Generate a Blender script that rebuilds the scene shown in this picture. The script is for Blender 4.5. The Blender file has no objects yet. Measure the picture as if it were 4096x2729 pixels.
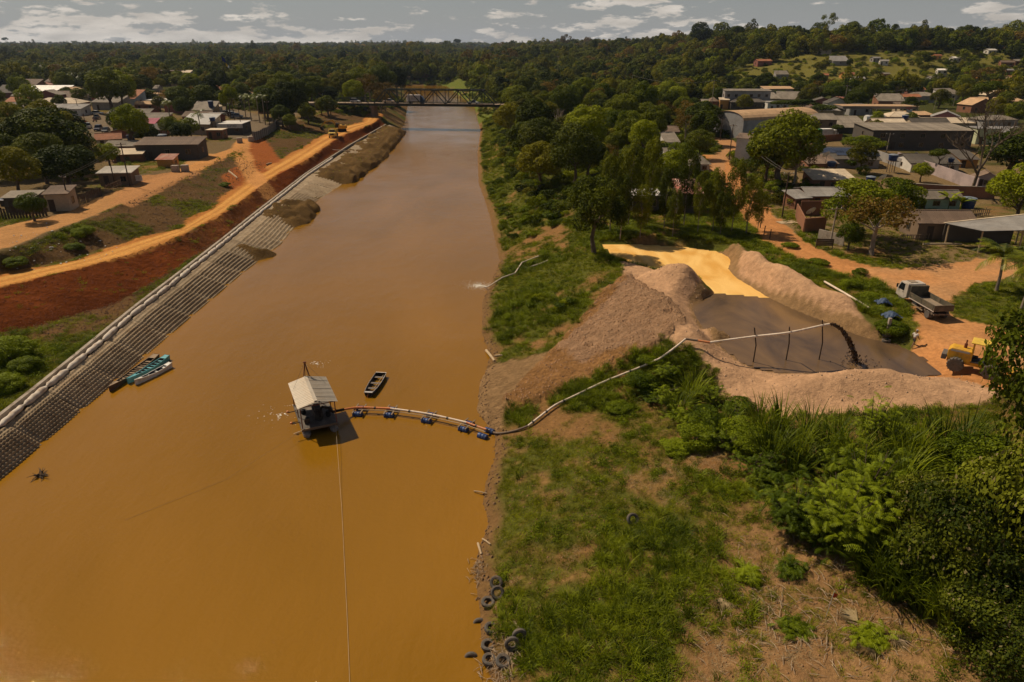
import bpy, bmesh, math, random
import numpy as np
from mathutils import Matrix, Vector, Euler

# ------------------------------------------------------------------ camera, sky, sun, exposure
SC = bpy.context.scene
COL = SC.collection
FPX, PITCH, CAMH = 683.0, math.radians(23.3), 32.0
cam_data = bpy.data.cameras.new('camera')
cam_data.lens = 24.0; cam_data.sensor_width = 35.98; cam_data.clip_end = 20000; cam_data.clip_start = 0.5
cam = bpy.data.objects.new('camera', cam_data)
cam.location = (0, 0, CAMH); cam.rotation_euler = (math.radians(90) - PITCH, 0, 0)
COL.objects.link(cam); SC.camera = cam

SUN = Vector((-0.66, 0.47, 1.02)).normalized()
SUN_EL = math.asin(SUN.z); SUN_AZ = math.atan2(SUN.x, SUN.y)
W = bpy.data.worlds.new('World'); SC.world = W; W.use_nodes = True
SKY_STRENGTH, SUN_STRENGTH, EXPOSURE = 0.05, 5.0, -0.2

def world_nodes():
    nt = W.node_tree; nt.nodes.clear(); N = nt.nodes.new; L = nt.links.new
    out = N('ShaderNodeOutputWorld'); bg = N('ShaderNodeBackground'); bg.inputs[1].default_value = SKY_STRENGTH
    sky = N('ShaderNodeTexSky'); sky.sky_type = 'NISHITA'; sky.sun_disc = False
    sky.sun_elevation = SUN_EL; sky.sun_rotation = SUN_AZ; sky.altitude = 100
    sky.air_density = 1.0; sky.dust_density = 0.7; sky.ozone_density = 1.0
    hs = N('ShaderNodeHueSaturation'); hs.inputs['Saturation'].default_value = 0.85
    hs.inputs['Value'].default_value = 0.95
    L(sky.outputs[0], hs.inputs['Color'])
    tc = N('ShaderNodeTexCoord'); sep = N('ShaderNodeSeparateXYZ'); L(tc.outputs['Generated'], sep.inputs[0])
    # cumulus fields: clouds seen from the side near the horizon
    mp = N('ShaderNodeMapping'); mp.inputs['Scale'].default_value = (21, 21, 84)
    mp.inputs['Location'].default_value = (3.1, 1.7, 0.35)
    L(tc.outputs['Generated'], mp.inputs[0])
    n1 = N('ShaderNodeTexNoise'); n1.inputs['Scale'].default_value = 1.0; n1.inputs['Detail'].default_value = 9
    n1.inputs['Roughness'].default_value = 0.6; n1.inputs['Distortion'].default_value = 0.1
    L(mp.outputs[0], n1.inputs['Vector'])
    mp2 = N('ShaderNodeMapping'); mp2.inputs['Scale'].default_value = (2.2, 2.2, 9); mp2.inputs['Location'].default_value = (1.9, 0.2, 0.5)
    L(tc.outputs['Generated'], mp2.inputs[0])
    n2 = N('ShaderNodeTexNoise'); n2.inputs['Scale'].default_value = 1.0; n2.inputs['Detail'].default_value = 2
    L(mp2.outputs[0], n2.inputs['Vector'])
    # coverage falls with elevation
    mr = N('ShaderNodeMapRange'); mr.inputs['From Min'].default_value = 0.0; mr.inputs['From Max'].default_value = 0.07
    mr.inputs['To Min'].default_value = 0.155; mr.inputs['To Max'].default_value = -0.04
    L(sep.outputs['Z'], mr.inputs['Value'])
    a1 = N('ShaderNodeMath'); a1.operation = 'ADD'; L(n1.outputs['Fac'], a1.inputs[0]); L(mr.outputs[0], a1.inputs[1])
    m2 = N('ShaderNodeMath'); m2.operation = 'MULTIPLY_ADD'; m2.inputs[1].default_value = 0.7; m2.inputs[2].default_value = -0.36
    L(n2.outputs['Fac'], m2.inputs[0])
    a2 = N('ShaderNodeMath'); a2.operation = 'ADD'; L(a1.outputs[0], a2.inputs[0]); L(m2.outputs[0], a2.inputs[1])
    cr = N('ShaderNodeMapRange'); cr.interpolation_type = 'SMOOTHSTEP'
    cr.inputs['From Min'].default_value = 0.555; cr.inputs['From Max'].default_value = 0.65
    L(a2.outputs[0], cr.inputs['Value'])
    # cloud brightness: thick cores slightly greyer underneath
    cb = N('ShaderNodeMapRange'); cb.inputs['From Min'].default_value = 0.35; cb.inputs['From Max'].default_value = 0.7
    cb.inputs['To Min'].default_value = 0.80; cb.inputs['To Max'].default_value = 1.22
    mp3 = N('ShaderNodeMapping'); mp3.inputs['Scale'].default_value = (20, 20, 90); mp3.inputs['Location'].default_value = (3.1, 1.7, 1.1)
    L(tc.outputs['Generated'], mp3.inputs[0])
    n3 = N('ShaderNodeTexNoise'); n3.inputs['Scale'].default_value = 1.0; n3.inputs['Detail'].default_value = 7
    L(mp3.outputs[0], n3.inputs['Vector']); L(n3.outputs['Fac'], cb.inputs['Value'])
    cc = N('ShaderNodeVectorMath'); cc.operation = 'SCALE'; cc.inputs[0].default_value = CLOUD
    L(cb.outputs[0], cc.inputs['Scale'])
    mx = N('ShaderNodeMix'); mx.data_type = 'RGBA'
    mfac = N('ShaderNodeMath'); mfac.operation = 'MULTIPLY'; mfac.inputs[1].default_value = 0.9
    L(cr.outputs[0], mfac.inputs[0]); L(mfac.outputs[0], mx.inputs[0])
    ex = N('ShaderNodeMath'); ex.operation = 'MULTIPLY'; ex.inputs[1].default_value = -10.0; L(sep.outputs['Z'], ex.inputs[0])
    e2 = N('ShaderNodeMath'); e2.operation = 'EXPONENT'; L(ex.outputs[0], e2.inputs[0])
    e3 = N('ShaderNodeMath'); e3.operation = 'MINIMUM'; e3.inputs[1].default_value = 0.85; L(e2.outputs[0], e3.inputs[0])
    hz_ = N('ShaderNodeMix'); hz_.data_type = 'RGBA'; hz_.inputs[7].default_value = (7.4, 7.5, 7.6, 1)
    L(e3.outputs[0], hz_.inputs[0]); L(hs.outputs[0], hz_.inputs[6]); L(hz_.outputs[2], mx.inputs[6]); L(cc.outputs[0], mx.inputs[7])
    L(mx.outputs[2], bg.inputs[0]); L(bg.outputs[0], out.inputs[0])
CLOUD = (14.2, 12.9, 11.4)
world_nodes()
sd = bpy.data.lights.new('sun', 'SUN'); sd.energy = SUN_STRENGTH; sd.angle = math.radians(0.6); sd.color = (1.0, 0.84, 0.62)
so = bpy.data.objects.new('sun', sd); so.rotation_euler = SUN.to_track_quat('Z', 'Y').to_euler(); so.location = (0, 0, 200); COL.objects.link(so)
SC.view_settings.view_transform = 'Standard'; SC.view_settings.look = 'None'
SC.view_settings.exposure = EXPOSURE; SC.view_settings.gamma = 1.0; SC.view_settings.use_curve_mapping = False
SC.render.engine = 'CYCLES'
cy = SC.cycles
cy.max_bounces = 5; cy.diffuse_bounces = 2; cy.glossy_bounces = 3; cy.transmission_bounces = 3; cy.volume_bounces = 0
cy.transparent_max_bounces = 4; cy.use_denoising = True; cy.use_adaptive_sampling = True; cy.adaptive_threshold = 0.02; cy.sample_clamp_indirect = 4; cy.caustics_reflective = False; cy.caustics_refractive = False
random.seed(7); RNG = np.random.default_rng(7)

# ------------------------------------------------------------------ helpers
def setp(o, label=None, cat=None, group=None, kind=None):
    if label: o['label'] = label
    if cat: o['category'] = cat
    if group: o['group'] = group
    if kind: o['kind'] = kind
    return o
def thing(name, label, cat, loc=(0, 0, 0), rz=0.0, group=None):
    o = bpy.data.objects.new(name, None); COL.objects.link(o); o.empty_display_size = 0.3
    o.location = loc; o.rotation_euler = (0, 0, rz)
    o['kind'] = 'thing'
    return setp(o, label, cat, group)
def link(name, me, parent=None, loc=None, rot=None, scale=None):
    o = bpy.data.objects.new(name, me); COL.objects.link(o)
    if parent is not None: o.parent = parent
    if loc is not None: o.location = loc
    if rot is not None: o.rotation_euler = rot
    if scale is not None: o.scale = scale
    return o
def copy_tree(o, parent=None):
    c = o.copy(); COL.objects.link(c)
    if parent is not None: c.parent = parent
    for ch in list(o.children): copy_tree(ch, c)
    return c
def mesh_np(name, V, F, mat=None, smooth=False, attrs=None):
    """V (n,3), F (m,k) with constant k"""
    V = np.asarray(V, np.float32); F = np.asarray(F, np.int32)
    me = bpy.data.meshes.new(name); k = F.shape[1]
    me.vertices.add(len(V)); me.vertices.foreach_set('co', V.ravel())
    me.loops.add(F.size); me.loops.foreach_set('vertex_index', F.ravel())
    me.polygons.add(len(F)); me.polygons.foreach_set('loop_start', np.arange(0, F.size, k, dtype=np.int32))
    if attrs:
        for an, av in attrs.items():
            av = np.asarray(av, np.float32)
            if av.ndim == 2:
                a = me.attributes.new(an, 'FLOAT_COLOR', 'POINT')
                c4 = np.ones((len(av), 4), np.float32); c4[:, :3] = av; a.data.foreach_set('color', c4.ravel())
            else:
                a = me.attributes.new(an, 'FLOAT', 'POINT'); a.data.foreach_set('value', av)
    me.update(calc_edges=True)
    if smooth: me.polygons.foreach_set('use_smooth', np.ones(len(F), bool))
    if mat: me.materials.append(mat)
    return me

class MB:
    def __init__(s): s.v = []; s.f = []; s.m = []; s.mi = 0
    def add(s, vs, fs, M=None):
        b = len(s.v)
        s.v += [tuple(M @ Vector(v)) for v in vs] if M is not None else [tuple(v) for v in vs]
        s.f += [tuple(b + i for i in f) for f in fs]; s.m += [s.mi] * len(fs); return s
    def box(s, c, d, rz=0.0, M=None):
        x, y, z = d[0] / 2, d[1] / 2, d[2] / 2
        T = Matrix.Translation(c) @ Matrix.Rotation(rz, 4, 'Z')
        if M is not None: T = M @ T
        return s.add([(-x, -y, -z), (x, -y, -z), (x, y, -z), (-x, y, -z), (-x, -y, z), (x, -y, z), (x, y, z), (-x, y, z)],
                     [(0, 3, 2, 1), (4, 5, 6, 7), (0, 1, 5, 4), (1, 2, 6, 5), (2, 3, 7, 6), (3, 0, 4, 7)], T)
    def beam(s, p, q, w, h=None, up=(0, 0, 1)):
        p = Vector(p); q = Vector(q); h = h or w; d = (q - p)
        L = d.length; d.normalize(); u = Vector(up)
        if abs(d.dot(u)) > .98: u = Vector((0, 1, 0))
        r = d.cross(u).normalized(); u = r.cross(d).normalized()
        vs = [p + r * a * w / 2 + u * b * h / 2 for a, b in ((-1, -1), (1, -1), (1, 1), (-1, 1))]
        vs += [v + d * L for v in vs]
        return s.add(vs, [(0, 1, 2, 3), (7, 6, 5, 4), (0, 4, 5, 1), (1, 5, 6, 2), (2, 6, 7, 3), (3, 7, 4, 0)])
    def cyl(s, p, q, r, r2=None, n=10, cap=True):
        return s.tube([p, q], [r, r if r2 is None else r2], n, cap)
    def tube(s, pts, r, n=6, cap=True):
        pts = [Vector(p) for p in pts]; k = len(pts)
        if not hasattr(r, '__len__'): r = [r] * k
        rings = []; ref = None
        for i, p in enumerate(pts):
            d = (pts[min(i + 1, k - 1)] - pts[max(i - 1, 0)]).normalized()
            if ref is None: ref = Vector((0, 0, 1)) if abs(d.z) < .9 else Vector((1, 0, 0))
            a = d.cross(ref).normalized(); b = a.cross(d).normalized(); ref = b
            rings.append([p + (a * math.cos(2 * math.pi * j / n) + b * math.sin(2 * math.pi * j / n)) * r[i] for j in range(n)])
        vs = [v for R in rings for v in R]; fs = []
        for i in range(k - 1):
            for j in range(n):
                fs.append((i * n + j, i * n + (j + 1) % n, (i + 1) * n + (j + 1) % n, (i + 1) * n + j))
        if cap: fs += [tuple(range(n))[::-1], tuple((k - 1) * n + j for j in range(n))]
        return s.add(vs, fs)
    def lathe(s, prof, n=14, M=None):
        """prof: list of (r, z)"""
        vs = [(r * math.cos(2 * math.pi * j / n), r * math.sin(2 * math.pi * j / n), z) for r, z in prof for j in range(n)]
        fs = [(i * n + j, i * n + (j + 1) % n, (i + 1) * n + (j + 1) % n, (i + 1) * n + j) for i in range(len(prof) - 1) for j in range(n)]
        fs += [tuple(range(n))[::-1], tuple((len(prof) - 1) * n + j for j in range(n))]
        return s.add(vs, fs, M)
    def prism(s, poly, a, b, M=None):
        """poly in (x,z), extruded along y from a to b"""
        n = len(poly)
        vs = [(x, a, z) for x, z in poly] + [(x, b, z) for x, z in poly]
        fs = [tuple(range(n)), tuple(range(2 * n - 1, n - 1, -1))] + [(i, i + n, (i + 1) % n + n, (i + 1) % n) for i in range(n)]
        return s.add(vs, fs, M)
    def build(s, name, mat, parent=None, smooth=False, loc=None, rot=None, bevel=0):
        me = s.mesh(name, mat, smooth); o = link(name, me, parent, loc, rot)
        if bevel:
            b = o.modifiers.new('bevel', 'BEVEL'); b.width = bevel; b.segments = 2; b.limit_method = 'ANGLE'
        return o
    def mesh(s, name, mat, smooth=False):
        me = bpy.data.meshes.new(name); me.from_pydata(s.v, [], s.f)
        for m in (mat if isinstance(mat, (list, tuple)) else [mat]): me.materials.append(m)
        if any(s.m): me.polygons.foreach_set('material_index', s.m)
        bm = bmesh.new(); bm.from_mesh(me); bmesh.ops.recalc_face_normals(bm, faces=bm.faces); bm.to_mesh(me); bm.free()
        if smooth:
            me.polygons.foreach_set('use_smooth', [True] * len(me.polygons))
            try: me.set_sharp_from_angle(angle=math.radians(40))
            except Exception: pass
        return me

# ------------------------------------------------------------------ materials
_M = {}
def pm(name, col, rough=0.8, var=0.25, scale=2.0, metal=0.0, bump=0.0, spec=0.3, rnd=0.0, dirt=None, dirt_amt=0.35, coords='Object'):
    """procedural paint/wood/concrete: noise-broken colour, optional dirt colour, per-object brightness"""
    if name in _M: return _M[name]
    m = bpy.data.materials.new(name); m.use_nodes = True; nt = m.node_tree; nt.nodes.clear(); N = nt.nodes.new; L = nt.links.new
    out = N('ShaderNodeOutputMaterial'); b = N('ShaderNodeBsdfPrincipled'); L(b.outputs[0], out.inputs[0])
    b.inputs['Roughness'].default_value = rough; b.inputs['Metallic'].default_value = metal; b.inputs['Specular IOR Level'].default_value = spec
    tc = N('ShaderNodeTexCoord')
    n = N('ShaderNodeTexNoise'); n.inputs['Scale'].default_value = scale; n.inputs['Detail'].default_value = 6; n.inputs['Roughness'].default_value = .65
    L(tc.outputs[coords], n.inputs['Vector'])
    mr = N('ShaderNodeMapRange'); mr.inputs['From Min'].default_value = .3; mr.inputs['From Max'].default_value = .7
    mr.inputs['To Min'].default_value = 1 - var; mr.inputs['To Max'].default_value = 1 + var; L(n.outputs['Fac'], mr.inputs['Value'])
    val = mr.outputs[0]
    if rnd:
        oi = N('ShaderNodeObjectInfo'); m2 = N('ShaderNodeMapRange'); m2.inputs['To Min'].default_value = 1 - rnd; m2.inputs['To Max'].default_value = 1 + rnd
        L(oi.outputs['Random'], m2.inputs['Value']); mm = N('ShaderNodeMath'); mm.operation = 'MULTIPLY'
        L(val, mm.inputs[0]); L(m2.outputs[0], mm.inputs[1]); val = mm.outputs[0]
    sc = N('ShaderNodeVectorMath'); sc.operation = 'SCALE'; L(val, sc.inputs['Scale'])
    if dirt is not None:
        n2 = N('ShaderNodeTexNoise'); n2.inputs['Scale'].default_value = scale * .45; n2.inputs['Detail'].default_value = 8; n2.inputs['Roughness'].default_value = .7
        L(tc.outputs[coords], n2.inputs['Vector'])
        r2 = N('ShaderNodeMapRange'); r2.inputs['From Min'].default_value = .62 - dirt_amt * .4; r2.inputs['From Max'].default_value = .72
        L(n2.outputs['Fac'], r2.inputs['Value'])
        mx = N('ShaderNodeMix'); mx.data_type = 'RGBA'; mx.inputs[6].default_value = (*col, 1); mx.inputs[7].default_value = (*dirt, 1)
        L(r2.outputs[0], mx.inputs[0]); L(mx.outputs[2], sc.inputs[0])
    else:
        sc.inputs[0].default_value = col
    L(sc.outputs[0], b.inputs['Base Color'])
    if bump:
        bp = N('ShaderNodeBump'); bp.inputs['Strength'].default_value = bump; bp.inputs['Distance'].default_value = .05
        n3 = N('ShaderNodeTexNoise'); n3.inputs['Scale'].default_value = scale * 5; n3.inputs['Detail'].default_value = 5; L(tc.outputs[coords], n3.inputs['Vector'])
        L(n3.outputs['Fac'], bp.inputs['Height']); L(bp.outputs[0], b.inputs['Normal'])
    _M[name] = m; return m
def leafmat(name, c1, c2, rough=.6, trans=.22, spec=.07, scale=.25, rnd=True):
    if name in _M: return _M[name]
    m = bpy.data.materials.new(name); m.use_nodes = True; nt = m.node_tree; nt.nodes.clear(); N = nt.nodes.new; L = nt.links.new
    out = N('ShaderNodeOutputMaterial'); b = N('ShaderNodeBsdfPrincipled'); b.inputs['Roughness'].default_value = rough; b.inputs['Specular IOR Level'].default_value = spec
    geo = N('ShaderNodeNewGeometry'); oi = N('ShaderNodeObjectInfo')
    n = N('ShaderNodeTexNoise'); n.inputs['Scale'].default_value = scale; n.inputs['Detail'].default_value = 4; L(geo.outputs['Position'], n.inputs['Vector'])
    a = N('ShaderNodeMath'); a.operation = 'ADD'; L(n.outputs['Fac'], a.inputs[0])
    b2 = N('ShaderNodeMath'); b2.operation = 'MULTIPLY_ADD'; b2.inputs[1].default_value = .55 if rnd else .15; b2.inputs[2].default_value = -.28 if rnd else -.08
    L(oi.outputs['Random'], b2.inputs[0]); L(b2.outputs[0], a.inputs[1])
    ri = N('ShaderNodeMath'); ri.operation = 'MULTIPLY_ADD'; ri.inputs[1].default_value = .3; ri.inputs[2].default_value = -.15
    L(geo.outputs['Random Per Island'], ri.inputs[0]); a3 = N('ShaderNodeMath'); a3.operation = 'ADD'; L(a.outputs[0], a3.inputs[0]); L(ri.outputs[0], a3.inputs[1])
    mr = N('ShaderNodeMapRange'); mr.inputs['From Min'].default_value = .25; mr.inputs['From Max'].default_value = .78; L(a3.outputs[0], mr.inputs['Value'])
    mx = N('ShaderNodeMix'); mx.data_type = 'RGBA'; mx.inputs[6].default_value = (*c1, 1); mx.inputs[7].default_value = (*c2, 1)
    L(mr.outputs[0], mx.inputs[0]); L(mx.outputs[2], b.inputs['Base Color'])
    if trans:
        t = N('ShaderNodeBsdfTranslucent'); L(mx.outputs[2], t.inputs['Color']); ms = N('ShaderNodeMixShader'); ms.inputs[0].default_value = trans
        L(b.outputs[0], ms.inputs[1]); L(t.outputs[0], ms.inputs[2]); L(ms.outputs[0], out.inputs[0])
    else: L(b.outputs[0], out.inputs[0])
    _M[name] = m; return m
# ------------------------------------------------------------------ pixel -> ray (photograph coordinates, 4096 wide) used to survey positions on the ground
CP, SP = math.cos(PITCH), math.sin(PITCH)
def ray(sx, sy):
    x = sx * .25 - 512; y = sy * .25 - 341.1
    return x, -y * SP + FPX * CP, -y * CP - FPX * SP
def S(sx, sy, z=0.0):
    a, b, c = ray(sx, sy); t = (z - CAMH) / c
    return Vector((a * t, b * t, z))
def D(dx, dy, z=0.0): return S(dx * 4096 / 2353, dy * 4096 / 2353, z)

# ------------------------------------------------------------------ noise
_rl = np.random.default_rng(11).random((256, 256)).astype(np.float32)
def vnoise(x, y):
    x = np.asarray(x, float); y = np.asarray(y, float)
    xi = np.floor(x).astype(int); yi = np.floor(y).astype(int); fx = x - xi; fy = y - yi
    fx = fx * fx * (3 - 2 * fx); fy = fy * fy * (3 - 2 * fy); g = lambda a, b: _rl[a & 255, b & 255]
    return (g(xi, yi) * (1 - fx) + g(xi + 1, yi) * fx) * (1 - fy) + (g(xi, yi + 1) * (1 - fx) + g(xi + 1, yi + 1) * fx) * fy
def fbm(x, y, s, o=4, seed=0):
    t = 0; a = .5; f = 1 / s; n = 0
    for i in range(o):
        t = t + a * vnoise(x * f + 17.3 * i + seed * 31.7, y * f + 5.1 * i + seed * 13.1); n += a; a *= .5; f *= 2.03
    return t / n * 2 - 1
def sst(a, b, x):
    t = np.clip((x - a) / (b - a), 0, 1); return t * t * (3 - 2 * t)
def inpoly(x, y, P):
    r = np.zeros(np.shape(x), bool); n = len(P)
    for i in range(n):
        x1, y1 = P[i][:2]; x2, y2 = P[(i + 1) % n][:2]
        c = ((y1 > y) != (y2 > y)) & (x < (x2 - x1) * (y - y1) / (y2 - y1 + 1e-12) + x1); r ^= c
    return r
def dline(x, y, P):
    d = np.full(np.shape(x), 1e9)
    for (x1, y1), (x2, y2) in zip([p[:2] for p in P[:-1]], [p[:2] for p in P[1:]]):
        L2 = (x2 - x1) ** 2 + (y2 - y1) ** 2
        t = np.clip(((x - x1) * (x2 - x1) + (y - y1) * (y2 - y1)) / L2, 0, 1)
        d = np.minimum(d, np.hypot(x - x1 - t * (x2 - x1), y - y1 - t * (y2 - y1)))
    return d
def poly(pts, z): return [D(a, b, z)[:2] for a, b in pts]

# ------------------------------------------------------------------ plan of the place
def fy(pairs):
    p = sorted(pairs); ys = np.array([a for a, b in p]); xs = np.array([b for a, b in p]); return lambda y: np.interp(y, ys, xs)
XL = fy([(-200, -41.7), (20, -41.7), (100, -41.6), (118, -40.8), (152, -44.3), (171, -43.0), (217, -41.8), (280, -45), (313, -47.5), (420, -61), (540, -80), (650, -98), (720, -112)])
XR = fy([(-200, -1), (20, -.8), (27, -1), (30, -1.7), (36, -2.4), (38, -2.2), (40.7, -1.6), (43, -2.1), (46, -2.0), (49.4, -1.4), (53, -1.5), (55, -2.3), (57.7, -3.4), (63, -3.3), (67, -2.6), (70, -2.4),
         (77, -3.6), (88, -4), (96, -3.0), (107, -1.9), (118, -2.8), (142, -4.7), (177, -8.5), (232, -11.3), (296, -13), (420, -21.9), (496, -34), (649, -58), (720, -72)])
XK = fy([(-50, -44.1), (30, -44.1), (51.8, -44.7), (59, -45.2), (67, -45.8), (78.5, -46.8), (91, -47.4), (110, -48.5), (136, -50.2), (177, -52.6), (231, -53.4), (280, -52.8), (300, -52.5), (420, -66), (650, -103)])
def yx(pts, z): return [(D(a, b, z).y, D(a, b, z).x) for a, b in pts]
ZR = 4.4
foot = yx([(0, 765), (100, 745), (250, 700), (330, 660), (420, 602), (520, 535), (600, 470), (690, 410)], 2.4)
XF = fy([(20, -63)] + foot + [(200, -54.2), (231, -54.6), (280, -54.0), (300, -53.6), (420, -67.5), (650, -104.5)])
r1 = yx([(0, 660), (150, 625), (300, 585), (430, 535), (530, 480), (620, 412), (700, 370), (780, 315), (860, 283)], ZR)
r2 = yx([(0, 630), (150, 600), (280, 560), (400, 525), (480, 480), (560, 420), (620, 382), (700, 335), (775, 292), (835, 281)], ZR)
XR1 = fy([(20, -92)] + r1 + [(330, -58), (420, -72), (650, -109)])
XR2 = fy([(20, -100)] + r2 + [(330, -66), (420, -80), (650, -117)])
up1 = yx([(0, 578), (150, 522), (300, 462), (440, 397)], 7)
up2 = yx([(0, 525), (150, 490), (250, 445), (400, 395)], 7)
XU1 = fy([(20, -70)] + up1 + [(175, -72), (195, -74), (230, -78), (290, -78), (330, -76), (420, -90), (650, -127)])
XU2 = fy([(20, -84)] + up2 + [(175, -79)])

def P5(pts, z=5.0): return poly(pts, z)
POND = P5([(1392, 563), (1440, 563), (1500, 566), (1580, 570), (1650, 580), (1700, 588), (1698, 600), (1678, 618), (1690, 640), (1725, 660), (1760, 681), (1700, 676), (1640, 671), (1622, 660), (1585, 640), (1545, 632), (1480, 612), (1420, 596)])
POOL = P5([(1760, 681), (1800, 697), (1860, 722), (1920, 745), (1985, 766), (2050, 790), (2110, 820), (2148, 858), (2080, 862), (2000, 858), (1930, 850), (1860, 858), (1780, 850), (1720, 836), (1690, 815), (1655, 790), (1625, 760), (1602, 728), (1595, 700), (1612, 680), (1640, 671), (1700, 676)])
BERM_R = poly([(1690, 575), (1715, 605), (1745, 625), (1800, 655), (1860, 690), (1920, 712), (1960, 735), (1995, 752)], 5.8)
BERM_N = poly([(1590, 795), (1640, 835), (1700, 868), (1780, 885), (1850, 880), (1960, 885), (2060, 892), (2150, 905), (2260, 925)], 5.6)
SPOIL = poly([(1430, 668), (1475, 690), (1520, 725), (1560, 770), (1540, 800)], 6.2)
HEAP1 = D(1575, 668, 5.2); HEAP1B = D(1525, 655, 5.2); HEAP2 = D(1662, 772, 5.0)
SANDZ = poly([(1420, 600), (1540, 628), (1620, 665), (1760, 690), (2010, 770), (2160, 850), (2290, 900), (2290, 945), (2000, 945), (1800, 930), (1690, 900), (1640, 850), (1590, 820), (1500, 800), (1330, 790), (1280, 745), (1400, 690), (1440, 660)], 5.6)
BERMZ = poly([(1670, 570), (1720, 590), (1760, 610), (1850, 655), (1960, 715), (2010, 760), (1990, 775), (1900, 745), (1760, 690), (1680, 640), (1660, 600)], 5.8)
SPOILZ = poly([(1440, 655), (1560, 760), (1570, 805), (1480, 830), (1300, 850), (1180, 870), (1150, 840), (1240, 790), (1330, 720), (1400, 680)], 4.6)
SPIT = poly([(1108, 838), (1180, 842), (1300, 852), (1240, 880), (1200, 915), (1160, 960), (1140, 990), (1085, 975), (1080, 930), (1095, 875)], 0.5)
VROAD = [tuple(D(a, b, 6.6)[:2]) for a, b in ((1640, 365), (1660, 392), (1690, 432), (1725, 470), (1758, 510), (1800, 548), (1870, 585), (1950, 612), (2040, 632), (2130, 645))]
VYARD = poly([(1960, 615), (2060, 622), (2160, 612), (2330, 590), (2353, 600), (2353, 640), (2240, 655), (2185, 690), (2180, 730), (2250, 745), (2353, 770), (2353, 860), (2290, 900), (2230, 870), (2150, 850), (2090, 800), (2110, 750), (2080, 700), (2010, 645)], 6.2)
GROOVE = poly([(1490, 688), (1600, 715), (1640, 790), (1560, 795), (1540, 740)], 5.6)
def hills(x, y):
    z = 9 * sst(500, 2600, y) + 14 * sst(2600, 4300, y)
    z = z + 24 * sst(395, 585, y - .06 * x) * sst(60, 215, x - .12 * (y - 400)) * (1 - .75 * sst(700, 1100, y))
    z = z + 17 * np.exp(-((x - 190) / 190) ** 2 - ((y - 930) / 150) ** 2)
    z = z + 17 * np.exp(-((x - 230) / 330) ** 2 - ((y - 1500) / 260) ** 2) + 5 * np.exp(-((x + 250) / 160) ** 2 - ((y - 1750) / 200) ** 2)
    z = z + 5 * np.exp(-((x + 1000) / 330) ** 2 - ((y - 1900) / 300) ** 2) + (5 + 3 * sst(-100, 200, x)) * fbm(x, y, 420, 4, 3) * sst(700, 1500, y)
    return z
def pl(x, cs):
    """piecewise linear across x; cs = list of (x_array, z) ascending in x"""
    z = np.full(x.shape, 0.0) + cs[0][1]
    for (xa, za), (xb, zb) in zip(cs[:-1], cs[1:]):
        w = np.maximum(xb - xa, .05); t = np.clip((x - xa) / w, 0, 1)
        z = np.where(x >= xa, za + (zb - za) * t, z)
    return z
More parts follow.
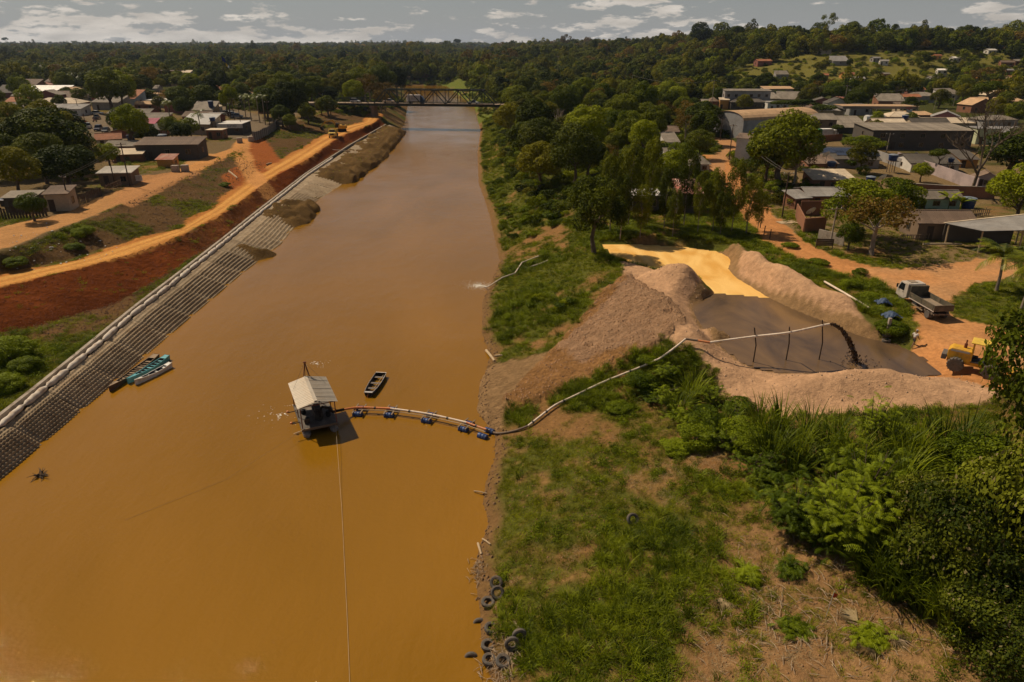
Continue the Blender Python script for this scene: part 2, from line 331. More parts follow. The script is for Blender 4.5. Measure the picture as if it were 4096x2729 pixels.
def height(x, y):
    xl, xr, xk, xf, a1, a2, u1, u2 = XL(y), XR(y), XK(y), XF(y), XR1(y), XR2(y), XU1(y), XU2(y)
    a1 = np.minimum(a1, xf - .6); a2 = np.minimum(a2, a1 - 3); u1 = np.minimum(u1, a2 - 2.0)
    near = 1 - sst(296, 330, y)
    left = pl(x, [(u1 - 60, 7.6), (u1 - 9, 7.1), (u1 - 1.2, 7.0), (u1, 6.9), (u1 + .5 * (a2 - u1), 5.6), (a2 - .4, ZR), (a2, ZR + .05), (a1, ZR), (a1 + .8 * (xf - a1), 2.7), (xf, 2.35), (xk - .2, 2.1), (xk + .3, 1.75), (xl, -.35), (xl + 5, -2)])
    farL = pl(x, [(xl - 40, 8), (xl - 16, 7.2), (xl - 8, 4.4), (xl - 1, .7), (xl, 0), (xl + 5, -2)])
    left = left * near + farL * (1 - near)
    nz = sst(52, 64, y)
    rn = pl(x, [(xr - 5, -2), (xr, 0), (xr + .5, .45), (xr + 7, 2.2), (xr + 15, 3.4), (xr + 23, 4.4), (xr + 33, 5.7), (xr + 50, 6.2)])
    rm = pl(x, [(xr - 5, -2), (xr, 0), (xr + .6, .5), (xr + 7, 2.6), (xr + 14, 5.3), (xr + 18, 6.0), (xr + 40, 6.2), (xr + 70, 6.6)])
    rf = pl(x, [(xr - 5, -2), (xr, 0), (xr + .6, .6), (xr + 6, 3.0), (xr + 13, 6.4), (xr + 22, 7.0), (xr + 60, 7.2)])
    farm = sst(112, 150, y)
    right = (rn * (1 - nz) + rm * nz) * (1 - farm) + rf * farm
    z = np.where(x < (xl + xr) / 2, left, right)
    z = z + hills(x, y) * sst(6, 30, np.maximum(xl - x, x - xr))
    # river ends in a bend far upstream
    z = np.where(y > 655, np.maximum(z, np.minimum((y - 655) * .25, 7)), z)
    # sand works
    zone = (x > 5) & (x < 60) & (y > 45) & (y < 110)
    g = lambda c, r, h: h * np.exp(-((x - c[0]) ** 2 + (y - c[1]) ** 2) / r ** 2)
    cone = lambda c, r, h: np.maximum(0, h * (1 - np.hypot(x - c[0], y - c[1]) / r))
    pit = inpoly(x, y, POND) | inpoly(x, y, POOL)
    dp = np.minimum(dline(x, y, POND + POND[:1]), dline(x, y, POOL + POOL[:1]))
    flat = np.where(pit, 4.9 - .5 * sst(0, 1.5, dp), z)
    shore = sst(0, 3.0, dp)
    z2 = np.where(pit, flat, 4.9 * (1 - shore) + z * shore)
    z = np.where(zone & (pit | (dp < 3.0)), z2, z)
    lump = 1 + .55 * fbm(x, y, 5, 2, 77); add = 1.75 * np.exp(-(dline(x, y, BERM_R) / 1.55) ** 2) * (.4 + .6 * lump) + 1.1 * np.exp(-(dline(x, y, BERM_N) / 1.9) ** 2) * lump + 1.0 * np.exp(-(dline(x, y, SPOIL) / 2.3) ** 2)
    add = add + cone(HEAP1, 3.6, 2.5) + cone(HEAP1B, 3.0, 1.6) + cone(HEAP2, 2.3, 1.5)
    rough = fbm(x, y, 2.2, 4, 5)
    inz = inpoly(x, y, SPOILZ)
    add = np.where(zone | inz, add + np.where(inz, .7 * (.5 - np.abs(rough)) + .5 * fbm(x, y, 4.5, 3, 55) + .3 + .16 * fbm(x, y, .8, 3, 51), 0) + np.where(add > .3, .24 * rough + .10 * fbm(x, y, .9, 3, 52), 0), 0)
    z = z + np.where(pit & (dp > .4), np.maximum(add - .5, 0) * 1.0, add)
    gro = inpoly(x, y, GROOVE); z = z + np.where(gro, .16 * np.abs(np.sin((x * .55 + y * .9) * 2.6)) - .05, 0)
    # mud that slid over the foot of the revetment
    mud = sst(105, 112, y) * (1 - sst(285, 300, y)) * sst(-.25, .35, fbm(y * 1.0, y * 0, 11, 2, 9) + .12 + .5 * sst(130, 165, y))
    z = z + np.where((x > xk + .35) & (x < xl + 2.5) & (y > 100) & (y < 300), mud * (1.4 + 1.0 * sst(118, 160, y) + .8 * rough - .24 * np.abs(x - xl)).clip(0, 2.6) + mud * .45 * rough, 0)
    # clods and erosion
    amp = np.where(x < xl, np.where(x > xk - .4, 0.0, .16), np.where(x > xr, .14, 0))
    onroad = (x < a1) & (x > a2) & (y < 300)
    amp = np.where(onroad, .035, amp); amp = np.where(pit, .0, amp)
    bank = (x > u1) & (x < a2) & (y < 300); amp = np.where(bank, .38, amp)
    slope = (x > a1) & (x < xf); amp = np.where(slope, .18, amp)
    z = z + np.where(slope & (y < 300), .3 * fbm(x * .22, y * 1.3, 1.3, 3, 93), 0) - np.where(onroad, .07 * np.abs(np.sin((x - a2) / (a1 - a2 + 1e-6) * 9.4)), 0)
    z = z + amp * fbm(x, y, 3.2, 5, 2) * (1 + 1.5 * sst(150, 900, y))
    return z

def grow(a, step, k, end):
    r = [a]
    while r[-1] < end: r.append(r[-1] + step); step *= k
    return r
gx = np.array(sorted(set([-v for v in grow(88, .5, 1.045, 4100)][1:] + list(np.arange(-88, 62, .46)) + grow(62, .5, 1.045, 4100))))
gy = np.array(sorted(set(list(np.arange(-140, 20, 6.0)) + list(np.arange(20, 122, .46)) + grow(122, .46, 1.014, 4900))))
GX, GY = np.meshgrid(gx, gy); GZ = height(GX, GY)
def hz(x, y):
    x = np.asarray(x, float); y = np.asarray(y, float)
    i = np.clip(np.searchsorted(gx, x) - 1, 0, len(gx) - 2); j = np.clip(np.searchsorted(gy, y) - 1, 0, len(gy) - 2)
    u = np.clip((x - gx[i]) / (gx[i + 1] - gx[i]), 0, 1); v = np.clip((y - gy[j]) / (gy[j + 1] - gy[j]), 0, 1)
    return (GZ[j, i] * (1 - u) + GZ[j, i + 1] * u) * (1 - v) + (GZ[j + 1, i] * (1 - u) + GZ[j + 1, i + 1] * u) * v
_ts = np.concatenate([np.linspace(.03, .6, 900), np.linspace(.6, 6, 900)])
def G(sx, sy, water=True):
    """where the line of sight through this point of the photograph meets the ground"""
    a, b, c = ray(sx, sy); zz = CAMH + c * _ts; h = hz(a * _ts, b * _ts)
    if water: h = np.maximum(h, 0)
    k = np.argmax(zz <= h)
    if k == 0: return G(sx, sy + 4, water)
    d0 = zz[k - 1] - h[k - 1]; d1 = zz[k] - h[k]; t = _ts[k - 1] + (_ts[k] - _ts[k - 1]) * d0 / (d0 - d1 + 1e-9)
    return Vector((a * t, b * t, float(np.maximum(hz(a * t, b * t), 0) if water else hz(a * t, b * t))))
def T_of(p): return p.y / (FPX * CP + 80)     # rough metres per render pixel at a point
def ground(x, y): return float(hz(x, y))

# ------------------------------------------------------------------ ground colour (albedo, left slopes and town darkened for shade) and classes
def CLEAR(x, y): return sst(.35, .6, np.exp(-((x - 205 - .25 * (y - 480)) / 80) ** 2 - ((y - 480) / 62) ** 2) + .12 * fbm(x, y, 25, 3, 61))
def ground_colour(x, y):
    n1 = fbm(x, y, 9, 4, 1); n2 = fbm(x, y, 2.4, 4, 4); n3 = fbm(x, y, .9, 2, 6); nb = fbm(x, y, 40, 3, 8)
    px = x + .6 * n2; py = y + .6 * n3
    xl, xr, xk, xf, a1, a2, u1, u2 = XL(y), XR(y), XK(y), XF(y), XR1(y), XR2(y), XU1(y), XU2(y)
    a1 = np.minimum(a1, xf - .6); a2 = np.minimum(a2, a1 - 3); u1 = np.minimum(u1, a2 - 2.0); u2 = np.minimum(u2, u1 - 4)
    C = lambda r, g, b: np.array([r, g, b])[None, None, :] if x.ndim == 2 else np.array([r, g, b])
    mix = lambda A, B, f: A * (1 - f[..., None]) + B * f[..., None]
    grassf = np.zeros_like(x)
    col = np.zeros(x.shape + (3,)) + C(.10, .105, .022)
    soil = C(.25, .135, .06)
    # default right bank: grass with soil showing
    g = sst(-.4, .25, .6 * n1 + .85 * n2 + .22)
    col = mix(col * 0 + soil, col, g); grassf = g.copy()
    land_r = x > (xl + xr) / 2
    # near slope, dry soil on the lower right
    dry = sst(-2, 4, (x - 10.5 - .8 * (y - 32)) + 4.5 * n1) * (1 - sst(41, 46, y)) * land_r
    drysoil = C(.31, .175, .09); col = mix(col, drysoil * (1 + .22 * n2[..., None]), dry * .92); grassf = grassf * (1 - .5 * dry * sst(-.5, .2, n2 + .1))
    nearm = (1 - sst(44, 56, y)) * land_r * (1 - dry); nr = .75 * nearm * sst(.12, .4, n2 + .4 * n3 + .25 * sst(6, 14, x) - .12); grassf = grassf * (1 - nr); col = mix(col, C(.27, .15, .068) * (1 + .25 * n3[..., None]), nr)
    # shoreline mud
    mud = (1 - sst(.4, 1.7, x - xr + .7 * n2)) * land_r; col = mix(col, C(.20, .115, .055), mud); grassf = grassf * (1 - mud)
    # far land under the woods
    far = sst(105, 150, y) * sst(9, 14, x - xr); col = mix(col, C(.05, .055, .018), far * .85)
    # village ground right
    vil = inpoly(px, py, poly([(1640, 345), (2353, 300), (2353, 640), (2100, 600), (1900, 560), (1780, 500)], 7)) & land_r
    vg = vil * sst(-.2, .25, n1 + .3); col = mix(col, C(.24, .16, .095), vg * .8); grassf = np.where(vil, grassf * (1 - .6 * vg), grassf)
    # left side
    L = x < (xl + xr) / 2
    town = L & (x < u1) & (y < 340); tg = town.astype(float) * sst(-.35, .2, n1 + .1)
    col = mix(col, C(.18, .12, .075), tg * .85); grassf = grassf * np.where(town, 1 - tg, 1)  # town ground colour darkened to carry the shade of its trees
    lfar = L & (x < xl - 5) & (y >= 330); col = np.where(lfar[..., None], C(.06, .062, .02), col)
    bank = L & (x >= u1) & (x < a2) & (y < 330)
    bsoil = C(.125, .072, .036); bg = sst(-.02, .5, n1 * .9 + n2 * .55 + .05)  # bank soil darkened in colour for a slope turned from the sun
    col = np.where(bank[..., None], mix(col * 0 + bsoil, col * 0 + C(.075, .08, .022), bg * .8), col); grassf = np.where(bank, bg, grassf)
    # red fill around the haul-road junction and along the far embankment
    redj = inpoly(px, py, poly([(545, 322), (600, 318), (640, 350), (690, 372), (640, 400), (600, 425), (540, 430), (505, 400), (560, 372)], 6)) & L
    col = np.where(redj[..., None], C(.33, .105, .035), col); grassf = np.where(redj, 0, grassf)
    verge = L & (x >= xf) & (x < xk) & (y < 310)
    vgf = sst(-.25, .4, n1 + .5 * n2 + .45 - 1.3 * sst(92, 125, y))
    col = np.where(verge[..., None], mix(col * 0 + C(.15, .083, .04), col * 0 + C(.085, .092, .02), vgf), col); grassf = np.where(verge, vgf, grassf)
    slope = L & (px >= a1 - .2) & (px < xf + 1.0 * n2 + .3) & (y < 305)
    red = C(.175, .048, .014) * (1 + .35 * n2[..., None] + .5 * n1[..., None]) + C(.05, .04, .02) * (sst(98, 112, y) * (1 - sst(130, 160, y)) * .8)[..., None]  # embankment red darkened too, shading of the slope put into its colour
    col = np.where(slope[..., None], red, col); grassf = np.where(slope, grassf * .04, grassf)
    shore = L & (x >= xk) & (y < 700); col = np.where(shore[..., None], C(.125, .075, .033) * (1 + .4 * n2[..., None]), col); grassf = np.where(shore, .4 * sst(0, .4, n1 + .3 * n2) * (y > 112), grassf)
    lb2 = L & (y > 300) & (x > xl - 12); col = np.where(lb2[..., None], mix(col * 0 + C(.17, .10, .05), col * 0 + C(.08, .09, .022), sst(-.2, .3, n1)), col)
    ex = 1.5 * fbm(x, y, 8, 3, 91); road = L & (px + ex < a1) & (px - ex > a2) & (y < 318)
    u = (x - a2) / (a1 - a2 + 1e-6)
    trk = np.exp(-((u - .38) / .13) ** 2) + np.exp(-((u - .72) / .12) ** 2); stri = 1.3 * fbm(u * 9 + .8 * n1, y * .05, 1.0, 4, 12)
    rc = mix(col * 0 + C(.40, .165, .05), col * 0 + C(.62, .32, .105), np.clip(trk * .85 + .45 * stri, 0, 1))
    col = np.where(road[..., None], rc * (1 + .12 * n2[..., None]), col); grassf = np.where(road, 0, grassf)
    upr = L & (px < u1 - .6) & (px > u2) & (y > 40) & (y < 178)
    col = np.where(upr[..., None], C(.42, .22, .10) * (1 + .15 * n2[..., None] + .1 * stri[..., None]), col); grassf = np.where(upr, 0, grassf)
    lot = L & inpoly(px, py, poly([(305, 408), (385, 398), (440, 385), (460, 395), (400, 420), (300, 470), (250, 470)], 7)); col = np.where(lot[..., None], C(.42, .21, .10), col); grassf = np.where(lot, 0, grassf)
    trackL = np.minimum(dline(x, y, [tuple(D(a, b, 6.3)[:2]) for a, b in ((570, 318), (552, 345), (565, 372), (590, 398), (620, 414))]), dline(x, y, [tuple(D(a, b, 6.8)[:2]) for a, b in ((440, 392), (500, 362), (555, 340))]))
    tl = L & (trackL < 2.2 + .4 * n2); col = np.where(tl[..., None], C(.50, .24, .095) * (1 + .2 * n2[..., None]), col)
    # streets of the left town (asphalt)
    asph = np.zeros(x.shape, bool)
    for pts, w in (([(350, 470), (385, 465), (400, 485), (405, 520), (420, 545), (455, 560)], 5.0), ([(385, 468), (300, 480), (200, 478)], 3.2), ([(965, 545), (1010, 500), (985, 470), (905, 440), (880, 410)], 5.5),
                   ([(1010, 500), (1090, 530), (1130, 470), (1180, 425), (1310, 410)], 4.0), ([(640, 385), (700, 370), (620, 430)], 4.0)):
        asph |= dline(x, y, [tuple(S(a, b, 7.2)[:2]) for a, b in pts]) < w
    asph &= L & (x < u1 - 1); col = np.where(asph[..., None], C(.17, .13, .10) * (1 + .12 * n2[..., None]), col); grassf = np.where(asph, 0, grassf)  # street colour includes a darkening for tree shade
    # right side works
    spit = inpoly(px, py, SPIT); col = np.where(spit[..., None], C(.42, .26, .145) * (1 + .12 * n2[..., None]), col); grassf = np.where(spit, 0, grassf)
    spz = inpoly(px, py, SPOILZ); col = np.where(spz[..., None], C(.39, .205, .092) * (1 + .25 * n2[..., None]), col); grassf = np.where(spz, 0, grassf)
    sz = inpoly(px, py, SANDZ) | inpoly(px, py, BERMZ); col = np.where(sz[..., None], C(.47, .285, .19) * (1 + .12 * n2[..., None]), col); grassf = np.where(sz, 0, grassf)
    pit = inpoly(x, y, POND) | inpoly(x, y, POOL)
    dpp = np.minimum(dline(x, y, POND + POND[:1]), dline(x, y, POOL + POOL[:1]))
    grassf = np.where(pit | ((dpp < 1.5) & (y < 100) & (x > 5)), 0, grassf); wet = (sz & (dpp < .7 + .3 * n2)) | pit; col = np.where(wet[..., None], C(.26, .16, .09), col)
    vr = dline(px, py, VROAD); vroad = (vr < 2.9) | inpoly(px, py, VYARD)
    wheel = np.exp(-((vr - .9) / .4) ** 2)
    col = np.where(vroad[..., None], C(.44, .20, .085) * (1 + .25 * n2[..., None] + .12 * wheel[..., None]) + C(.03, .05, .045) * (sst(-.2, .5, n1) * inpoly(px, py, VYARD))[..., None], col); grassf = np.where(vroad, 0, grassf)
    lane = land_r & (dline(px, py, [tuple(S(a, b, 7)[:2]) for a, b in ((2760, 540), (2900, 565), (2935, 600), (2870, 640), (2840, 700))]) < 2.4); col = np.where(lane[..., None], C(.40, .21, .11), col); grassf = np.where(lane, 0, grassf)
    # open pasture on the hillside
    hp = sst(-.1, .3, n1 * .5 + fbm(x, y, 60, 3, 21)) * sst(400, 440, y) * (1 - sst(560, 600, y)) * (x > 110)
    hp = np.maximum(hp, CLEAR(x, y)); col = mix(col, C(.17, .15, .04) * (1 + .3 * n1[..., None]), hp * .9)
    flf = (y > 700) & (nb > .28) & (x < 50); col = np.where(flf[..., None], C(.13, .135, .04), col)
    fe = (y > 640) & (x > -150) & (x < 60); col = np.where(fe[..., None], C(.13, .085, .04), col)
    rb2 = land_r & (y > 320) & (x < xr + 16); col = np.where(rb2[..., None], mix(col * 0 + C(.22, .13, .07), col * 0 + C(.12, .14, .03), sst(-.5, .0, n1 + .1)), col)
    cls = np.zeros(x.shape, int)
    cls[road] = 1; cls[upr | tl] = 2; cls[vroad | lane] = 3; cls[sz | pit] = 4; cls[spz | spit] = 5; cls[asph] = 6; cls[slope] = 7
    return np.clip(col * np.array([.97, .95, .8]), .003, .9), np.clip(grassf, 0, 1), cls
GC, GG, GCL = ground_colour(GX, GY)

def ground_material(name, rough=.93, bump=.6, fine=7.0, dist=.6):
    m = bpy.data.materials.new(name); m.use_nodes = True; nt = m.node_tree; nt.nodes.clear(); N = nt.nodes.new; L = nt.links.new
    out = N('ShaderNodeOutputMaterial'); b = N('ShaderNodeBsdfPrincipled'); L(b.outputs[0], out.inputs[0]); b.inputs['Roughness'].default_value = rough; b.inputs['Specular IOR Level'].default_value = .02
    at = N('ShaderNodeAttribute'); at.attribute_name = 'Col'; geo = N('ShaderNodeNewGeometry')
    n = N('ShaderNodeTexNoise'); n.inputs['Scale'].default_value = fine * .35; n.inputs['Detail'].default_value = 9; n.inputs['Roughness'].default_value = .72; L(geo.outputs['Position'], n.inputs['Vector'])
    mr = N('ShaderNodeMapRange'); mr.inputs['From Min'].default_value = .25; mr.inputs['From Max'].default_value = .75; mr.inputs['To Min'].default_value = .62; mr.inputs['To Max'].default_value = 1.38; L(n.outputs['Fac'], mr.inputs['Value'])
    sc = N('ShaderNodeVectorMath'); sc.operation = 'SCALE'; L(at.outputs['Color'], sc.inputs[0]); L(mr.outputs[0], sc.inputs['Scale']); L(sc.outputs[0], b.inputs['Base Color'])
    n2 = N('ShaderNodeTexNoise'); n2.inputs['Scale'].default_value = fine * .5; n2.inputs['Detail'].default_value = 8; n2.inputs['Roughness'].default_value = .7; L(geo.outputs['Position'], n2.inputs['Vector'])
    bp = N('ShaderNodeBump'); bp.inputs['Strength'].default_value = bump; bp.inputs['Distance'].default_value = dist; L(n2.outputs['Fac'], bp.inputs['Height']); L(bp.outputs[0], b.inputs['Normal'])
    return m
gm = ground_material('earth'); gm_road = ground_material('packed_earth', .9, .25); gm_sand = ground_material('sand', .95, .5, 4); gm_clod = ground_material('clods', .95, 1.0, 3, 1.3)
gm_asph = ground_material('street_surface', .9, .1)
def build_ground():
    ny, nx = GX.shape; idx = np.arange(ny * nx).reshape(ny, nx)
    F = np.stack([idx[:-1, :-1], idx[:-1, 1:], idx[1:, 1:], idx[1:, :-1]], -1).reshape(-1, 4)
    fc = GCL[:-1, :-1].reshape(-1)
    V = np.stack([GX.ravel(), GY.ravel(), GZ.ravel()], -1); Cc = GC.reshape(-1, 3)
    for k, nm, mt in ((0, 'ground', gm), (1, 'haul_road', gm_road), (2, 'dirt_street', gm_road), (3, 'village_road', gm_road), (4, 'sand_pit', gm_sand), (5, 'spoil_ground', gm_clod), (6, 'town_street', gm_asph), (7, 'red_embankment', gm_clod)):
        f = F[fc == k]; u, inv = np.unique(f, return_inverse=True)
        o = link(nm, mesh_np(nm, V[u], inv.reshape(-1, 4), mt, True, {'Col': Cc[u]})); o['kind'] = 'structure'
build_ground()

# ------------------------------------------------------------------ water
def water_material(name, col, rough, wave, dist, col2=None, cscale=.05, spec=.5):
    m = bpy.data.materials.new(name); m.use_nodes = True; nt = m.node_tree; nt.nodes.clear(); N = nt.nodes.new; L = nt.links.new
    out = N('ShaderNodeOutputMaterial'); b = N('ShaderNodeBsdfPrincipled'); L(b.outputs[0], out.inputs[0]); b.inputs['IOR'].default_value = 1.33; b.inputs['Specular IOR Level'].default_value = spec
    geo = N('ShaderNodeNewGeometry')
    mp = N('ShaderNodeMapping'); mp.inputs['Scale'].default_value = (1.0, .45, 1); L(geo.outputs['Position'], mp.inputs[0])
    n = N('ShaderNodeTexNoise'); n.inputs['Scale'].default_value = cscale; n.inputs['Detail'].default_value = 5; n.inputs['Distortion'].default_value = 1.8; L(mp.outputs[0], n.inputs['Vector'])
    mx = N('ShaderNodeMix'); mx.data_type = 'RGBA'; mx.inputs[6].default_value = (*col, 1); mx.inputs[7].default_value = (*(col2 or col), 1)
    mr = N('ShaderNodeMapRange'); mr.inputs['From Min'].default_value = .35; mr.inputs['From Max'].default_value = .65; L(n.outputs['Fac'], mr.inputs['Value']); L(mr.outputs[0], mx.inputs[0]); L(mx.outputs[2], b.inputs['Base Color'])
    b.inputs['Roughness'].default_value = rough
    wn = N('ShaderNodeTexNoise'); wn.inputs['Scale'].default_value = wave; wn.inputs['Detail'].default_value = 6; wn.inputs['Roughness'].default_value = .62; L(geo.outputs['Position'], wn.inputs['Vector'])
    big = N('ShaderNodeTexNoise'); big.inputs['Scale'].default_value = .09; big.inputs['Detail'].default_value = 3; L(geo.outputs['Position'], big.inputs['Vector'])
    bmr = N('ShaderNodeMapRange'); bmr.inputs['From Min'].default_value = .3; bmr.inputs['From Max'].default_value = .7; bmr.inputs['To Min'].default_value = .35; bmr.inputs['To Max'].default_value = 1.0; L(big.outputs['Fac'], bmr.inputs['Value'])
    w2 = N('ShaderNodeTexNoise'); w2.inputs['Scale'].default_value = wave * .28; w2.inputs['Detail'].default_value = 2; L(mp.outputs[0], w2.inputs['Vector']); w3 = N('ShaderNodeMath'); w3.operation = 'MULTIPLY_ADD'; w3.inputs[1].default_value = 1.6; L(w2.outputs['Fac'], w3.inputs[0]); L(wn.outputs['Fac'], w3.inputs[2])
    mu = N('ShaderNodeMath'); mu.operation = 'MULTIPLY'; L(w3.outputs[0], mu.inputs[0]); L(bmr.outputs[0], mu.inputs[1])
    bp = N('ShaderNodeBump'); bp.inputs['Strength'].default_value = 1.0; bp.inputs['Distance'].default_value = dist; L(mu.outputs[0], bp.inputs['Height']); L(bp.outputs[0], b.inputs['Normal'])
    return m
def sheet(name, P, z, mat, label=None):
    mb = MB(); mb.add([(p[0], p[1], z) for p in P], [tuple(range(len(P)))]); o = mb.build(name, mat); o['kind'] = 'structure'; return o
RIVER = water_material('muddy_river', (.215, .100, .005), .04, 2.4, .05, (.262, .122, .010), .03)
def river():
    ys = list(np.arange(-120, 130, 8)) + list(np.arange(130, 700, 14)); V = []; F = []
    for y in ys: V += [(float(XL(y)) - 6, y, 0), (float(XR(y)) + 6, y, 0)]
    for i in range(len(ys) - 1): F.append((2 * i, 2 * i + 1, 2 * i + 3, 2 * i + 2))
    mb = MB(); mb.add(V, F); o = mb.build('river_water', RIVER); o['kind'] = 'structure'
river()
def grid_sheet(name, P, z, mat, step=.5):
    xs = [p[0] for p in P]; ys = [p[1] for p in P]
    x, y = np.meshgrid(np.arange(min(xs) - 1, max(xs) + 1, step), np.arange(min(ys) - 1, max(ys) + 1, step))
    ins = inpoly(x, y, P) | (dline(x, y, list(P) + [P[0]]) < .75); ny, nx = x.shape; idx = np.arange(nx * ny).reshape(ny, nx)
    F = np.stack([idx[:-1, :-1], idx[:-1, 1:], idx[1:, 1:], idx[1:, :-1]], -1).reshape(-1, 4); F = F[(ins[:-1, :-1] & ins[1:, 1:] & ins[1:, :-1] & ins[:-1, 1:]).ravel()]
    u, inv = np.unique(F, return_inverse=True); V = np.stack([x.ravel(), y.ravel(), np.full(x.size, z)], -1)
    o = link(name, mesh_np(name, V[u], inv.reshape(-1, 4), mat)); o['kind'] = 'structure'; return o
pond_m = water_material('yellow_settling_water', (.70, .37, .085), .5, 5, .03, (.86, .54, .18), .22, .2)
pool_m = water_material('wet_silt', (.085, .054, .032), .14, 3, .03, (.19, .112, .05), .14, .5)
grid_sheet('settling_pond_water', POND, 5.0, pond_m); grid_sheet('silt_pool_water', POOL, 4.992, pool_m)
# ------------------------------------------------------------------ foliage generators
LM = dict(
    mango=leafmat('mango_leaves', (0.029, 0.043, 0.002), (0.158, 0.173, 0.006)),
    olive=leafmat('olive_leaves', (0.051, 0.055, 0.003), (0.219, 0.197, 0.008)),
    bright=leafmat('bright_leaves', (0.048, 0.073, 0.002), (0.242, 0.263, 0.006)),
    dark=leafmat('dark_leaves', (0.016, 0.026, 0.002), (0.084, 0.104, 0.004)),
    grey=leafmat('greygreen_leaves', (0.048, 0.061, 0.005), (0.177, 0.188, 0.013)),
    euca=leafmat('eucalyptus_leaves', (0.051, 0.065, 0.003), (0.198, 0.206, 0.009)),
    vine=leafmat('vine_leaves', (.026, .040, .003), (.185, .20, .012), .6, .2, .08, .35),
    brown=leafmat('dry_leaves', (0.098, 0.063, 0.011), (0.225, 0.140, 0.021)),
    yellow=leafmat('yellow_blossom', (.22, .15, .01), (.42, .27, .02)),
    grass=leafmat('grass_blades', (0.088, 0.099, 0.004), (0.303, 0.310, 0.009), .6, .3, .07, .12),
    tallgrass=leafmat('tall_grass_blades', (0.056, 0.080, 0.003), (0.258, 0.296, 0.009), .5, .3, .12, .15),
    weed=leafmat('weed_leaves', (0.056, 0.084, 0.003), (0.219, 0.263, 0.008), .55, .25, .08, .3),
    straw=leafmat('dry_straw', (.28, .20, .10), (.46, .35, .19), .8, .1, .1, .5),
    palm=leafmat('palm_leaves', (0.048, 0.065, 0.003), (0.231, 0.244, 0.008), .42, .2, .25, .4),
    flowertip=leafmat('pale_flower_tips', (.17, .14, .055), (.30, .24, .10), .7, .2, .2, .5),
)
BARK = pm('bark', (.12, .085, .055), .9, .35, 3, bump=.5); BARKP = pm('pale_bark', (.26, .20, .145), .9, .3, 3, bump=.4)

def leaf_quads(C, Nrm, size, rng, aspect=.55, fold=.12):
    """diamond leaves at C with normals Nrm"""
    n = len(C); t = rng.normal(size=(n, 3)); t -= (t * Nrm).sum(1, keepdims=True) * Nrm; t /= np.linalg.norm(t, axis=1, keepdims=True) + 1e-9
    b = np.cross(Nrm, t); s = (size * rng.uniform(.6, 1.4, n))[:, None]
    V = np.stack([C - t * s * .5, C + b * s * aspect * .5 - Nrm * s * fold, C + t * s * .5, C - b * s * aspect * .5 - Nrm * s * fold], 1).reshape(-1, 3)
    return V, np.arange(4 * n).reshape(n, 4)
def crown_pts(seed, R, Hc, z0, nl, n, lobe=(.2, .46), shape='dome', inner=.22):
    rng = np.random.default_rng(seed); cs = []; rs = []
    while len(cs) < nl:
        p = rng.uniform(-1, 1, 3); r = np.linalg.norm(p)
        if r > 1: continue
        if shape == 'dome' and p[2] < -.55: continue
        if shape == 'umbrella' and (p[2] < -.1): continue
        lr = rng.uniform(*lobe)
        p = p / (r + 1e-6) * min(r ** .6, 1 - lr * .75)
        if shape == 'column': p[:2] *= .8
        cs.append(p); rs.append(lr)
    cs = np.array(cs); rs = np.array(rs); w = rs ** 2 / (rs ** 2).sum()
    C = []; Nn = []; tot = 0
    while tot < n:
        k = rng.choice(nl, n, p=w); d = rng.normal(size=(n, 3)); d[:, 2] += .35; d /= np.linalg.norm(d, axis=1, keepdims=True)
        rad = np.where(rng.random(n) < inner, rng.uniform(.2, .9, n), rng.uniform(.86, 1.08, n)) * rs[k]
        p = cs[k] + d * rad[:, None]
        dist = np.linalg.norm(p[:, None, :] - cs[None], axis=2) / rs[None]; dist[np.arange(n), k] = 9
        ok = dist.min(1) > .72
        C.append(p[ok]); Nn.append(d[ok]); tot += ok.sum()
    C = np.concatenate(C)[:n]; Nn = np.concatenate(Nn)[:n]
    nn = Nn + rng.normal(size=(n, 3)) * .55; nn[:, 2] += .25; nn /= np.linalg.norm(nn, axis=1, keepdims=True)
    C = C * np.array([R, R, Hc / 2]) + np.array([0, 0, z0 + Hc / 2])
    return C, nn, rng
def crown_mesh(name, mat, seed, R, Hc, z0, nl, n, leaf, mat2=None, frac2=0, aspect=.6, **k):
    C, nn, rng = crown_pts(seed, R, Hc, z0, nl, n, **k)
    V, F = leaf_quads(C, nn, leaf, rng, aspect)
    me = mesh_np(name, V, F, mat)
    if mat2:
        me.materials.append(mat2); mi = (rng.random(len(F)) < frac2).astype(np.int32); me.polygons.foreach_set('material_index', mi)
    return me
def trunk_mesh(name, mat, seed, h, r, spread, nb=5, lean=0.0, reach=.75):
    rng = random.Random(seed); mb = MB(); top = Vector((lean * h, lean * h * .4, h))
    mb.tube([(0, 0, -.5), (0, 0, .05), top * .5 + Vector((rng.uniform(-.1, .1), rng.uniform(-.1, .1), 0)), top], [r * 1.5, r * 1.2, r * .9, r * .7], 7)
    for i in range(nb):
        a = 2 * math.pi * (i + rng.random() * .7) / nb; s = spread * rng.uniform(.6, 1); hh = h * rng.uniform(.25, .8)
        p0 = top * rng.uniform(.75, 1); p1 = p0 + Vector((math.cos(a) * s * .5, math.sin(a) * s * .5, hh * .5)); p2 = p0 + Vector((math.cos(a) * s, math.sin(a) * s, hh)) * reach * 1.2
        mb.tube([p0, p1, p2], [r * .5, r * .33, r * .12], 5)
    return mb.mesh(name, mat, True)
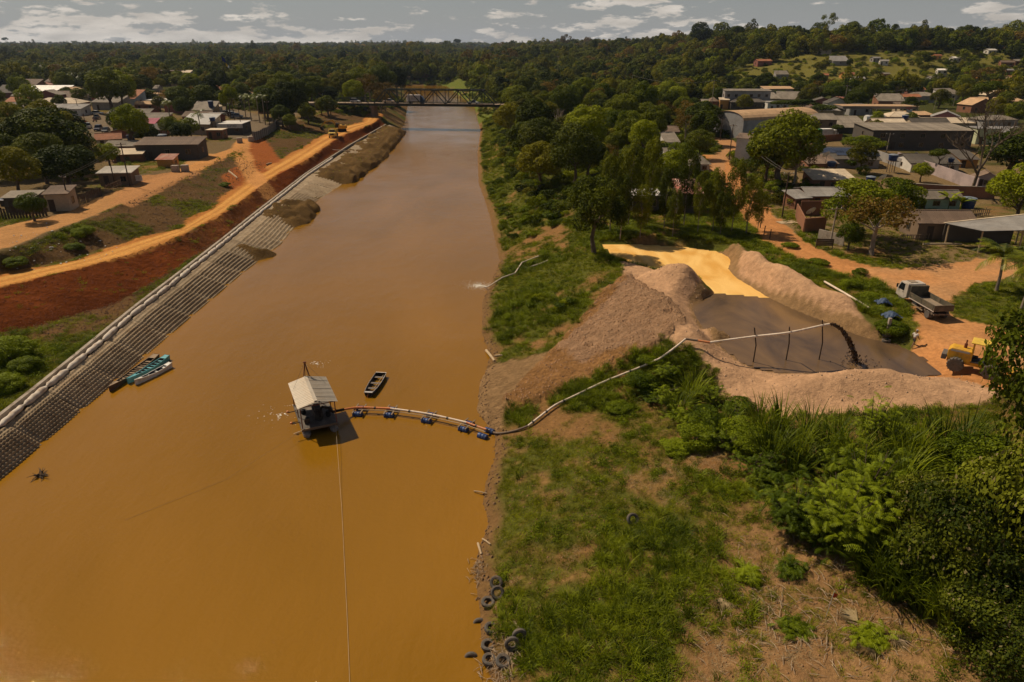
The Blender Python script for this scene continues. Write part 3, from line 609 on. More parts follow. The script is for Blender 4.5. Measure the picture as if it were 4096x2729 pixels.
# tree kinds at unit size: crown radius about 1, total height about hgt; placed with scale = crown radius
TREE = {}
def kind(k, mat, seeds, n, leaf, Hc, z0, nl, trunk=(.9, .09, .7), bark=None, **kw):
    TREE[k] = [(crown_mesh('crown_' + k, LM[mat], s, 1.0, Hc, z0, nl, n, leaf, **kw), trunk_mesh('trunk_' + k, bark or BARK, s, trunk[0], trunk[1], trunk[2]), z0 + Hc) for s in seeds]
kind('mango', 'mango', (1, 2, 3), 8500, .085, 1.55, .55, 34, (.8, .09, .6))
kind('olive', 'olive', (4, 5), 7500, .08, 1.5, .6, 32, (.9, .08, .6))
kind('bright', 'bright', (6, 7, 8), 7500, .083, 1.6, .6, 30, (.9, .08, .6))
kind('dark', 'dark', (9, 10), 8500, .08, 1.6, .5, 32, (.8, .09, .6))
kind('grey', 'grey', (11, 12), 7000, .08, 1.5, .6, 34, (.9, .07, .6))
kind('umbrella', 'dark', (13, 14), 2600, .10, .95, 1.2, 18, (1.35, .07, .8), shape='umbrella')
kind('column', 'dark', (15,), 2600, .15, 4.2, .3, 18, (1.2, .08, .3), shape='column')
kind('euca', 'euca', (16, 17, 18), 6500, .10, 3.0, .7, 34, (2.0, .035, .5), BARKP, lobe=(.18, .34), inner=.4, aspect=.4, shape='column')
kind('brown', 'brown', (19, 20), 1700, .085, 1.5, .6, 18, (1.0, .07, .75), BARKP, inner=.5)
kind('yellow', 'yellow', (21,), 2600, .10, 1.1, .9, 18, (1.1, .06, .6), shape='umbrella')
kind('sparse', 'grey', (22, 23), 1100, .10, 1.3, 1.0, 16, (1.3, .05, .8), BARKP, lobe=(.15, .28), inner=.5)
TREE_LABEL = {}
def tree(kindname, p, R, label, cat='tree', name='broadleaf_tree', group=None, hs=1.0, var=None, z=None):
    v = TREE[kindname]; cm, tm, h = v[var if var is not None else random.randrange(len(v))]
    zz = ground(p[0], p[1]) if z is None else z
    t = thing(name, label, cat, (p[0], p[1], zz - .05), random.uniform(0, 6.28), group)
    t.scale = (R * random.uniform(.93, 1.07), R * random.uniform(.93, 1.07), R * hs)
    link('crown', cm, t); link('trunk', tm, t); return t
def tree_px(kindname, sx, sy, wpx, hpx, label, **kw):
    """crown width / full height given in photograph pixels, foot at (sx, sy)"""
    p = G(sx, sy); t = T_of(p) * .25; R = wpx * t / 2; h = TREE[kindname][0][2]
    return tree(kindname, p, R, label, hs=max(.35, min(3.0, hpx * t * 1.06 / (R * h))), **kw)

# ------------------------------------------------------------------ grass and undergrowth (instanced stuff)
def blades(seed, n, h, spread, w, bend=.5, seg=2):
    rng = np.random.default_rng(seed); V = []; F = []
    for i in range(n):
        a = rng.uniform(0, 6.28); r = spread * rng.random() ** .6; b0 = np.array([r * math.cos(a), r * math.sin(a), -.03]); hh = h * rng.uniform(.5, 1.15)
        d = np.array([math.cos(a + rng.normal() * .8), math.sin(a + rng.normal() * .8), 0]) * bend * rng.uniform(.3, 1.4); s = np.array([-d[1], d[0], 0]); s = s / (np.linalg.norm(s) + 1e-9) * w * .5
        k = len(V)
        for j in range(seg):
            u = j / seg; c = b0 + np.array([0, 0, hh * (u - .25 * u * u * bend)]) + d * hh * u * u; V += [c - s * (1 - u * .6), c + s * (1 - u * .6)]
        c = b0 + np.array([0, 0, hh * (1 - .35 * bend)]) + d * hh; V += [c - s * .12, c + s * .12]
        for j in range(seg): F.append((k + 2 * j, k + 2 * j + 1, k + 2 * j + 3, k + 2 * j + 2))
    return np.array(V), np.array(F)
def proto(coll, name, me):
    o = bpy.data.objects.new(name, me); coll.objects.link(o); return o
def pcoll(name, meshes):
    c = bpy.data.collections.new(name)
    for i, m in enumerate(meshes): proto(c, '%s_%02d' % (name, i), m)
    return c
def bush_mesh(nm, mat, seed, n, leaf, Hc=.9, mat2=None, frac2=0, nl=10, aspect=.6): return crown_mesh(nm, mat, seed, 1.0, Hc, -.12, nl, n, leaf, mat2, frac2, aspect, lobe=(.3, .55), shape='dome')
PC_GRASS = pcoll('tuft', [mesh_np('tuft', *blades(s, 34, .34, .34, .028, .9), LM['grass']) for s in (1, 2, 3, 4)])
PC_TALL = pcoll('tall', [mesh_np('tall_tuft', *blades(s, 46, .85, .40, .045, .8, 3), LM['tallgrass']) for s in (5, 6, 7)])
PC_WEED = pcoll('weed', [bush_mesh('weed', LM['weed'], s, 170, .17, .8) for s in (31, 32, 33)])
PC_DRY = pcoll('dryt', [mesh_np('dry_tuft', *blades(s, 26, .30, .36, .022, 1.3), LM['straw']) for s in (8, 9)])
PC_BUSH = pcoll('bush', [bush_mesh('bush', LM[k], s, 900, .15, 1.2) for k, s in (('mango', 41), ('bright', 42), ('olive', 43), ('dark', 44), ('weed', 45))])
PC_FOREST = pcoll('wood', [crown_mesh('wood_crown', LM[k], s, 1.0, hc, z0, nl, n, lf, shape=sh) for k, s, hc, z0, nl, n, lf, sh in
    (('dark', 51, 1.5, .2, 20, 2200, .14, 'dome'), ('mango', 52, 1.5, .2, 22, 2200, .14, 'dome'), ('olive', 53, 1.5, .2, 20, 2000, .14, 'dome'), ('mango', 54, 1.3, .4, 16, 2000, .14, 'dome'), ('grey', 55, 1.4, .3, 18, 1800, .14, 'dome'), ('brown', 56, 1.2, .6, 16, 1200, .13, 'dome'), ('bright', 57, 1.5, .2, 18, 2000, .14, 'dome'), ('olive', 58, 2.0, .2, 18, 2000, .14, 'column'))])
_gn = None
def inst_group():
    global _gn
    if _gn: return _gn
    g = bpy.data.node_groups.new('scatter', 'GeometryNodeTree')
    g.interface.new_socket('Geometry', in_out='INPUT', socket_type='NodeSocketGeometry'); sk = g.interface.new_socket('Set', in_out='INPUT', socket_type='NodeSocketCollection')
    g.interface.new_socket('Geometry', in_out='OUTPUT', socket_type='NodeSocketGeometry')
    N = g.nodes.new; L = g.links.new; gi = N('NodeGroupInput'); go = N('NodeGroupOutput')
    iop = N('GeometryNodeInstanceOnPoints'); ci = N('GeometryNodeCollectionInfo'); ci.inputs['Separate Children'].default_value = True; ci.inputs['Reset Children'].default_value = True
    L(gi.outputs[1], ci.inputs['Collection']); L(gi.outputs[0], iop.inputs['Points']); L(ci.outputs[0], iop.inputs['Instance']); iop.inputs['Pick Instance'].default_value = True
    for nm, ty, sock in (('pick', 'INT', 'Instance Index'), ('rot', 'FLOAT_VECTOR', 'Rotation'), ('scl', 'FLOAT_VECTOR', 'Scale')):
        na = N('GeometryNodeInputNamedAttribute'); na.data_type = ty; na.inputs['Name'].default_value = nm
        o = [q for q in na.outputs if q.enabled and q.name == 'Attribute'][0]; L(o, iop.inputs[sock])
    L(iop.outputs[0], go.inputs[0]); _gn = (g, sk.identifier); return _gn
def scatter(name, label, coll, P, scl, pick=None, tilt=.12):
    n = len(P); me = bpy.data.meshes.new(name); me.vertices.add(n); me.vertices.foreach_set('co', np.asarray(P, np.float32).ravel())
    a = me.attributes.new('pick', 'INT', 'POINT'); pk = RNG.integers(0, len(coll.objects), n).astype(np.int32) if pick is None else np.asarray(pick, np.int32); a.data.foreach_set('value', pk)
    rot = np.stack([RNG.normal(0, tilt, n), RNG.normal(0, tilt, n), RNG.uniform(0, 6.28, n)], -1).astype(np.float32)
    a = me.attributes.new('rot', 'FLOAT_VECTOR', 'POINT'); a.data.foreach_set('vector', rot.ravel())
    s = np.asarray(scl, np.float32); s = np.stack([s, s, s * RNG.uniform(.75, 1.25, n)], -1) if s.ndim == 1 else s
    a = me.attributes.new('scl', 'FLOAT_VECTOR', 'POINT'); a.data.foreach_set('vector', s.astype(np.float32).ravel())
    o = link(name, me); g, ident = inst_group(); md = o.modifiers.new('scatter', 'NODES'); md.node_group = g; md[ident] = coll
    o['kind'] = 'stuff'; o['label'] = label; return o
def glook(A, x, y):
    i = np.clip(np.searchsorted(gx, x) - 1, 0, len(gx) - 2); j = np.clip(np.searchsorted(gy, y) - 1, 0, len(gy) - 2); return A[j, i]
def in_view(x, y, z, m=30):
    dz = z - CAMH; f = y * CP - dz * SP; u = y * SP + dz * CP
    px = 512 + FPX * x / np.maximum(f, .1); py = 341 - FPX * u / np.maximum(f, .1)
    return (f > 1) & (px > -m) & (px < 1024 + m) & (py > -m) & (py < 682 + m)
def spread(x0, x1, y0, y1, dens, mask=None):
    n = int((x1 - x0) * (y1 - y0) * dens); x = RNG.uniform(x0, x1, n); y = RNG.uniform(y0, y1, n); z = hz(x, y); k = in_view(x, y, z)
    x, y, z = x[k], y[k], z[k]
    if mask is not None:
        k = RNG.random(len(x)) < mask(x, y); x, y, z = x[k], y[k], z[k]
    return np.stack([x, y, z], -1)
gmask = lambda x, y: glook(GG, x, y)
def lush(x, y): return sst(-.1, .45, fbm(x, y, 7, 3, 31))
def scatter_grass():
    A = np.concatenate([spread(-4, 50, 22, 60, 12, gmask), spread(-6, 40, 60, 118, 9, gmask), spread(-16, 30, 118, 310, 2.6, gmask), spread(25, 75, 60, 125, 6, gmask)])
    d = np.hypot(A[:, 0], A[:, 1]); scatter('bank_grass', 'short green grass covering the right river bank', PC_GRASS, A, (.62 + .25 * sst(60, 200, d) * 2) * RNG.uniform(.7, 1.3, len(A)))
    A = np.concatenate([spread(-4, 50, 22, 60, 11, lambda x, y: gmask(x, y) * lush(x, y)), spread(-6, 45, 60, 118, 7, lambda x, y: gmask(x, y) * lush(x, y)), spread(-20, 30, 118, 320, 2.6, lambda x, y: gmask(x, y) * lush(x, y))])
    scatter('tall_grass', 'taller lush grass patches on the right river bank', PC_TALL, A, .75 * RNG.uniform(.5, 1.25, len(A)))
    A = np.concatenate([spread(-4, 50, 22, 60, 4.2, lambda x, y: gmask(x, y) * sst(-.15, .3, fbm(x, y, 4, 3, 35))), spread(3, 30, 22, 46, 5, lambda x, y: (1 - gmask(x, y)) * sst(.12, .35, fbm(x, y, 3, 3, 71))), spread(-6, 75, 60, 118, 1.0, gmask), spread(-22, 30, 118, 320, .5, gmask)])
    scatter('bank_weeds', 'low leafy weeds scattered over the right river bank', PC_WEED, A, .42 * RNG.uniform(.4, 1.4, len(A)))
    lm = lambda x, y: gmask(x, y) * (x < XK(y) - .3)
    A = np.concatenate([spread(-110, -43, 40, 130, 5, lm), spread(-100, -43, 130, 310, 1.6, lm), spread(-100, -40, 100, 300, .5, lambda x, y: .25 * (x > XK(y)) * (x < XL(y)))])
    scatter('verge_grass', 'green grass on the verge and slopes of the left bank', PC_GRASS, A, .85 * RNG.uniform(.6, 1.4, len(A)))
    A = np.concatenate([spread(-110, -43, 40, 130, 1.6, lambda x, y: lm(x, y) * lush(x, y)), spread(-100, -43, 130, 310, .7, lambda x, y: lm(x, y) * lush(x, y))])
    scatter('verge_weeds', 'leafy weeds and tall grass on the left bank slopes', PC_WEED, A, .55 * RNG.uniform(.5, 1.5, len(A)))
    dm = lambda x, y: (1 - gmask(x, y)) * (glook(GCL, x, y) == 0) * sst(-.2, .4, fbm(x, y, 3, 3, 41))
    A = np.concatenate([spread(-1, 32, 22, 50, 9, dm), spread(-100, -48, 70, 180, .35, dm)])
    scatter('dry_grass', 'dry straw-coloured grass on the bare soil', PC_DRY, A, .6 * RNG.uniform(.5, 1.4, len(A)))
scatter_grass()
# ------------------------------------------------------------------ far woods (instanced stuff)
def scatter_forest():
    P = []; R = []
    def fill(x0, x1, y0, y1, dens, r, mask=None):
        A = spread(x0, x1, y0, y1, dens, mask)
        if len(A): P.append(A); R.append(RNG.uniform(r[0], r[1], len(A)))
    rb = lambda x, y: (x > XR(y) + 11) * 1.0
    lb = lambda x, y: (x < XL(y) - 13) * 1.0
    hillopen = lambda x, y: rb(x, y) * (1 - .95 * CLEAR(x, y)) * (1 - .97 * (sst(-.1, .25, fbm(x, y, 60, 3, 21) + .5 * fbm(x, y, 9, 4, 1)) * sst(400, 440, y) * (1 - sst(560, 600, y)) * (x > 110)))
    fill(-70, 420, 345, 520, .021, (2.6, 5.6), lambda x, y: hillopen(x, y) * (1 - .75 * sst(60, 90, x) * (y < 430)))
    fill(-80, 700, 520, 800, .017, (3.6, 6.6), hillopen)
    fill(-900, -60, 430, 800, .013, (3.6, 6.4), lambda x, y: lb(x, y) * (1 - .5 * sst(-230, -300, x)))
    fill(-1200, 900, 800, 1400, .0085, (4.5, 8.0), lambda x, y: 1 - .9 * ((fbm(x, y, 40, 3, 8) > .28) & (x < 50)))
    fill(-2000, 2000, 1400, 2400, .0045, (5.5, 9.5)); fill(-3400, 3400, 2400, 4600, .0016, (7, 12))
    fill(-160, 70, 668, 800, .03, (3.6, 6.4))
    A = np.concatenate(P); R = np.concatenate(R); s = np.stack([R, R, R * RNG.uniform(.8, 1.25, len(R))], -1)
    em = RNG.random(len(s)) < .06; s[em] *= np.array([1.1, 1.1, 1.3]); s *= RNG.uniform(.75, 1.2, len(s))[:, None]
    crest = (A[:, 1] > 540) & (A[:, 1] < 700) & (A[:, 0] > 90); s[crest] *= 1.2
    pk = RNG.integers(0, 8, len(R)); low = fbm(A[:, 0], A[:, 1], 120, 2, 14); pk = np.where((low > .1) & (pk == 6), 1, pk); pk = np.where((low < -.05) & (pk == 0), 2, pk); pk = np.where((pk == 5) & (RNG.random(len(pk)) < .65), 3, pk)
    scatter('distant_forest', 'dense mixed green forest stretching to the horizon', PC_FOREST, A, s, pk, .03)
    # thickets under the riverside trees
    A = np.concatenate([spread(-14, 75, 118, 330, .16, lambda x, y: (x > XR(y) + 7) * (glook(GCL, x, y) == 0) * (1 - .85 * sst(48, 60, x - .14 * (y - 120)))), spread(-16, 20, 118, 330, .10, lambda x, y: 0 * x),
        spread(-120, -60, 300, 440, .1, lambda x, y: (x < XL(y) - 2) * 1.0), spread(-35, 30, 330, 640, .06, lambda x, y: (x > XR(y) + 2) * (x < XR(y) + 14)), spread(-150, 20, 656, 690, .14)])
    scatter('undergrowth', 'dense dark undergrowth below the riverside trees', PC_BUSH, A, RNG.uniform(.7, 1.9, len(A)), tilt=.05)
    A = np.concatenate([spread(-16, 20, 112, 330, .42, lambda x, y: (x > XR(y) + 1.2) * (x < XR(y) + 12) * lush(x, y)), spread(-35, 30, 330, 640, .12, lambda x, y: (x > XR(y) + 1) * (x < XR(y) + 14)), spread(-6, 16, 60, 112, .12, lambda x, y: gmask(x, y) * lush(x, y))])
    scatter('bank_shrubs', 'bright green creepers and low shrubs on the right bank slope', PC_BUSH, A, RNG.uniform(.4, 1.2, len(A)), np.where(RNG.random(len(A)) < .5, 1, 4), .05)
    # low scrub over the hillside pasture and between the far houses
    A = np.concatenate([spread(100, 420, 400, 600, .018), spread(60, 300, 330, 430, .02)])
    scatter('hillside_scrub', 'scattered green scrub on the hillside pasture', PC_BUSH, A, RNG.uniform(.8, 2.6, len(A)), tilt=.05)
scatter_forest()
# ------------------------------------------------------------------ common materials
CONC = pm('concrete', (.36, .30, .235), .9, .2, 2, bump=.3, dirt=(.16, .11, .07)); FABRIC = pm('geotextile', (.60, .52, .43), .9, .15, 3, dirt=(.33, .22, .13), dirt_amt=.4)
MATT = pm('grout_mattress', (.36, .27, .17), .95, .18, 1.2, bump=.3, dirt=(.20, .13, .07), dirt_amt=.6, rnd=.13)
WOOD = pm('weathered_wood', (.22, .155, .10), .9, .3, 4, bump=.4, rnd=.2); WOODL = pm('pale_wood', (.42, .31, .19), .85, .25, 4, bump=.3, rnd=.15); WOODD = pm('dark_wood', (.07, .048, .032), .9, .3, 4, bump=.3)
RUSTR = pm('rusty_steel', (.17, .055, .025), .75, .35, 5, bump=.3); STEEL = pm('dark_steel', (.06, .058, .055), .6, .3, 4, metal=.4); BLACK = pm('black_rubber', (.018, .017, .016), .85, .3, 6)
TYRE = pm('dusty_tyre', (.10, .088, .075), .9, .35, 5, bump=.3, dirt=(.15, .10, .065)); GLASSD = pm('dark_glass', (.012, .014, .016), .12, .1, 2, spec=.6)
ALU = pm('bare_aluminium', (.52, .48, .44), .45, .15, 4, metal=.7); WHITE = pm('white_paint', (.72, .69, .63), .6, .1, 2, dirt=(.45, .36, .27)); TEAL = pm('teal_paint', (.10, .36, .40), .55, .15, 3, dirt=(.12, .22, .22))
BLUEP = pm('blue_plastic', (.022, .05, .16), .4, .2, 4, dirt=(.04, .06, .11)); ORNG = pm('orange_pipe', (.62, .20, .065), .5, .15, 3, dirt=(.42, .24, .13)); PVC = pm('pale_pvc', (.74, .60, .47), .5, .12, 3, dirt=(.50, .36, .24))
MUD = pm('mud', (.17, .10, .05), .95, .3, 3, bump=.8); HOSE = pm('grey_hose', (.17, .12, .085), .8, .2, 4); YELP = pm('yellow_paint', (.62, .33, .025), .5, .15, 3, dirt=(.36, .20, .06)); YELL = pm('bright_yellow_paint', (.72, .47, .06), .45, .12, 3, dirt=(.4, .25, .08))
REDP = pm('red_plastic', (.45, .05, .02), .5, .15, 3)

# ------------------------------------------------------------------ revetment along the left bank
def revetment():
    root = thing('river_revetment', 'long quilted concrete mattress revetment with kerb and white bags along left bank', 'revetment', (float(XK(50)), 30, 0))
    o = root.location.copy()
    def crest(y): return Vector((float(XK(y)) + .95, y, 2.0)) - o
    def toe(y): return Vector((float(XL(y)) + .7, y, -.38)) - o
    y = 33.0; k = 0
    while y < 292:
        L = 6.2 if y < 140 else 12.0; nb = int(L / .42) if y < 150 else 12; q = 4 if y < 105 else (3 if y < 150 else 2)
        nv = 12; nu = nb * q; V = []; F = []
        bulge = random.uniform(-.1, .12)
        for i in range(nu + 1):
            yy = y + L * i / nu; c = crest(yy); t = toe(yy); seam = min(i, nu - i) / q
            for j in range(nv * q + 1):
                v = j / (nv * q); wav = .45 * math.sin(v * math.pi) * math.sin(i / nu * math.pi)
                p = c.lerp(t, v); a = abs(math.sin(math.pi * (i / q + wav * 1.6))); b = abs(math.sin(math.pi * j / q))
                soft = .35 if v < .14 else 1
                hgt = .34 * ((a * b) ** 1.1) * soft * min(1, seam * .9 + .1) + bulge * math.sin(v * math.pi) + .2 * math.sin(v * math.pi) * math.sin(i / nu * math.pi) ** .6 - .08
                V.append((p.x + hgt * .6, p.y, p.z + hgt * .8))
        m = nv * q + 1
        for i in range(nu):
            for j in range(nv * q): F.append((i * m + j, (i + 1) * m + j, (i + 1) * m + j + 1, i * m + j + 1))
        link('mattress_panel', mesh_np('mattress_panel', V, F, MATT, True), root); y += L; k += 1
    # kerb wall in lengths
    y = 33.0
    while y < 292:
        L = 8.0; a = Vector((float(XK(y)) - .05, y, 0)) - o; b = Vector((float(XK(y + L)) - .05, y + L - .03, 0)) - o
        mb = MB(); d = (b - a).normalized(); n = Vector((d.y, -d.x, 0)) * .2; prof = [a - n, a + n, b + n, b - n]
        vs = [(p.x, p.y, 1.2) for p in prof] + [(p.x, p.y, 2.46) for p in prof]
        mb.add(vs, [(0, 1, 2, 3), (7, 6, 5, 4), (0, 4, 5, 1), (1, 5, 6, 2), (2, 6, 7, 3), (3, 7, 4, 0)]); mb.build('kerb_block', CONC, root, bevel=.03); y += L
    # bags on the crest
    tube = MB(); n = 9; pts = [(0, -1.85 + 3.7 * i / n, .05 * math.sin(i * 2.1)) for i in range(n + 1)]; rad = [.12, .27, .31, .31, .32, .31, .32, .31, .27, .11]
    tube.tube(pts, rad, 10); me = tube.mesh('bag', FABRIC, True); y = 34
    while y < 205:
        c = Vector((float(XK(y)) + .62, y, 2.12)) - o; d = float(XK(y + 1.8) - XK(y - 1.8)) / 3.6
        link('bag', me, root, c, (random.uniform(-.02, .02), random.uniform(0, 6), -math.atan(d) + random.uniform(-.04, .04)), (1, 1, random.uniform(.85, 1.05))); y += 3.75
revetment()

# ------------------------------------------------------------------ boats
def canoe(name, label, bow, stern, w, hull_m, in_m, seat_m, deck_m, nseat, deck_bow=.16, deck_st=.13, z=0.0, transom=True):
    b = Vector((*bow[:2], z)); s = Vector((*stern[:2], z)); d = b - s; L = d.length; t = thing(name, label, 'boat', (b + s) / 2, math.atan2(d.y, d.x))
    def ring(u, inner=0.0):
        hw = w / 2 * (math.sin(math.pi * min(1, (1.0 - u) * .62 + .0)) ** .75 if u > .5 else (.62 + .38 * math.sin(math.pi * u)))
        hw = max(hw, .035) - inner; sh = .42 + .18 * abs(u - .45) ** 2 * 4
        bt = -.12 + .30 * max(0, u - .78) ** 1.3 * 4
        return hw, sh, bt
    N = 16
    hull = MB(); V = []
    for i in range(N + 1):
        u = i / N; x = -L / 2 + L * u; hw, sh, bt = ring(u); V += [(x, -hw, sh), (x, -hw * .72, bt + .02), (x, 0, bt - .04), (x, hw * .72, bt + .02), (x, hw, sh)]
    F = [(i * 5 + j, (i + 1) * 5 + j, (i + 1) * 5 + j + 1, i * 5 + j + 1) for i in range(N) for j in range(4)] + [(0, 1, 2, 3, 4), tuple(N * 5 + j for j in (4, 3, 2, 1, 0))]
    hull.add(V, F); hull.build('hull', hull_m, t)
    fl = MB(); V = []
    for i in range(N + 1):
        u = i / N; x = -L / 2 + .03 + (L - .06) * u; hw, sh, bt = ring(u, .03); hw = max(hw, .02); V += [(x, -hw, sh - .01), (x, -hw * .74, bt + .05), (x, 0, bt + .03), (x, hw * .74, bt + .05), (x, hw, sh - .01)]
    fl.add(V, [(i * 5 + j, i * 5 + j + 1, (i + 1) * 5 + j + 1, (i + 1) * 5 + j) for i in range(N) for j in range(4)]); fl.build('inner_planking', in_m, t)
    gw = MB()
    for sgn in (-1, 1): gw.tube([(-L / 2 + L * i / N, sgn * ring(i / N)[0], ring(i / N)[1] + .012) for i in range(N + 1)], .035, 5)
    gw.build('gunwale', seat_m if deck_m is None else deck_m, t)
    if deck_m:
        for a, bb in ((1 - deck_bow, .985), (.012, deck_st)):
            mb = MB(); V = []
            for i in range(5):
                u = a + (bb - a) * i / 4; hw, sh, bt = ring(u, .01); x = -L / 2 + L * u; V += [(x, -hw, sh + .02), (x, hw, sh + .02)]
            mb.add(V, [(2 * i, 2 * i + 1, 2 * i + 3, 2 * i + 2) for i in range(4)]); mb.build('deck', deck_m, t)
    for i in range(nseat):
        u = .2 + .62 * i / max(1, nseat - 1); hw, sh, bt = ring(u, .02); mb = MB(); mb.box((-L / 2 + L * u, 0, sh - .1), (.22 if i % 3 == 0 else .1, hw * 1.9, .035)); mb.build('thwart', seat_m, t)
    return t
BRWN = pm('brown_boat', (.10, .062, .036), .85, .3, 4, bump=.2); DKBL = pm('navy_paint', (.018, .02, .035), .6, .2, 4); BRIN = pm('bleached_planks', (.30, .215, .14), .9, .25, 5)
ORIN = pm('orange_boards', (.36, .15, .045), .8, .25, 5); GRYIN = pm('grey_boards', (.16, .13, .11), .85, .2, 5)
canoe('wooden_canoe', 'long brown wooden canoe with many thwarts against the revetment', S(437, 1558, .3), S(629, 1424, .3), 1.0, BRWN, WOODD, BRIN, BRIN, 12, .17, .12)
canoe('teal_canoe', 'teal painted canoe with teal bow and stern decks', S(510, 1527, .3), S(672, 1428, .3), .88, TEAL, GRYIN, TEAL, TEAL, 8, .22, .13)
canoe('white_canoe', 'small white canoe with dark blue inside beside teal canoe', S(540, 1532, .3), S(684, 1458, .3), .7, WHITE, DKBL, WHITE, WHITE, 4, .2, .15)
def jon_boat():
    a = S(1473, 1576, .35); b = S(1525, 1494, .35); d = b - a; L = d.length; t = thing('jon_boat', 'flat-ended black aluminium boat moored beside the floating pipe', 'boat', ((a + b) / 2)[:2] + (0,), math.atan2(d.y, d.x))
    prof = [(0, .40, .48, .10), (.25, .56, .44, -.08), (.5, .62, .42, -.1), (.75, .62, .42, -.1), (.93, .58, .44, -.05), (1, .56, .46, .0)]
    def ring(i, ins): u, hw, sh, bt = prof[i]; return (-L / 2 + L * u, hw - ins, sh, bt + ins)
    for nm, ins, m in (('hull', 0, pm('tarred_aluminium', (.05, .05, .05), .55, .3, 4, metal=.4)), ('inner_hull', .03, pm('dark_inner_hull', (.035, .033, .032), .7, .3, 4))):
        mb = MB(); V = []
        for i in range(len(prof)): x, hw, sh, bt = ring(i, ins); V += [(x, -hw, sh), (x, -hw * .82, bt), (x, hw * .82, bt), (x, hw, sh)]
        F = [(i * 4 + j, (i + 1) * 4 + j, (i + 1) * 4 + j + 1, i * 4 + j + 1) for i in range(len(prof) - 1) for j in range(3)] + [(0, 1, 2, 3), tuple(len(V) - 1 - j for j in range(4))]
        mb.add(V, F); mb.build(nm, m, t)
    rim = MB(); pts = [(ring(i, 0)[0], -ring(i, 0)[1], ring(i, 0)[2] + .01) for i in range(6)] + [(ring(i, 0)[0], ring(i, 0)[1], ring(i, 0)[2] + .01) for i in range(5, -1, -1)]; pts.append(pts[0]); rim.tube(pts, .03, 5); rim.build('gunwale', ALU, t)
    mb = MB(); mb.box((-L / 2 + .16, 0, .47), (.3, .84, .03)); mb.build('bow_deck', ALU, t)
    for u in (.3, .55, .84): mb = MB(); mb.box((-L / 2 + L * u, 0, .27), (.32, 1.1, .03)); mb.build('seat', GRYIN, t)
    mb = MB(); mb.cyl((-L * .28, -.33, .5), (L * .36, -.42, .5), .025); mb.build('pole', WOODL, setp(thing('boat_pole', 'long pale wooden pole lying inside the black boat', 'pole', t.location, t.rotation_euler.z)))
    mb = MB(); mb.tube([(0, 0, .42), (-.25, .02, .1), (-.55, .05, -.1)], .018, 5); r = mb.build('mooring_rope', ORNG, t, loc=(-L / 2, 0, 0))
jon_boat()
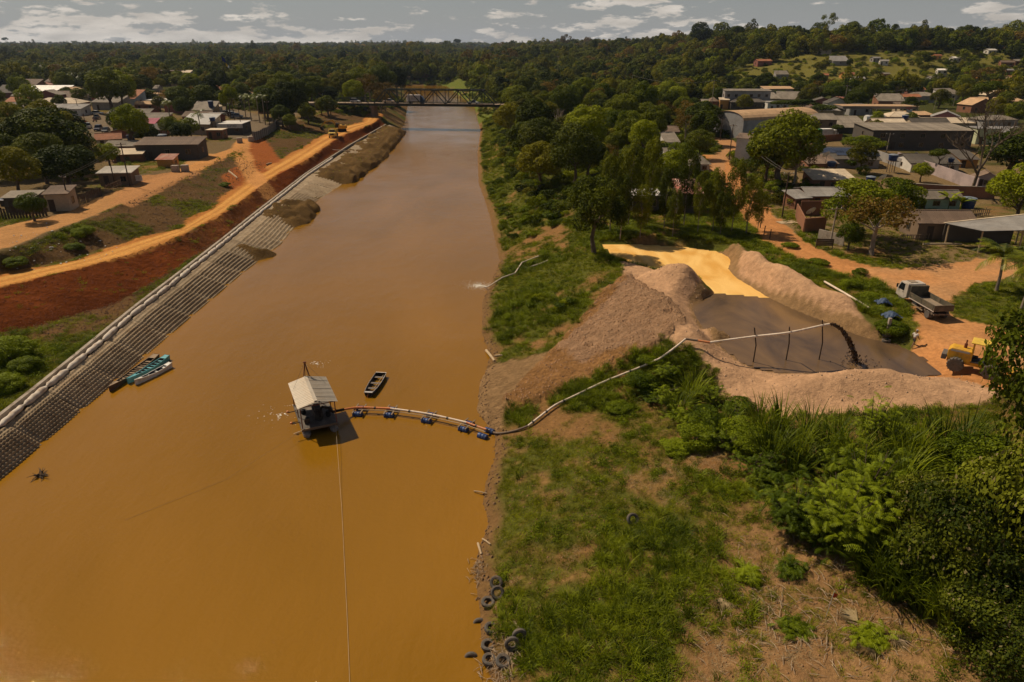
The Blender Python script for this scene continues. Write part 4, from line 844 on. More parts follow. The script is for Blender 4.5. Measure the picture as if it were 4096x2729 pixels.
# ------------------------------------------------------------------ dredge barge
ROOFM = pm('galvanised_roof', (.40, .345, .275), .55, .14, 2, metal=.25, dirt=(.34, .26, .18))
def corrugated(name, w, l, pitch, amp, mat, sag=0.0):
    """sheet in local x (along ridge, corrugated) and y (down slope), origin at top edge centre"""
    n = max(4, int(w / pitch) * 4); V = []
    for i in range(n + 1):
        x = -w / 2 + w * i / n; z = amp * math.sin(2 * math.pi * (i / 4.0)); V += [(x, 0, z), (x, -l / 2, z - sag), (x, -l, z)]
    F = [(3 * i + j, 3 * i + j + 1, 3 * i + j + 4, 3 * i + j + 3) for i in range(n) for j in (0, 1)]
    V2 = [(a, b, c - .012) for a, b, c in V]; k = len(V); F2 = [tuple(k + q for q in f[::-1]) for f in F]
    return mesh_np(name, V + V2, F + F2, mat, True)
def barge():
    c = Vector((-18.3, 55.6, 0)); rz = math.atan2(2.25, 4.85); t = thing('dredge_barge', 'sand dredging barge under a corrugated gable roof in the river', 'barge', c, rz)
    # local: -y is the near end, x across; 5.35 long, 3.4 wide
    W2, L2 = 1.62, 2.65
    mb = MB(); mb.box((0, 0, .62), (3.2, 5.3, .12)); mb.build('deck', pm('oily_deck', (.10, .085, .07), .8, .35, 1.5, dirt=(.2, .16, .12)), t)
    for s in (-1, 1):
        mb = MB(); mb.tube([(s * 1.2, -2.95, .22), (s * 1.2, -2.6, .2), (s * 1.2, 2.6, .2), (s * 1.2, 2.9, .22)], [.18, .36, .36, .18], 12); mb.build('pontoon', pm('grey_pontoon', (.22, .19, .16), .7, .25, 3, dirt=(.1, .08, .06)), t, True)
    for x, y in ((-1.5, -2.5), (1.5, -2.5), (-1.5, 2.45), (1.5, 2.45), (-1.5, 0), (1.5, 0)): mb = MB(); mb.cyl((x, y, .6), (x, y, 2.95), .045); mb.build('roof_post', RUSTR, t)
    mb = MB()
    for y in (-2.5, 0, 2.45): mb.beam((-1.6, y, 2.93), (0, y, 3.3), .06); mb.beam((1.6, y, 2.93), (0, y, 3.3), .06); mb.beam((-1.55, y, 2.9), (1.55, y, 2.9), .06)
    for x, z in ((-1.5, 2.93), (0, 3.3), (1.5, 2.93)): mb.beam((x, -2.6, z), (x, 2.6, z), .05)
    mb.build('roof_frame', RUSTR, t)
    sl = math.hypot(1.72, .42); ang = math.atan2(.42, 1.72); sh = corrugated('roof_sheet', .93, sl + .03, .31, .055, ROOFM)
    for s in (-1, 1):
        for i in range(6):
            y = -2.32 + i * .905
            o = link('roof_sheet', sh, t, (0, y, 3.40 + (.012 if i % 2 else 0))); o.rotation_euler = Euler((ang + random.uniform(-.012, .012), 0, math.pi / 2 if s < 0 else -math.pi / 2))
            # local -y of the sheet must run outwards and down
            o.rotation_euler = (Matrix.Rotation(math.pi / 2 * (1 if s > 0 else -1), 4, 'Z') @ Matrix.Rotation(ang, 4, 'X')).to_euler()
    mb = MB(); mb.beam((-.12, -2.72, 3.43), (-.12, 2.68, 3.43), .3, .02); mb.build('ridge_cap', ROOFM, t)
    # A-frame
    for p in ((-.75, 2.55, .6), (.75, 2.55, .6)): mb = MB(); mb.cyl(p, (0, 2.85, 4.75), .055); mb.build('mast_leg', RUSTR, t)
    mb = MB(); mb.box((0, 2.85, 4.78), (.28, .14, .1)); mb.build('mast_head', RUSTR, t)
    for p in ((-1.5, 1.2, 3.0), (1.5, 1.0, 3.0), (-.3, 1.8, .7), (.3, 1.8, .7)): mb = MB(); mb.cyl((0, 2.85, 4.78), p, .012, n=4); mb.build('stay_cable', STEEL, t)
    # engine and pump
    e = MB(); e.box((.15, -.6, 1.15), (.75, 1.5, .8)); e.box((.15, -.6, 1.65), (.5, 1.1, .25)); e.cyl((.15, -1.5, 1.1), (.15, -1.35, 1.1), .42, n=14); e.cyl((.45, -.3, 1.7), (.45, -.3, 2.3), .05)
    e.build('pump_engine', pm('greasy_engine', (.045, .04, .036), .6, .4, 3), t, bevel=.03)
    mb = MB(); mb.tube([(.2, -1.6, 1.2), (.15, -1.75, 1.8), (.5, -1.7, 2.15), (1.1, -1.3, 1.7), (1.5, -.9, 1.0), (1.95, -.6, .85), (2.6, -.45, .78)], .13, 10); mb.build('discharge_hose', BLACK, t, True)
    for x, y, h in ((-.9, -1.3, .45), (-.95, .5, .4), (1.05, -.9, .5)): mb = MB(); mb.lathe([(.2, 0), (.22, .05), (.22, h - .05), (.2, h)], 12, Matrix.Translation((x, y, .69))); mb.build('fuel_drum', BLACK, t, True)
    mb = MB(); mb.box((-.95, -1.55, .95), (.45, .05, .5)); mb.box((-.95, -1.35, .95), (.45, .4, .05)); [mb.beam((-.95 + a * .2, -1.35 + b * .18, .68), (-.95 + a * .2, -1.35 + b * .18, .95), .04) for a in (-1, 1) for b in (-1, 1)]; mb.build('operator_chair', WOODD, t)
    mb = MB(); mb.beam((-1.6, -2.7, .75), (1.6, -2.7, .75), .12, .18); mb.build('bow_timber', WOOD, t)
    for y in (-1.2, 1.1):
        mb = MB(); mb.beam((-1.5, y, .82), (-2.25, y - .05, .8), .07); mb.build('side_beam', WOODD, t)
        mb = MB(); mb.lathe([(.02, -.11), (.1, -.08), (.13, 0), (.1, .08), (.02, .11)], 10, Matrix.Translation((-2.3, y - .05, .92))); mb.build('float_ball', ORNG, t, True)
    mb = MB(); mb.beam((-1.3, -2.55, .7), (-2.35, -2.75, .62), .06); mb.build('mooring_bar', WOODL, t)
    return t
BG = barge()
def line(name, label, pts, r, mat, sag=0.0, cat='cable'):
    mb = MB(); a, b = Vector(pts[0]), Vector(pts[-1])
    if len(pts) == 2 and sag:
        pts = [a.lerp(b, i / 12) - Vector((0, 0, sag * 4 * (i / 12) * (1 - i / 12))) for i in range(13)]
    mb.tube(pts, r, 5); return setp(mb.build(name, mat), label, cat)
ROPE = pm('pale_rope', (.46, .36, .22), .8, .15, 4)
BGM = Matrix.Translation(BG.location) @ Matrix.Rotation(BG.rotation_euler.z, 4, 'Z')
line('anchor_rope', 'pale rope running from the barge towards the viewer', [tuple(BGM @ Vector((1.35, -2.7, .7))), tuple(S(1368, 2050, .06)), tuple(S(1390, 2500, .05)), tuple(S(1400, 2760, .05))], .011, ROPE, cat='rope')
line('side_rope', 'thin rope stretched from the barge across river to lower left', [tuple(BGM @ Vector((-1.5, -2.5, .7))), tuple(S(900, 1920, .05)), tuple(S(500, 2080, .04))], .007, HOSE, cat='rope')

# ------------------------------------------------------------------ floating pipe and pipeline
FL = [(1437, 1634), (1562, 1638), (1715, 1660), (1866, 1694), (1944, 1722)]
fpos = [S(a, b, .45) for a, b in FL]
drum = MB(); drum.lathe([(.27, 0), (.29, .02), (.29, .28), (.305, .30), (.29, .32), (.29, .58), (.305, .60), (.29, .62), (.29, .88), (.27, .90)], 14, Matrix.Translation((-.45, 0, 0)) @ Matrix.Rotation(math.pi / 2, 4, 'Y')); drum_me = drum.mesh('drum', BLUEP, True)
ptn = ['nearest the barge', 'second from the barge', 'midway along', 'fourth from the barge', 'at the shore end']
for i, p in enumerate(fpos):
    nx = fpos[min(i + 1, 4)]; pv = fpos[max(i - 1, 0)]; rz = math.atan2(nx.y - pv.y, nx.x - pv.x) + random.uniform(-.05, .05)
    t = thing('pipe_float', 'pair of blue drums with wooden crossbars under the pipe, ' + ptn[i], 'float', (p.x, p.y, 0), rz, 'drum floats carrying the pipe')
    for s in (-1, 1): link('drum', drum_me, t, (0, s * .55, .1), (0, 0, 0), (1, 1, 1))
    if i < 4:
        for x in (-.38, .38): mb = MB(); mb.beam((x, -.95, .43), (x, .95, .43), .12, .05); mb.build('crossbar', WOOD, t)
    mb = MB(); mb.tube([(.4, .12 * math.cos(a), .52 + .15 * math.sin(a)) for a in np.linspace(0, 6.28, 10)], .02, 4); mb.build('pipe_clamp', STEEL, t)
def smooth(pts, n=6):
    pts = [Vector(p) for p in pts]; P = [pts[0]] + pts + [pts[-1]]; out = []
    for i in range(1, len(P) - 2):
        for k in range(n):
            t = k / n; a, b, c, d = P[i - 1], P[i], P[i + 1], P[i + 2]
            out.append(.5 * ((2 * b) + (c - a) * t + (2 * a - 5 * b + 4 * c - d) * t * t + (3 * b - a - 3 * c + d) * t ** 3))
    return out + [pts[-1]]
def gpt(sx, sy, dz): p = G(sx, sy); return Vector((p.x, p.y, p.z + dz))
PL_END = S(3318, 1297, 8.75); P2 = S(3285, 1303, 8.65); P1 = S(3154, 1331, 8.25); P0 = S(3012, 1347, 7.6)
start = BGM @ Vector((2.55, -.46, .78))
pipe = thing('slurry_pipeline', 'long orange and white pipeline from the barge up to the sand pit', 'pipeline', (start.x, start.y, 0))
def pipe_part(name, pts, r, mat, n=10, sm=4):
    mb = MB(); mb.tube([Vector(p) - pipe.location for p in smooth(pts, sm)], r, n); return mb.build(name, mat, pipe, True)
fp = [Vector((p.x, p.y, .55)) for p in fpos]
pipe_part('orange_section', [start, fp[0], fp[1]], .105, ORNG); pipe_part('white_section', [fp[1], fp[2], fp[3]], .1, PVC)
pipe_part('orange_section', [fp[3], (fp[3] + fp[4]) / 2, fp[4]], .1, ORNG)
lp = [gpt(1965, 1732, .12), gpt(2000, 1738, .12), gpt(2060, 1728, .13), gpt(2112, 1712, .2)]
pipe_part('grey_hose', [fp[4]] + lp, .1, HOSE)
up = [lp[-1]] + [gpt(a, b, .28) for a, b in ((2150, 1685), (2220, 1632), (2290, 1598), (2400, 1545), (2480, 1512), (2560, 1480), (2640, 1445))]
pipe_part('white_section', up, .1, PVC); e0 = gpt(2700, 1405, .4); e1 = gpt(2740, 1385, .75)
pipe_part('hose_bend', [up[-1], e0, e1], .1, PVC); e2 = S(2840, 1370, 7.1)
pipe_part('grey_hose', [e1, (e1 + e2) / 2], .1, HOSE); pipe_part('orange_section', [(e1 + e2) / 2, e2], .1, ORNG); pipe_part('white_section', [e2, P0, P1, P2, PL_END], .105, PVC)
mb = MB()
for p, q in [(fp[i], fp[i + 1]) for i in range(4)] + list(zip(up[:-1], up[1:])):
    m = (Vector(p) + Vector(q)) / 2 - pipe.location; d = (Vector(q) - Vector(p)).normalized() * .08; mb.cyl(m - d, m + d, .135, n=8)
mb.build('couplings', STEEL, pipe)
spar = MB(); spar.tube([Vector((p.x - .05, p.y - .22, .44)) - pipe.location for p in fp], .04, 5); spar.build('guide_spar', WOODL, pipe)
for i, (p, bx, by, w) in enumerate(((P0, 3012, 1452, 'leftmost'), (P1, 3143, 1444, 'middle'), (P2, 3275, 1442, 'rightmost'))):
    b = S(bx, by, 4.9); mb = MB(); mb.tube([(0, 0, -.5), (.03, .02, 1.8), (p.x - b.x, p.y - b.y, p.z - b.z + (.9 if i == 0 else .55))], .06, 6)
    setp(mb.build('pipe_post', WOODD, loc=b), '%s of the three dark posts holding the pipe over the pool' % w, 'post', 'posts in the silt pool')
# slurry pouring from the pipe
def slurry():
    rng = random.Random(3); mb = MB(); v = (PL_END - P2).normalized()
    end = S(3425, 1450, 5.0); hd = Vector((end.x - PL_END.x, end.y - PL_END.y, 0)); drop = PL_END.z - 5.0
    for i in range(620):
        u = rng.random() ** .8; s = (.08 + .42 * u) * (1 if u < .9 else 1.3); p = PL_END + hd * (u ** .62) + Vector((rng.gauss(0, s * .3), rng.gauss(0, s * .3), -drop * u ** 1.25 + rng.gauss(0, s * .35)))
        r = rng.uniform(.05, .15) * (1 - .35 * u); p.z = max(p.z, 5.0)
        q = [Vector((rng.gauss(0, 1), rng.gauss(0, 1), rng.gauss(0, 1.2))).normalized() * r * rng.uniform(.7, 1.3) for _ in range(6)]
        M = Matrix.Translation(p); a = rng.uniform(0, 3)
        vs = [(r * math.cos(a + k * 2.09) * rng.uniform(.6, 1.3), r * math.sin(a + k * 2.09) * rng.uniform(.6, 1.3), rng.uniform(-.3, .3) * r) for k in range(3)] + [(0, 0, r * 1.5), (0, 0, -r * 1.5)]
        mb.add(vs, [(0, 1, 3), (1, 2, 3), (2, 0, 3), (1, 0, 4), (2, 1, 4), (0, 2, 4)], M)
    for i in range(160):
        a = rng.uniform(0, 6.28); d = abs(rng.gauss(0, .9)); p = end + Vector((d * math.cos(a) * 1.3, d * math.sin(a), rng.uniform(.0, .25) * math.exp(-d))); r = rng.uniform(.03, .09)
        mb.add([(r, 0, 0), (-r, r, 0), (-r, -r, 0), (0, 0, r)], [(0, 1, 3), (1, 2, 3), (2, 0, 3), (0, 2, 1)], Matrix.Translation(p))
    setp(mb.build('slurry_jet', pm('wet_slurry', (.045, .024, .012), .3, .4, 6, spec=.5), smooth=True), 'dark sandy slurry pouring from the end of the pipe', 'slurry jet')
slurry()
# return pipes spilling into the river
FOAM = pm('foam', (.80, .74, .64), .7, .15, 6)
for k, (pts, lab) in enumerate(((((1960, 1146), (2010, 1122), (2060, 1105), (2088, 1062), (2170, 1030)), 'pale drain pipe pouring foaming water into the river'), (((2120, 1074), (2160, 1062), (2192, 1048)), 'short broken pale pipe lying in the grass by drain pipe'))):
    P = [gpt(a, b, .45 if k == 0 else .25) for a, b in pts]
    if k == 0: P[0] = S(1955, 1146, .55)
    mb = MB(); mb.tube(P, .1, 8); setp(mb.build('drain_pipe', PVC, smooth=True), lab, 'pipe')
def foam(name, label, c, rx, ry, n, seed, cat='foam'):
    rng = random.Random(seed); mb = MB()
    for i in range(n):
        a = rng.uniform(0, 6.28); d = abs(rng.gauss(0, .5)); x = c.x + rx * d * math.cos(a); y = c.y + ry * d * math.sin(a); r = rng.uniform(.02, .085) * (1.3 - min(d, 1)); h = rng.uniform(.01, .06)
        if XL(y) + .5 < x < XR(y) + .6: mb.add([(x + r * math.cos(b), y + r * .7 * math.sin(b), .006) for b in (0, 1.26, 2.5, 3.8, 5)] + [(x, y, h)], [(0, 1, 5), (1, 2, 5), (2, 3, 5), (3, 4, 5), (4, 0, 5)])
    setp(mb.build(name, FOAM), label, cat)
foam('river_foam', 'white foam where the drain pipe spills into the river', S(1915, 1143, 0), 3.6, 3.2, 700, 1)
line('drain_jet', 'pale arc of water falling from the drain pipe end', [tuple(S(1955, 1146, .55)), tuple(S(1946, 1147, .45)), tuple(S(1936, 1146, .05))], .09, FOAM, cat='water jet')
foam('barge_foam', 'flecks of foam drifting left of the dredge barge', S(1120, 1660, 0), 4, 5, 80, 2)
foam('mooring_foam', 'flecks of foam behind the dredge barge mast', S(1265, 1455, 0), 2.2, 1.6, 60, 4)
# drifting snag and bank debris
def snag(name, label, p, L, n, seed, cat='driftwood', mat=None):
    rng = random.Random(seed); mb = MB()
    for i in range(n):
        a = rng.uniform(0, 6.28); q = Vector((math.cos(a), math.sin(a), rng.uniform(-.1, .5))) * L * rng.uniform(.3, 1); m = q * .5 + Vector((rng.uniform(-.15, .15), rng.uniform(-.15, .15), rng.uniform(0, .15)))
        mb.tube([(rng.uniform(-.2, .2), rng.uniform(-.2, .2), 0), m, q], [.05, .035, .012], 5)
    return setp(mb.build(name, mat or WOODD, loc=p, smooth=True), label, cat)
snag('floating_snag', 'tangled dark branches drifting in the lower left water', S(165, 1905, .02), 1.1, 22, 5)
# ------------------------------------------------------------------ vehicles
def wheel(parent, p, r, w, rimm=None, axis='Y', n=18):
    mb = MB(); M = Matrix.Translation(p) @ Matrix.Rotation(math.pi / 2, 4, 'X')
    mb.lathe([(r * .55, -w / 2), (r * .93, -w / 2), (r, -w * .36), (r, w * .36), (r * .93, w / 2), (r * .55, w / 2)], n, M); wt = mb.build('wheel', TYRE, parent, True)
    mb = MB(); mb.lathe([(.05, -w * .3), (r * .30, -w * .32), (r * .54, -w * .44), (r * .54, w * .44), (r * .30, w * .32), (.05, w * .3)], n, M); mb.build('rim', rimm or ALU, wt, True); return wt
CARM = {}
def car(name, label, p, rz, col, kind='sedan', z=None, group=None):
    m = pm('car_%02x%02x%02x' % tuple(int(c * 255) for c in col), col, .35, .06, 2, spec=.5, dirt=tuple(.6 * c + .08 for c in col), dirt_amt=.2)
    t = thing(name, label, 'car' if kind != 'pickup' else 'pickup', (p[0], p[1], ground(p[0], p[1]) if z is None else z), rz, group)
    L, Wd = (4.3, 1.72) if kind == 'sedan' else (4.2, 1.78) if kind == 'suv' else (5.1, 1.82)
    hb = .86 if kind == 'sedan' else 1.0; ht = 1.45 if kind == 'sedan' else 1.72
    mb = MB(); mb.prism([(-L / 2, .35), (-L / 2 + .05, hb - .1), (-L / 2 + .3, hb), (L * .2, hb), (L / 2 - .15, hb - .16), (L / 2, .55), (L / 2 - .02, .32)], -Wd / 2, Wd / 2); mb.build('body', m, t, bevel=.07)
    a = (-L / 2 + .2, -L * .28, L * .06, L * .24) if kind == 'sedan' else (-L / 2 + .08, -L * .42, L * .10, L * .25) if kind == 'suv' else (-L * .10, -L * .05, L * .13, L * .25)
    mb = MB(); w1, w2 = Wd / 2 - .04, Wd / 2 - .2
    V = [(a[0], -w1, hb), (a[3], -w1, hb), (a[3], w1, hb), (a[0], w1, hb), (a[1], -w2, ht), (a[2], -w2, ht), (a[2], w2, ht), (a[1], w2, ht)]
    mb.add(V, [(0, 1, 5, 4), (1, 2, 6, 5), (2, 3, 7, 6), (3, 0, 4, 7)]); mb.build('window_band', GLASSD, t)
    mb = MB(); mb.box(((a[1] + a[2]) / 2, 0, ht + .02), (a[2] - a[1] + .1, 2 * w2 + .06, .06)); mb.build('roof', m, t, bevel=.02)
    if kind == 'pickup': mb = MB(); mb.box((-L * .31, 0, hb + .02), (L * .34, Wd - .25, .05)); mb.build('load_bed', BLACK, t)
    for s in (-1, 1):
        for x in (-L * .31, L * .32): wheel(t, (x, s * (Wd / 2 - .09), .32), .32, .2, n=12)
        mb = MB(); mb.box((L / 2 - .04, s * Wd * .36, .64), (.1, .28, .14)); mb.build('headlight', WHITE, t)
        mb = MB(); mb.box((-L / 2 + .02, s * Wd * .38, .7), (.08, .2, .2)); mb.build('tail_light', REDP, t)
    return t

# ------------------------------------------------------------------ truss bridge
BR0, BR1 = S(1310, 409, 10.2), S(2120, 424, 10.2)
def bridge():
    steel = pm('green_steel', (.028, .042, .032), .7, .3, .4, dirt=(.06, .04, .025)); deckm = pm('bridge_deck', (.30, .22, .15), .9, .2, .5); cpier = pm('bridge_concrete', (.20, .15, .105), .9, .25, .5, dirt=(.09, .06, .04))
    a = S(1505, 411, 10.2); b = S(1983, 416, 10.2); d = b - a; L = d.length; rz = math.atan2(d.y, d.x); t = thing('truss_bridge', 'long dark steel truss road bridge spanning the river', 'bridge', (a.x, a.y, 0), rz)
    z0 = 9.2; h = 5.4; WB = 3.3; x0 = -25.0; x1 = L + 26
    mb = MB(); mb.box(((x0 + x1) / 2, 0, z0 + .72), (x1 - x0, 6.2, .25)); mb.build('deck', deckm, t)
    for s in (-1, 1):
        mb = MB(); mb.box(((x0 + x1) / 2, s * 3.25, z0 + .45), (x1 - x0, .28, .9)); mb.build('edge_girder', steel, t)
        mb = MB(); mb.box(((x0 + x1) / 2, s * 3.45, z0 + .95), (x1 - x0, .5, .1)); mb.build('footway_kerb', deckm, t)
    n = 10; xs = [L * i / n for i in range(n + 1)]; zt = z0 + 1 + h; zb = z0 + .9
    for s in (-1, 1):
        y = s * WB
        mb = MB(); mb.beam((xs[1], y, zt), (xs[9], y, zt), .42, .42); mb.build('top_chord', steel, t)
        mb = MB(); mb.beam((xs[0], y, zb), (xs[10], y, zb), .35, .4); mb.build('bottom_chord', steel, t)
        for i in range(1, 10): mb = MB(); mb.beam((xs[i], y, zb), (xs[i], y, zt), .24, .24); mb.build('vertical', steel, t)
        for i in range(10):
            up = (i % 2 == 0); p, q = ((xs[i], y, zb), (xs[i + 1], y, zt)) if up else ((xs[i], y, zt), (xs[i + 1], y, zb)); mb = MB(); mb.beam(p, q, .3, .34); mb.build('diagonal', steel, t)
        # low side spans
        for c0, c1 in ((-19.5, -2.0), (L + 2, L + 19)):
            mb = MB(); m = 5
            for i in range(m + 1):
                u = c0 + (c1 - c0) * i / m
                if 0 < i < m: mb.beam((u, y, zb), (u, y, zb + 1.9), .16)
            mb.beam((c0 + (c1 - c0) / m, y, zb + 1.9), (c1 - (c1 - c0) / m, y, zb + 1.9), .24); mb.beam((c0, y, zb), (c0 + (c1 - c0) / m, y, zb + 1.9), .22); mb.beam((c1, y, zb), (c1 - (c1 - c0) / m, y, zb + 1.9), .22); mb.build('pony_truss', steel, t)
        mb = MB(); u = x0
        while u < x1: mb.beam((u, s * 3.6, z0 + .9), (u, s * 3.6, z0 + 1.85), .07); u += 2.0
        for zz in (1.4, 1.85): mb.beam((x0, s * 3.6, z0 + zz), (x1, s * 3.6, z0 + zz), .06)
        mb.build('railing', steel, t)
    for i in range(1, 10): mb = MB(); mb.beam((xs[i], -WB, zt), (xs[i], WB, zt), .2, .3); mb.build('sway_beam', steel, t)
    for i in range(1, 9): mb = MB(); mb.beam((xs[i], -WB, zt), (xs[i + 1], WB, zt), .12); mb.beam((xs[i], WB, zt), (xs[i + 1], -WB, zt), .12); mb.build('top_bracing', steel, t)
    M = Matrix.Translation(t.location) @ Matrix.Rotation(rz, 4, 'Z')
    for x in (-1.2, L + 1.2):
        w = M @ Vector((x, 0, 0)); g = ground(w.x, w.y) - 2.5
        mb = MB(); [mb.cyl((x, s * 2.2, g), (x, s * 2.2, z0 - .8), .85, .75, n=14) for s in (-1, 1)]; mb.box((x, 0, z0 - .4), (1.9, 6.6, .85)); mb.box((x, 0, (g + z0) / 2), (.9, 4.2, z0 - g - 1)); mb.build('pier', cpier, t)
    for x in (x0, x1): w = M @ Vector((x, 0, 0)); mb = MB(); mb.box((x, 0, 7.2), (2.4, 7.5, 5.4)); mb.build('abutment', cpier, t)
    mb = MB(); mb.box((x0 - 14, 0, z0 + .35), (26, 7.2, 1.0)); mb.box((x1 + 20, 0, z0 + .35), (40, 7.2, 1.0)); o = mb.build('approach_ramp', deckm, t)
    return t, M, z0 + .85, L
BRG, BM, BZ, BL = bridge()
def on_bridge(sx, y): 
    p = S(sx, 412, 10.2); q = BM.inverted() @ Vector((p.x, p.y, 0)); return BM @ Vector((q.x, y, 0))
brz = BRG.rotation_euler.z
car('white_car', 'white car with roof bar on the left end of bridge', on_bridge(1408, 1.4), brz, (.55, .54, .52), 'suv', BZ)
car('two_tone_pickup', 'white and orange pickup on the bridge', on_bridge(1550, 1.4), brz, (.55, .40, .25), 'pickup', BZ)
car('white_pickup', 'white pickup at the right end of bridge truss', on_bridge(1902, -1.4), brz, (.6, .58, .55), 'pickup', BZ)
def text(name, s, mat, parent, loc, rot, size, sx=1.0):
    c = bpy.data.curves.new(name, 'FONT'); c.body = s; c.size = size; c.extrude = .004; c.align_x = 'CENTER'; c.align_y = 'CENTER'; tmp = bpy.data.objects.new('tmp', c); COL.objects.link(tmp)
    dg = bpy.context.evaluated_depsgraph_get(); me = bpy.data.meshes.new_from_object(tmp.evaluated_get(dg)); bpy.data.objects.remove(tmp); me.materials.append(mat); return link(name, me, parent, loc, rot, (sx, 1, 1))
def box_truck():
    p = on_bridge(1672, -1.2); t = thing('box_truck', 'white box lorry with blue cab crossing the bridge', 'truck', (p.x, p.y, BZ), brz); blu = pm('blue_cab', (.03, .06, .12), .4, .1, 3)
    mb = MB(); mb.box((-.9, 0, 2.25), (5.4, 2.3, 2.5)); mb.build('cargo_box', pm('grey_white_box', (.55, .52, .50), .6, .08, 1), t, bevel=.03)
    mb = MB(); mb.prism([(1.95, .55), (1.95, 3.2), (2.6, 2.9), (3.35, 1.7), (3.45, .55)], -1.1, 1.1); mb.build('cab', blu, t, bevel=.05)
    mb = MB(); mb.prism([(2.66, 2.72), (3.28, 1.75), (3.32, 1.75), (2.7, 2.72)], -.95, .95); mb.build('windscreen', GLASSD, t)
    mb = MB(); mb.box((0, 0, .85), (6.6, .9, .25)); mb.build('chassis', BLACK, t)
    for x in (-2.4, 2.7):
        for s in (-1, 1): wheel(t, (x, s * .95, .48), .48, .28)
    blk = pm('dark_lettering', (.03, .03, .035), .7, .1, 3); text('lettering', 'GUIAVA', blk, t, (-.6, -1.155, 2.3), (math.pi / 2, 0, 0), .75)
    mb = MB()
    for q in (((-2.0, 2.85), (.8, 2.85)), ((-2.0, 1.8), (.8, 1.8)), ((-2.0, 1.8), (-2.0, 2.85)), ((.8, 1.8), (.8, 2.85))): mb.beam((q[0][0], -1.157, q[0][1]), (q[1][0], -1.157, q[1][1]), .02, .07)
    mb.build('logo_frame', blk, t)
box_truck()

# ------------------------------------------------------------------ haul trucks and machines
def dump_truck(name, label, p, rz, m, mdark):
    t = thing(name, label, 'truck', (p.x, p.y, p.z), rz)
    mb = MB(); mb.prism([(1.6, .75), (1.6, 2.55), (2.2, 2.6), (2.75, 1.85), (3.5, 1.6), (3.55, .75)], -1.1, 1.1); mb.build('cab', m, t, bevel=.06)
    mb = MB(); mb.prism([(2.33, 2.5), (2.77, 1.9), (2.82, 1.92), (2.38, 2.52)], -.92, .92); mb.build('windscreen', GLASSD, t)
    mb = MB(); mb.box((3.6, 0, .8), (.2, 2.2, .35)); mb.build('bumper', m, t, bevel=.03)
    mb = MB(); mb.box((3.57, 0, 1.3), (.06, 1.2, .4)); mb.build('grille', BLACK, t)
    for s in (-1, 1): mb = MB(); mb.box((3.6, s * .85, 1.15), (.08, .3, .22)); mb.build('headlight', WHITE, t); mb = MB(); mb.box((2.5, s * 1.2, 1.9), (.1, .12, .45)); mb.build('mirror', BLACK, t)
    mb = MB(); mb.box((1.9, 0, 2.68), (.3, 1.0, .16)); mb.build('roof_beacon', WHITE, t)
    mb = MB(); mb.box((-1.0, 0, 1.35), (4.9, 2.3, .12)); [mb.box((-1.0, s * 1.15, 1.95), (4.9, .08, 1.2)) for s in (-1, 1)]; mb.box((1.45, 0, 2.1), (.08, 2.3, 1.5)); mb.box((-3.45, 0, 1.95), (.08, 2.3, 1.2)); [mb.box((x, s * 1.21, 1.9), (.1, .06, 1.15)) for s in (-1, 1) for x in (-3, -2, -1, 0, 1)]; mb.build('dump_body', m, t)
    mb = MB(); mb.box((0, 0, 1.0), (7.0, .9, .3)); mb.build('chassis', BLACK, t)
    for x in (-2.7, -1.5, 2.7):
        for s in (-1, 1): wheel(t, (x, s * .95, .52), .52, .32, mdark)
    return t
g = G(1322, 553); dump_truck('yellow_dump_truck', 'yellow dump truck driving down the orange haul road', Vector((g.x + .3, g.y + 3.2, g.z)), math.radians(-84), YELL, YELP)
def excavator():
    g = G(1362, 527); t = thing('excavator', 'yellow tracked excavator digging behind the yellow dump truck', 'excavator', g, math.radians(176))
    for s in (-1, 1):
        mb = MB(); pr = [(-1.8, .15), (-1.6, 0), (1.6, 0), (1.8, .15), (1.9, .5), (1.6, .9), (-1.6, .9), (-1.9, .5)]; mb.prism(pr, s * 1.2 - .28, s * 1.2 + .28); mb.build('track', BLACK, t, bevel=.05)
    mb = MB(); mb.box((0, 0, .75), (1.8, 2.0, .5)); mb.build('undercarriage', STEEL, t)
    mb = MB(); mb.prism([(-2.2, 1.1), (-2.2, 2.1), (-1.9, 2.3), (.2, 2.3), (.2, 1.5), (1.2, 1.5), (1.2, 1.1)], -1.25, 1.25); mb.build('upper_body', YELP, t, bevel=.05)
    mb = MB(); mb.prism([(.1, 1.3), (.1, 2.95), (1.1, 2.95), (1.4, 2.0), (1.4, 1.3)], .2, 1.25); mb.build('cab', pm('dark_cab', (.03, .028, .022), .35, .2, 3), t, bevel=.04)
    mb = MB(); mb.box((-1.3, .1, 2.4), (.9, .9, .15)); mb.build('engine_hatch', BLACK, t)
    mb = MB(); mb.beam((1.0, -.1, 1.7), (2.6, -.1, 3.9), .4, .6); mb.beam((2.5, -.1, 3.8), (5.2, -.1, 3.3), .38, .5); mb.build('boom', YELP, t, bevel=.04)
    mb = MB(); mb.beam((5.0, -.1, 3.5), (6.9, -.1, 1.6), .32, .42); mb.build('dipper_arm', YELP, t, bevel=.04)
    mb = MB(); mb.cyl((2.8, -.1, 4.1), (4.9, -.1, 3.75), .09); mb.build('ram', STEEL, t)
    mb = MB(); mb.prism([(6.7, 1.7), (7.2, 1.5), (7.0, .6), (6.3, .4), (6.0, .9)], -.6, .4); mb.build('bucket', WOODD, t, bevel=.03)
excavator()
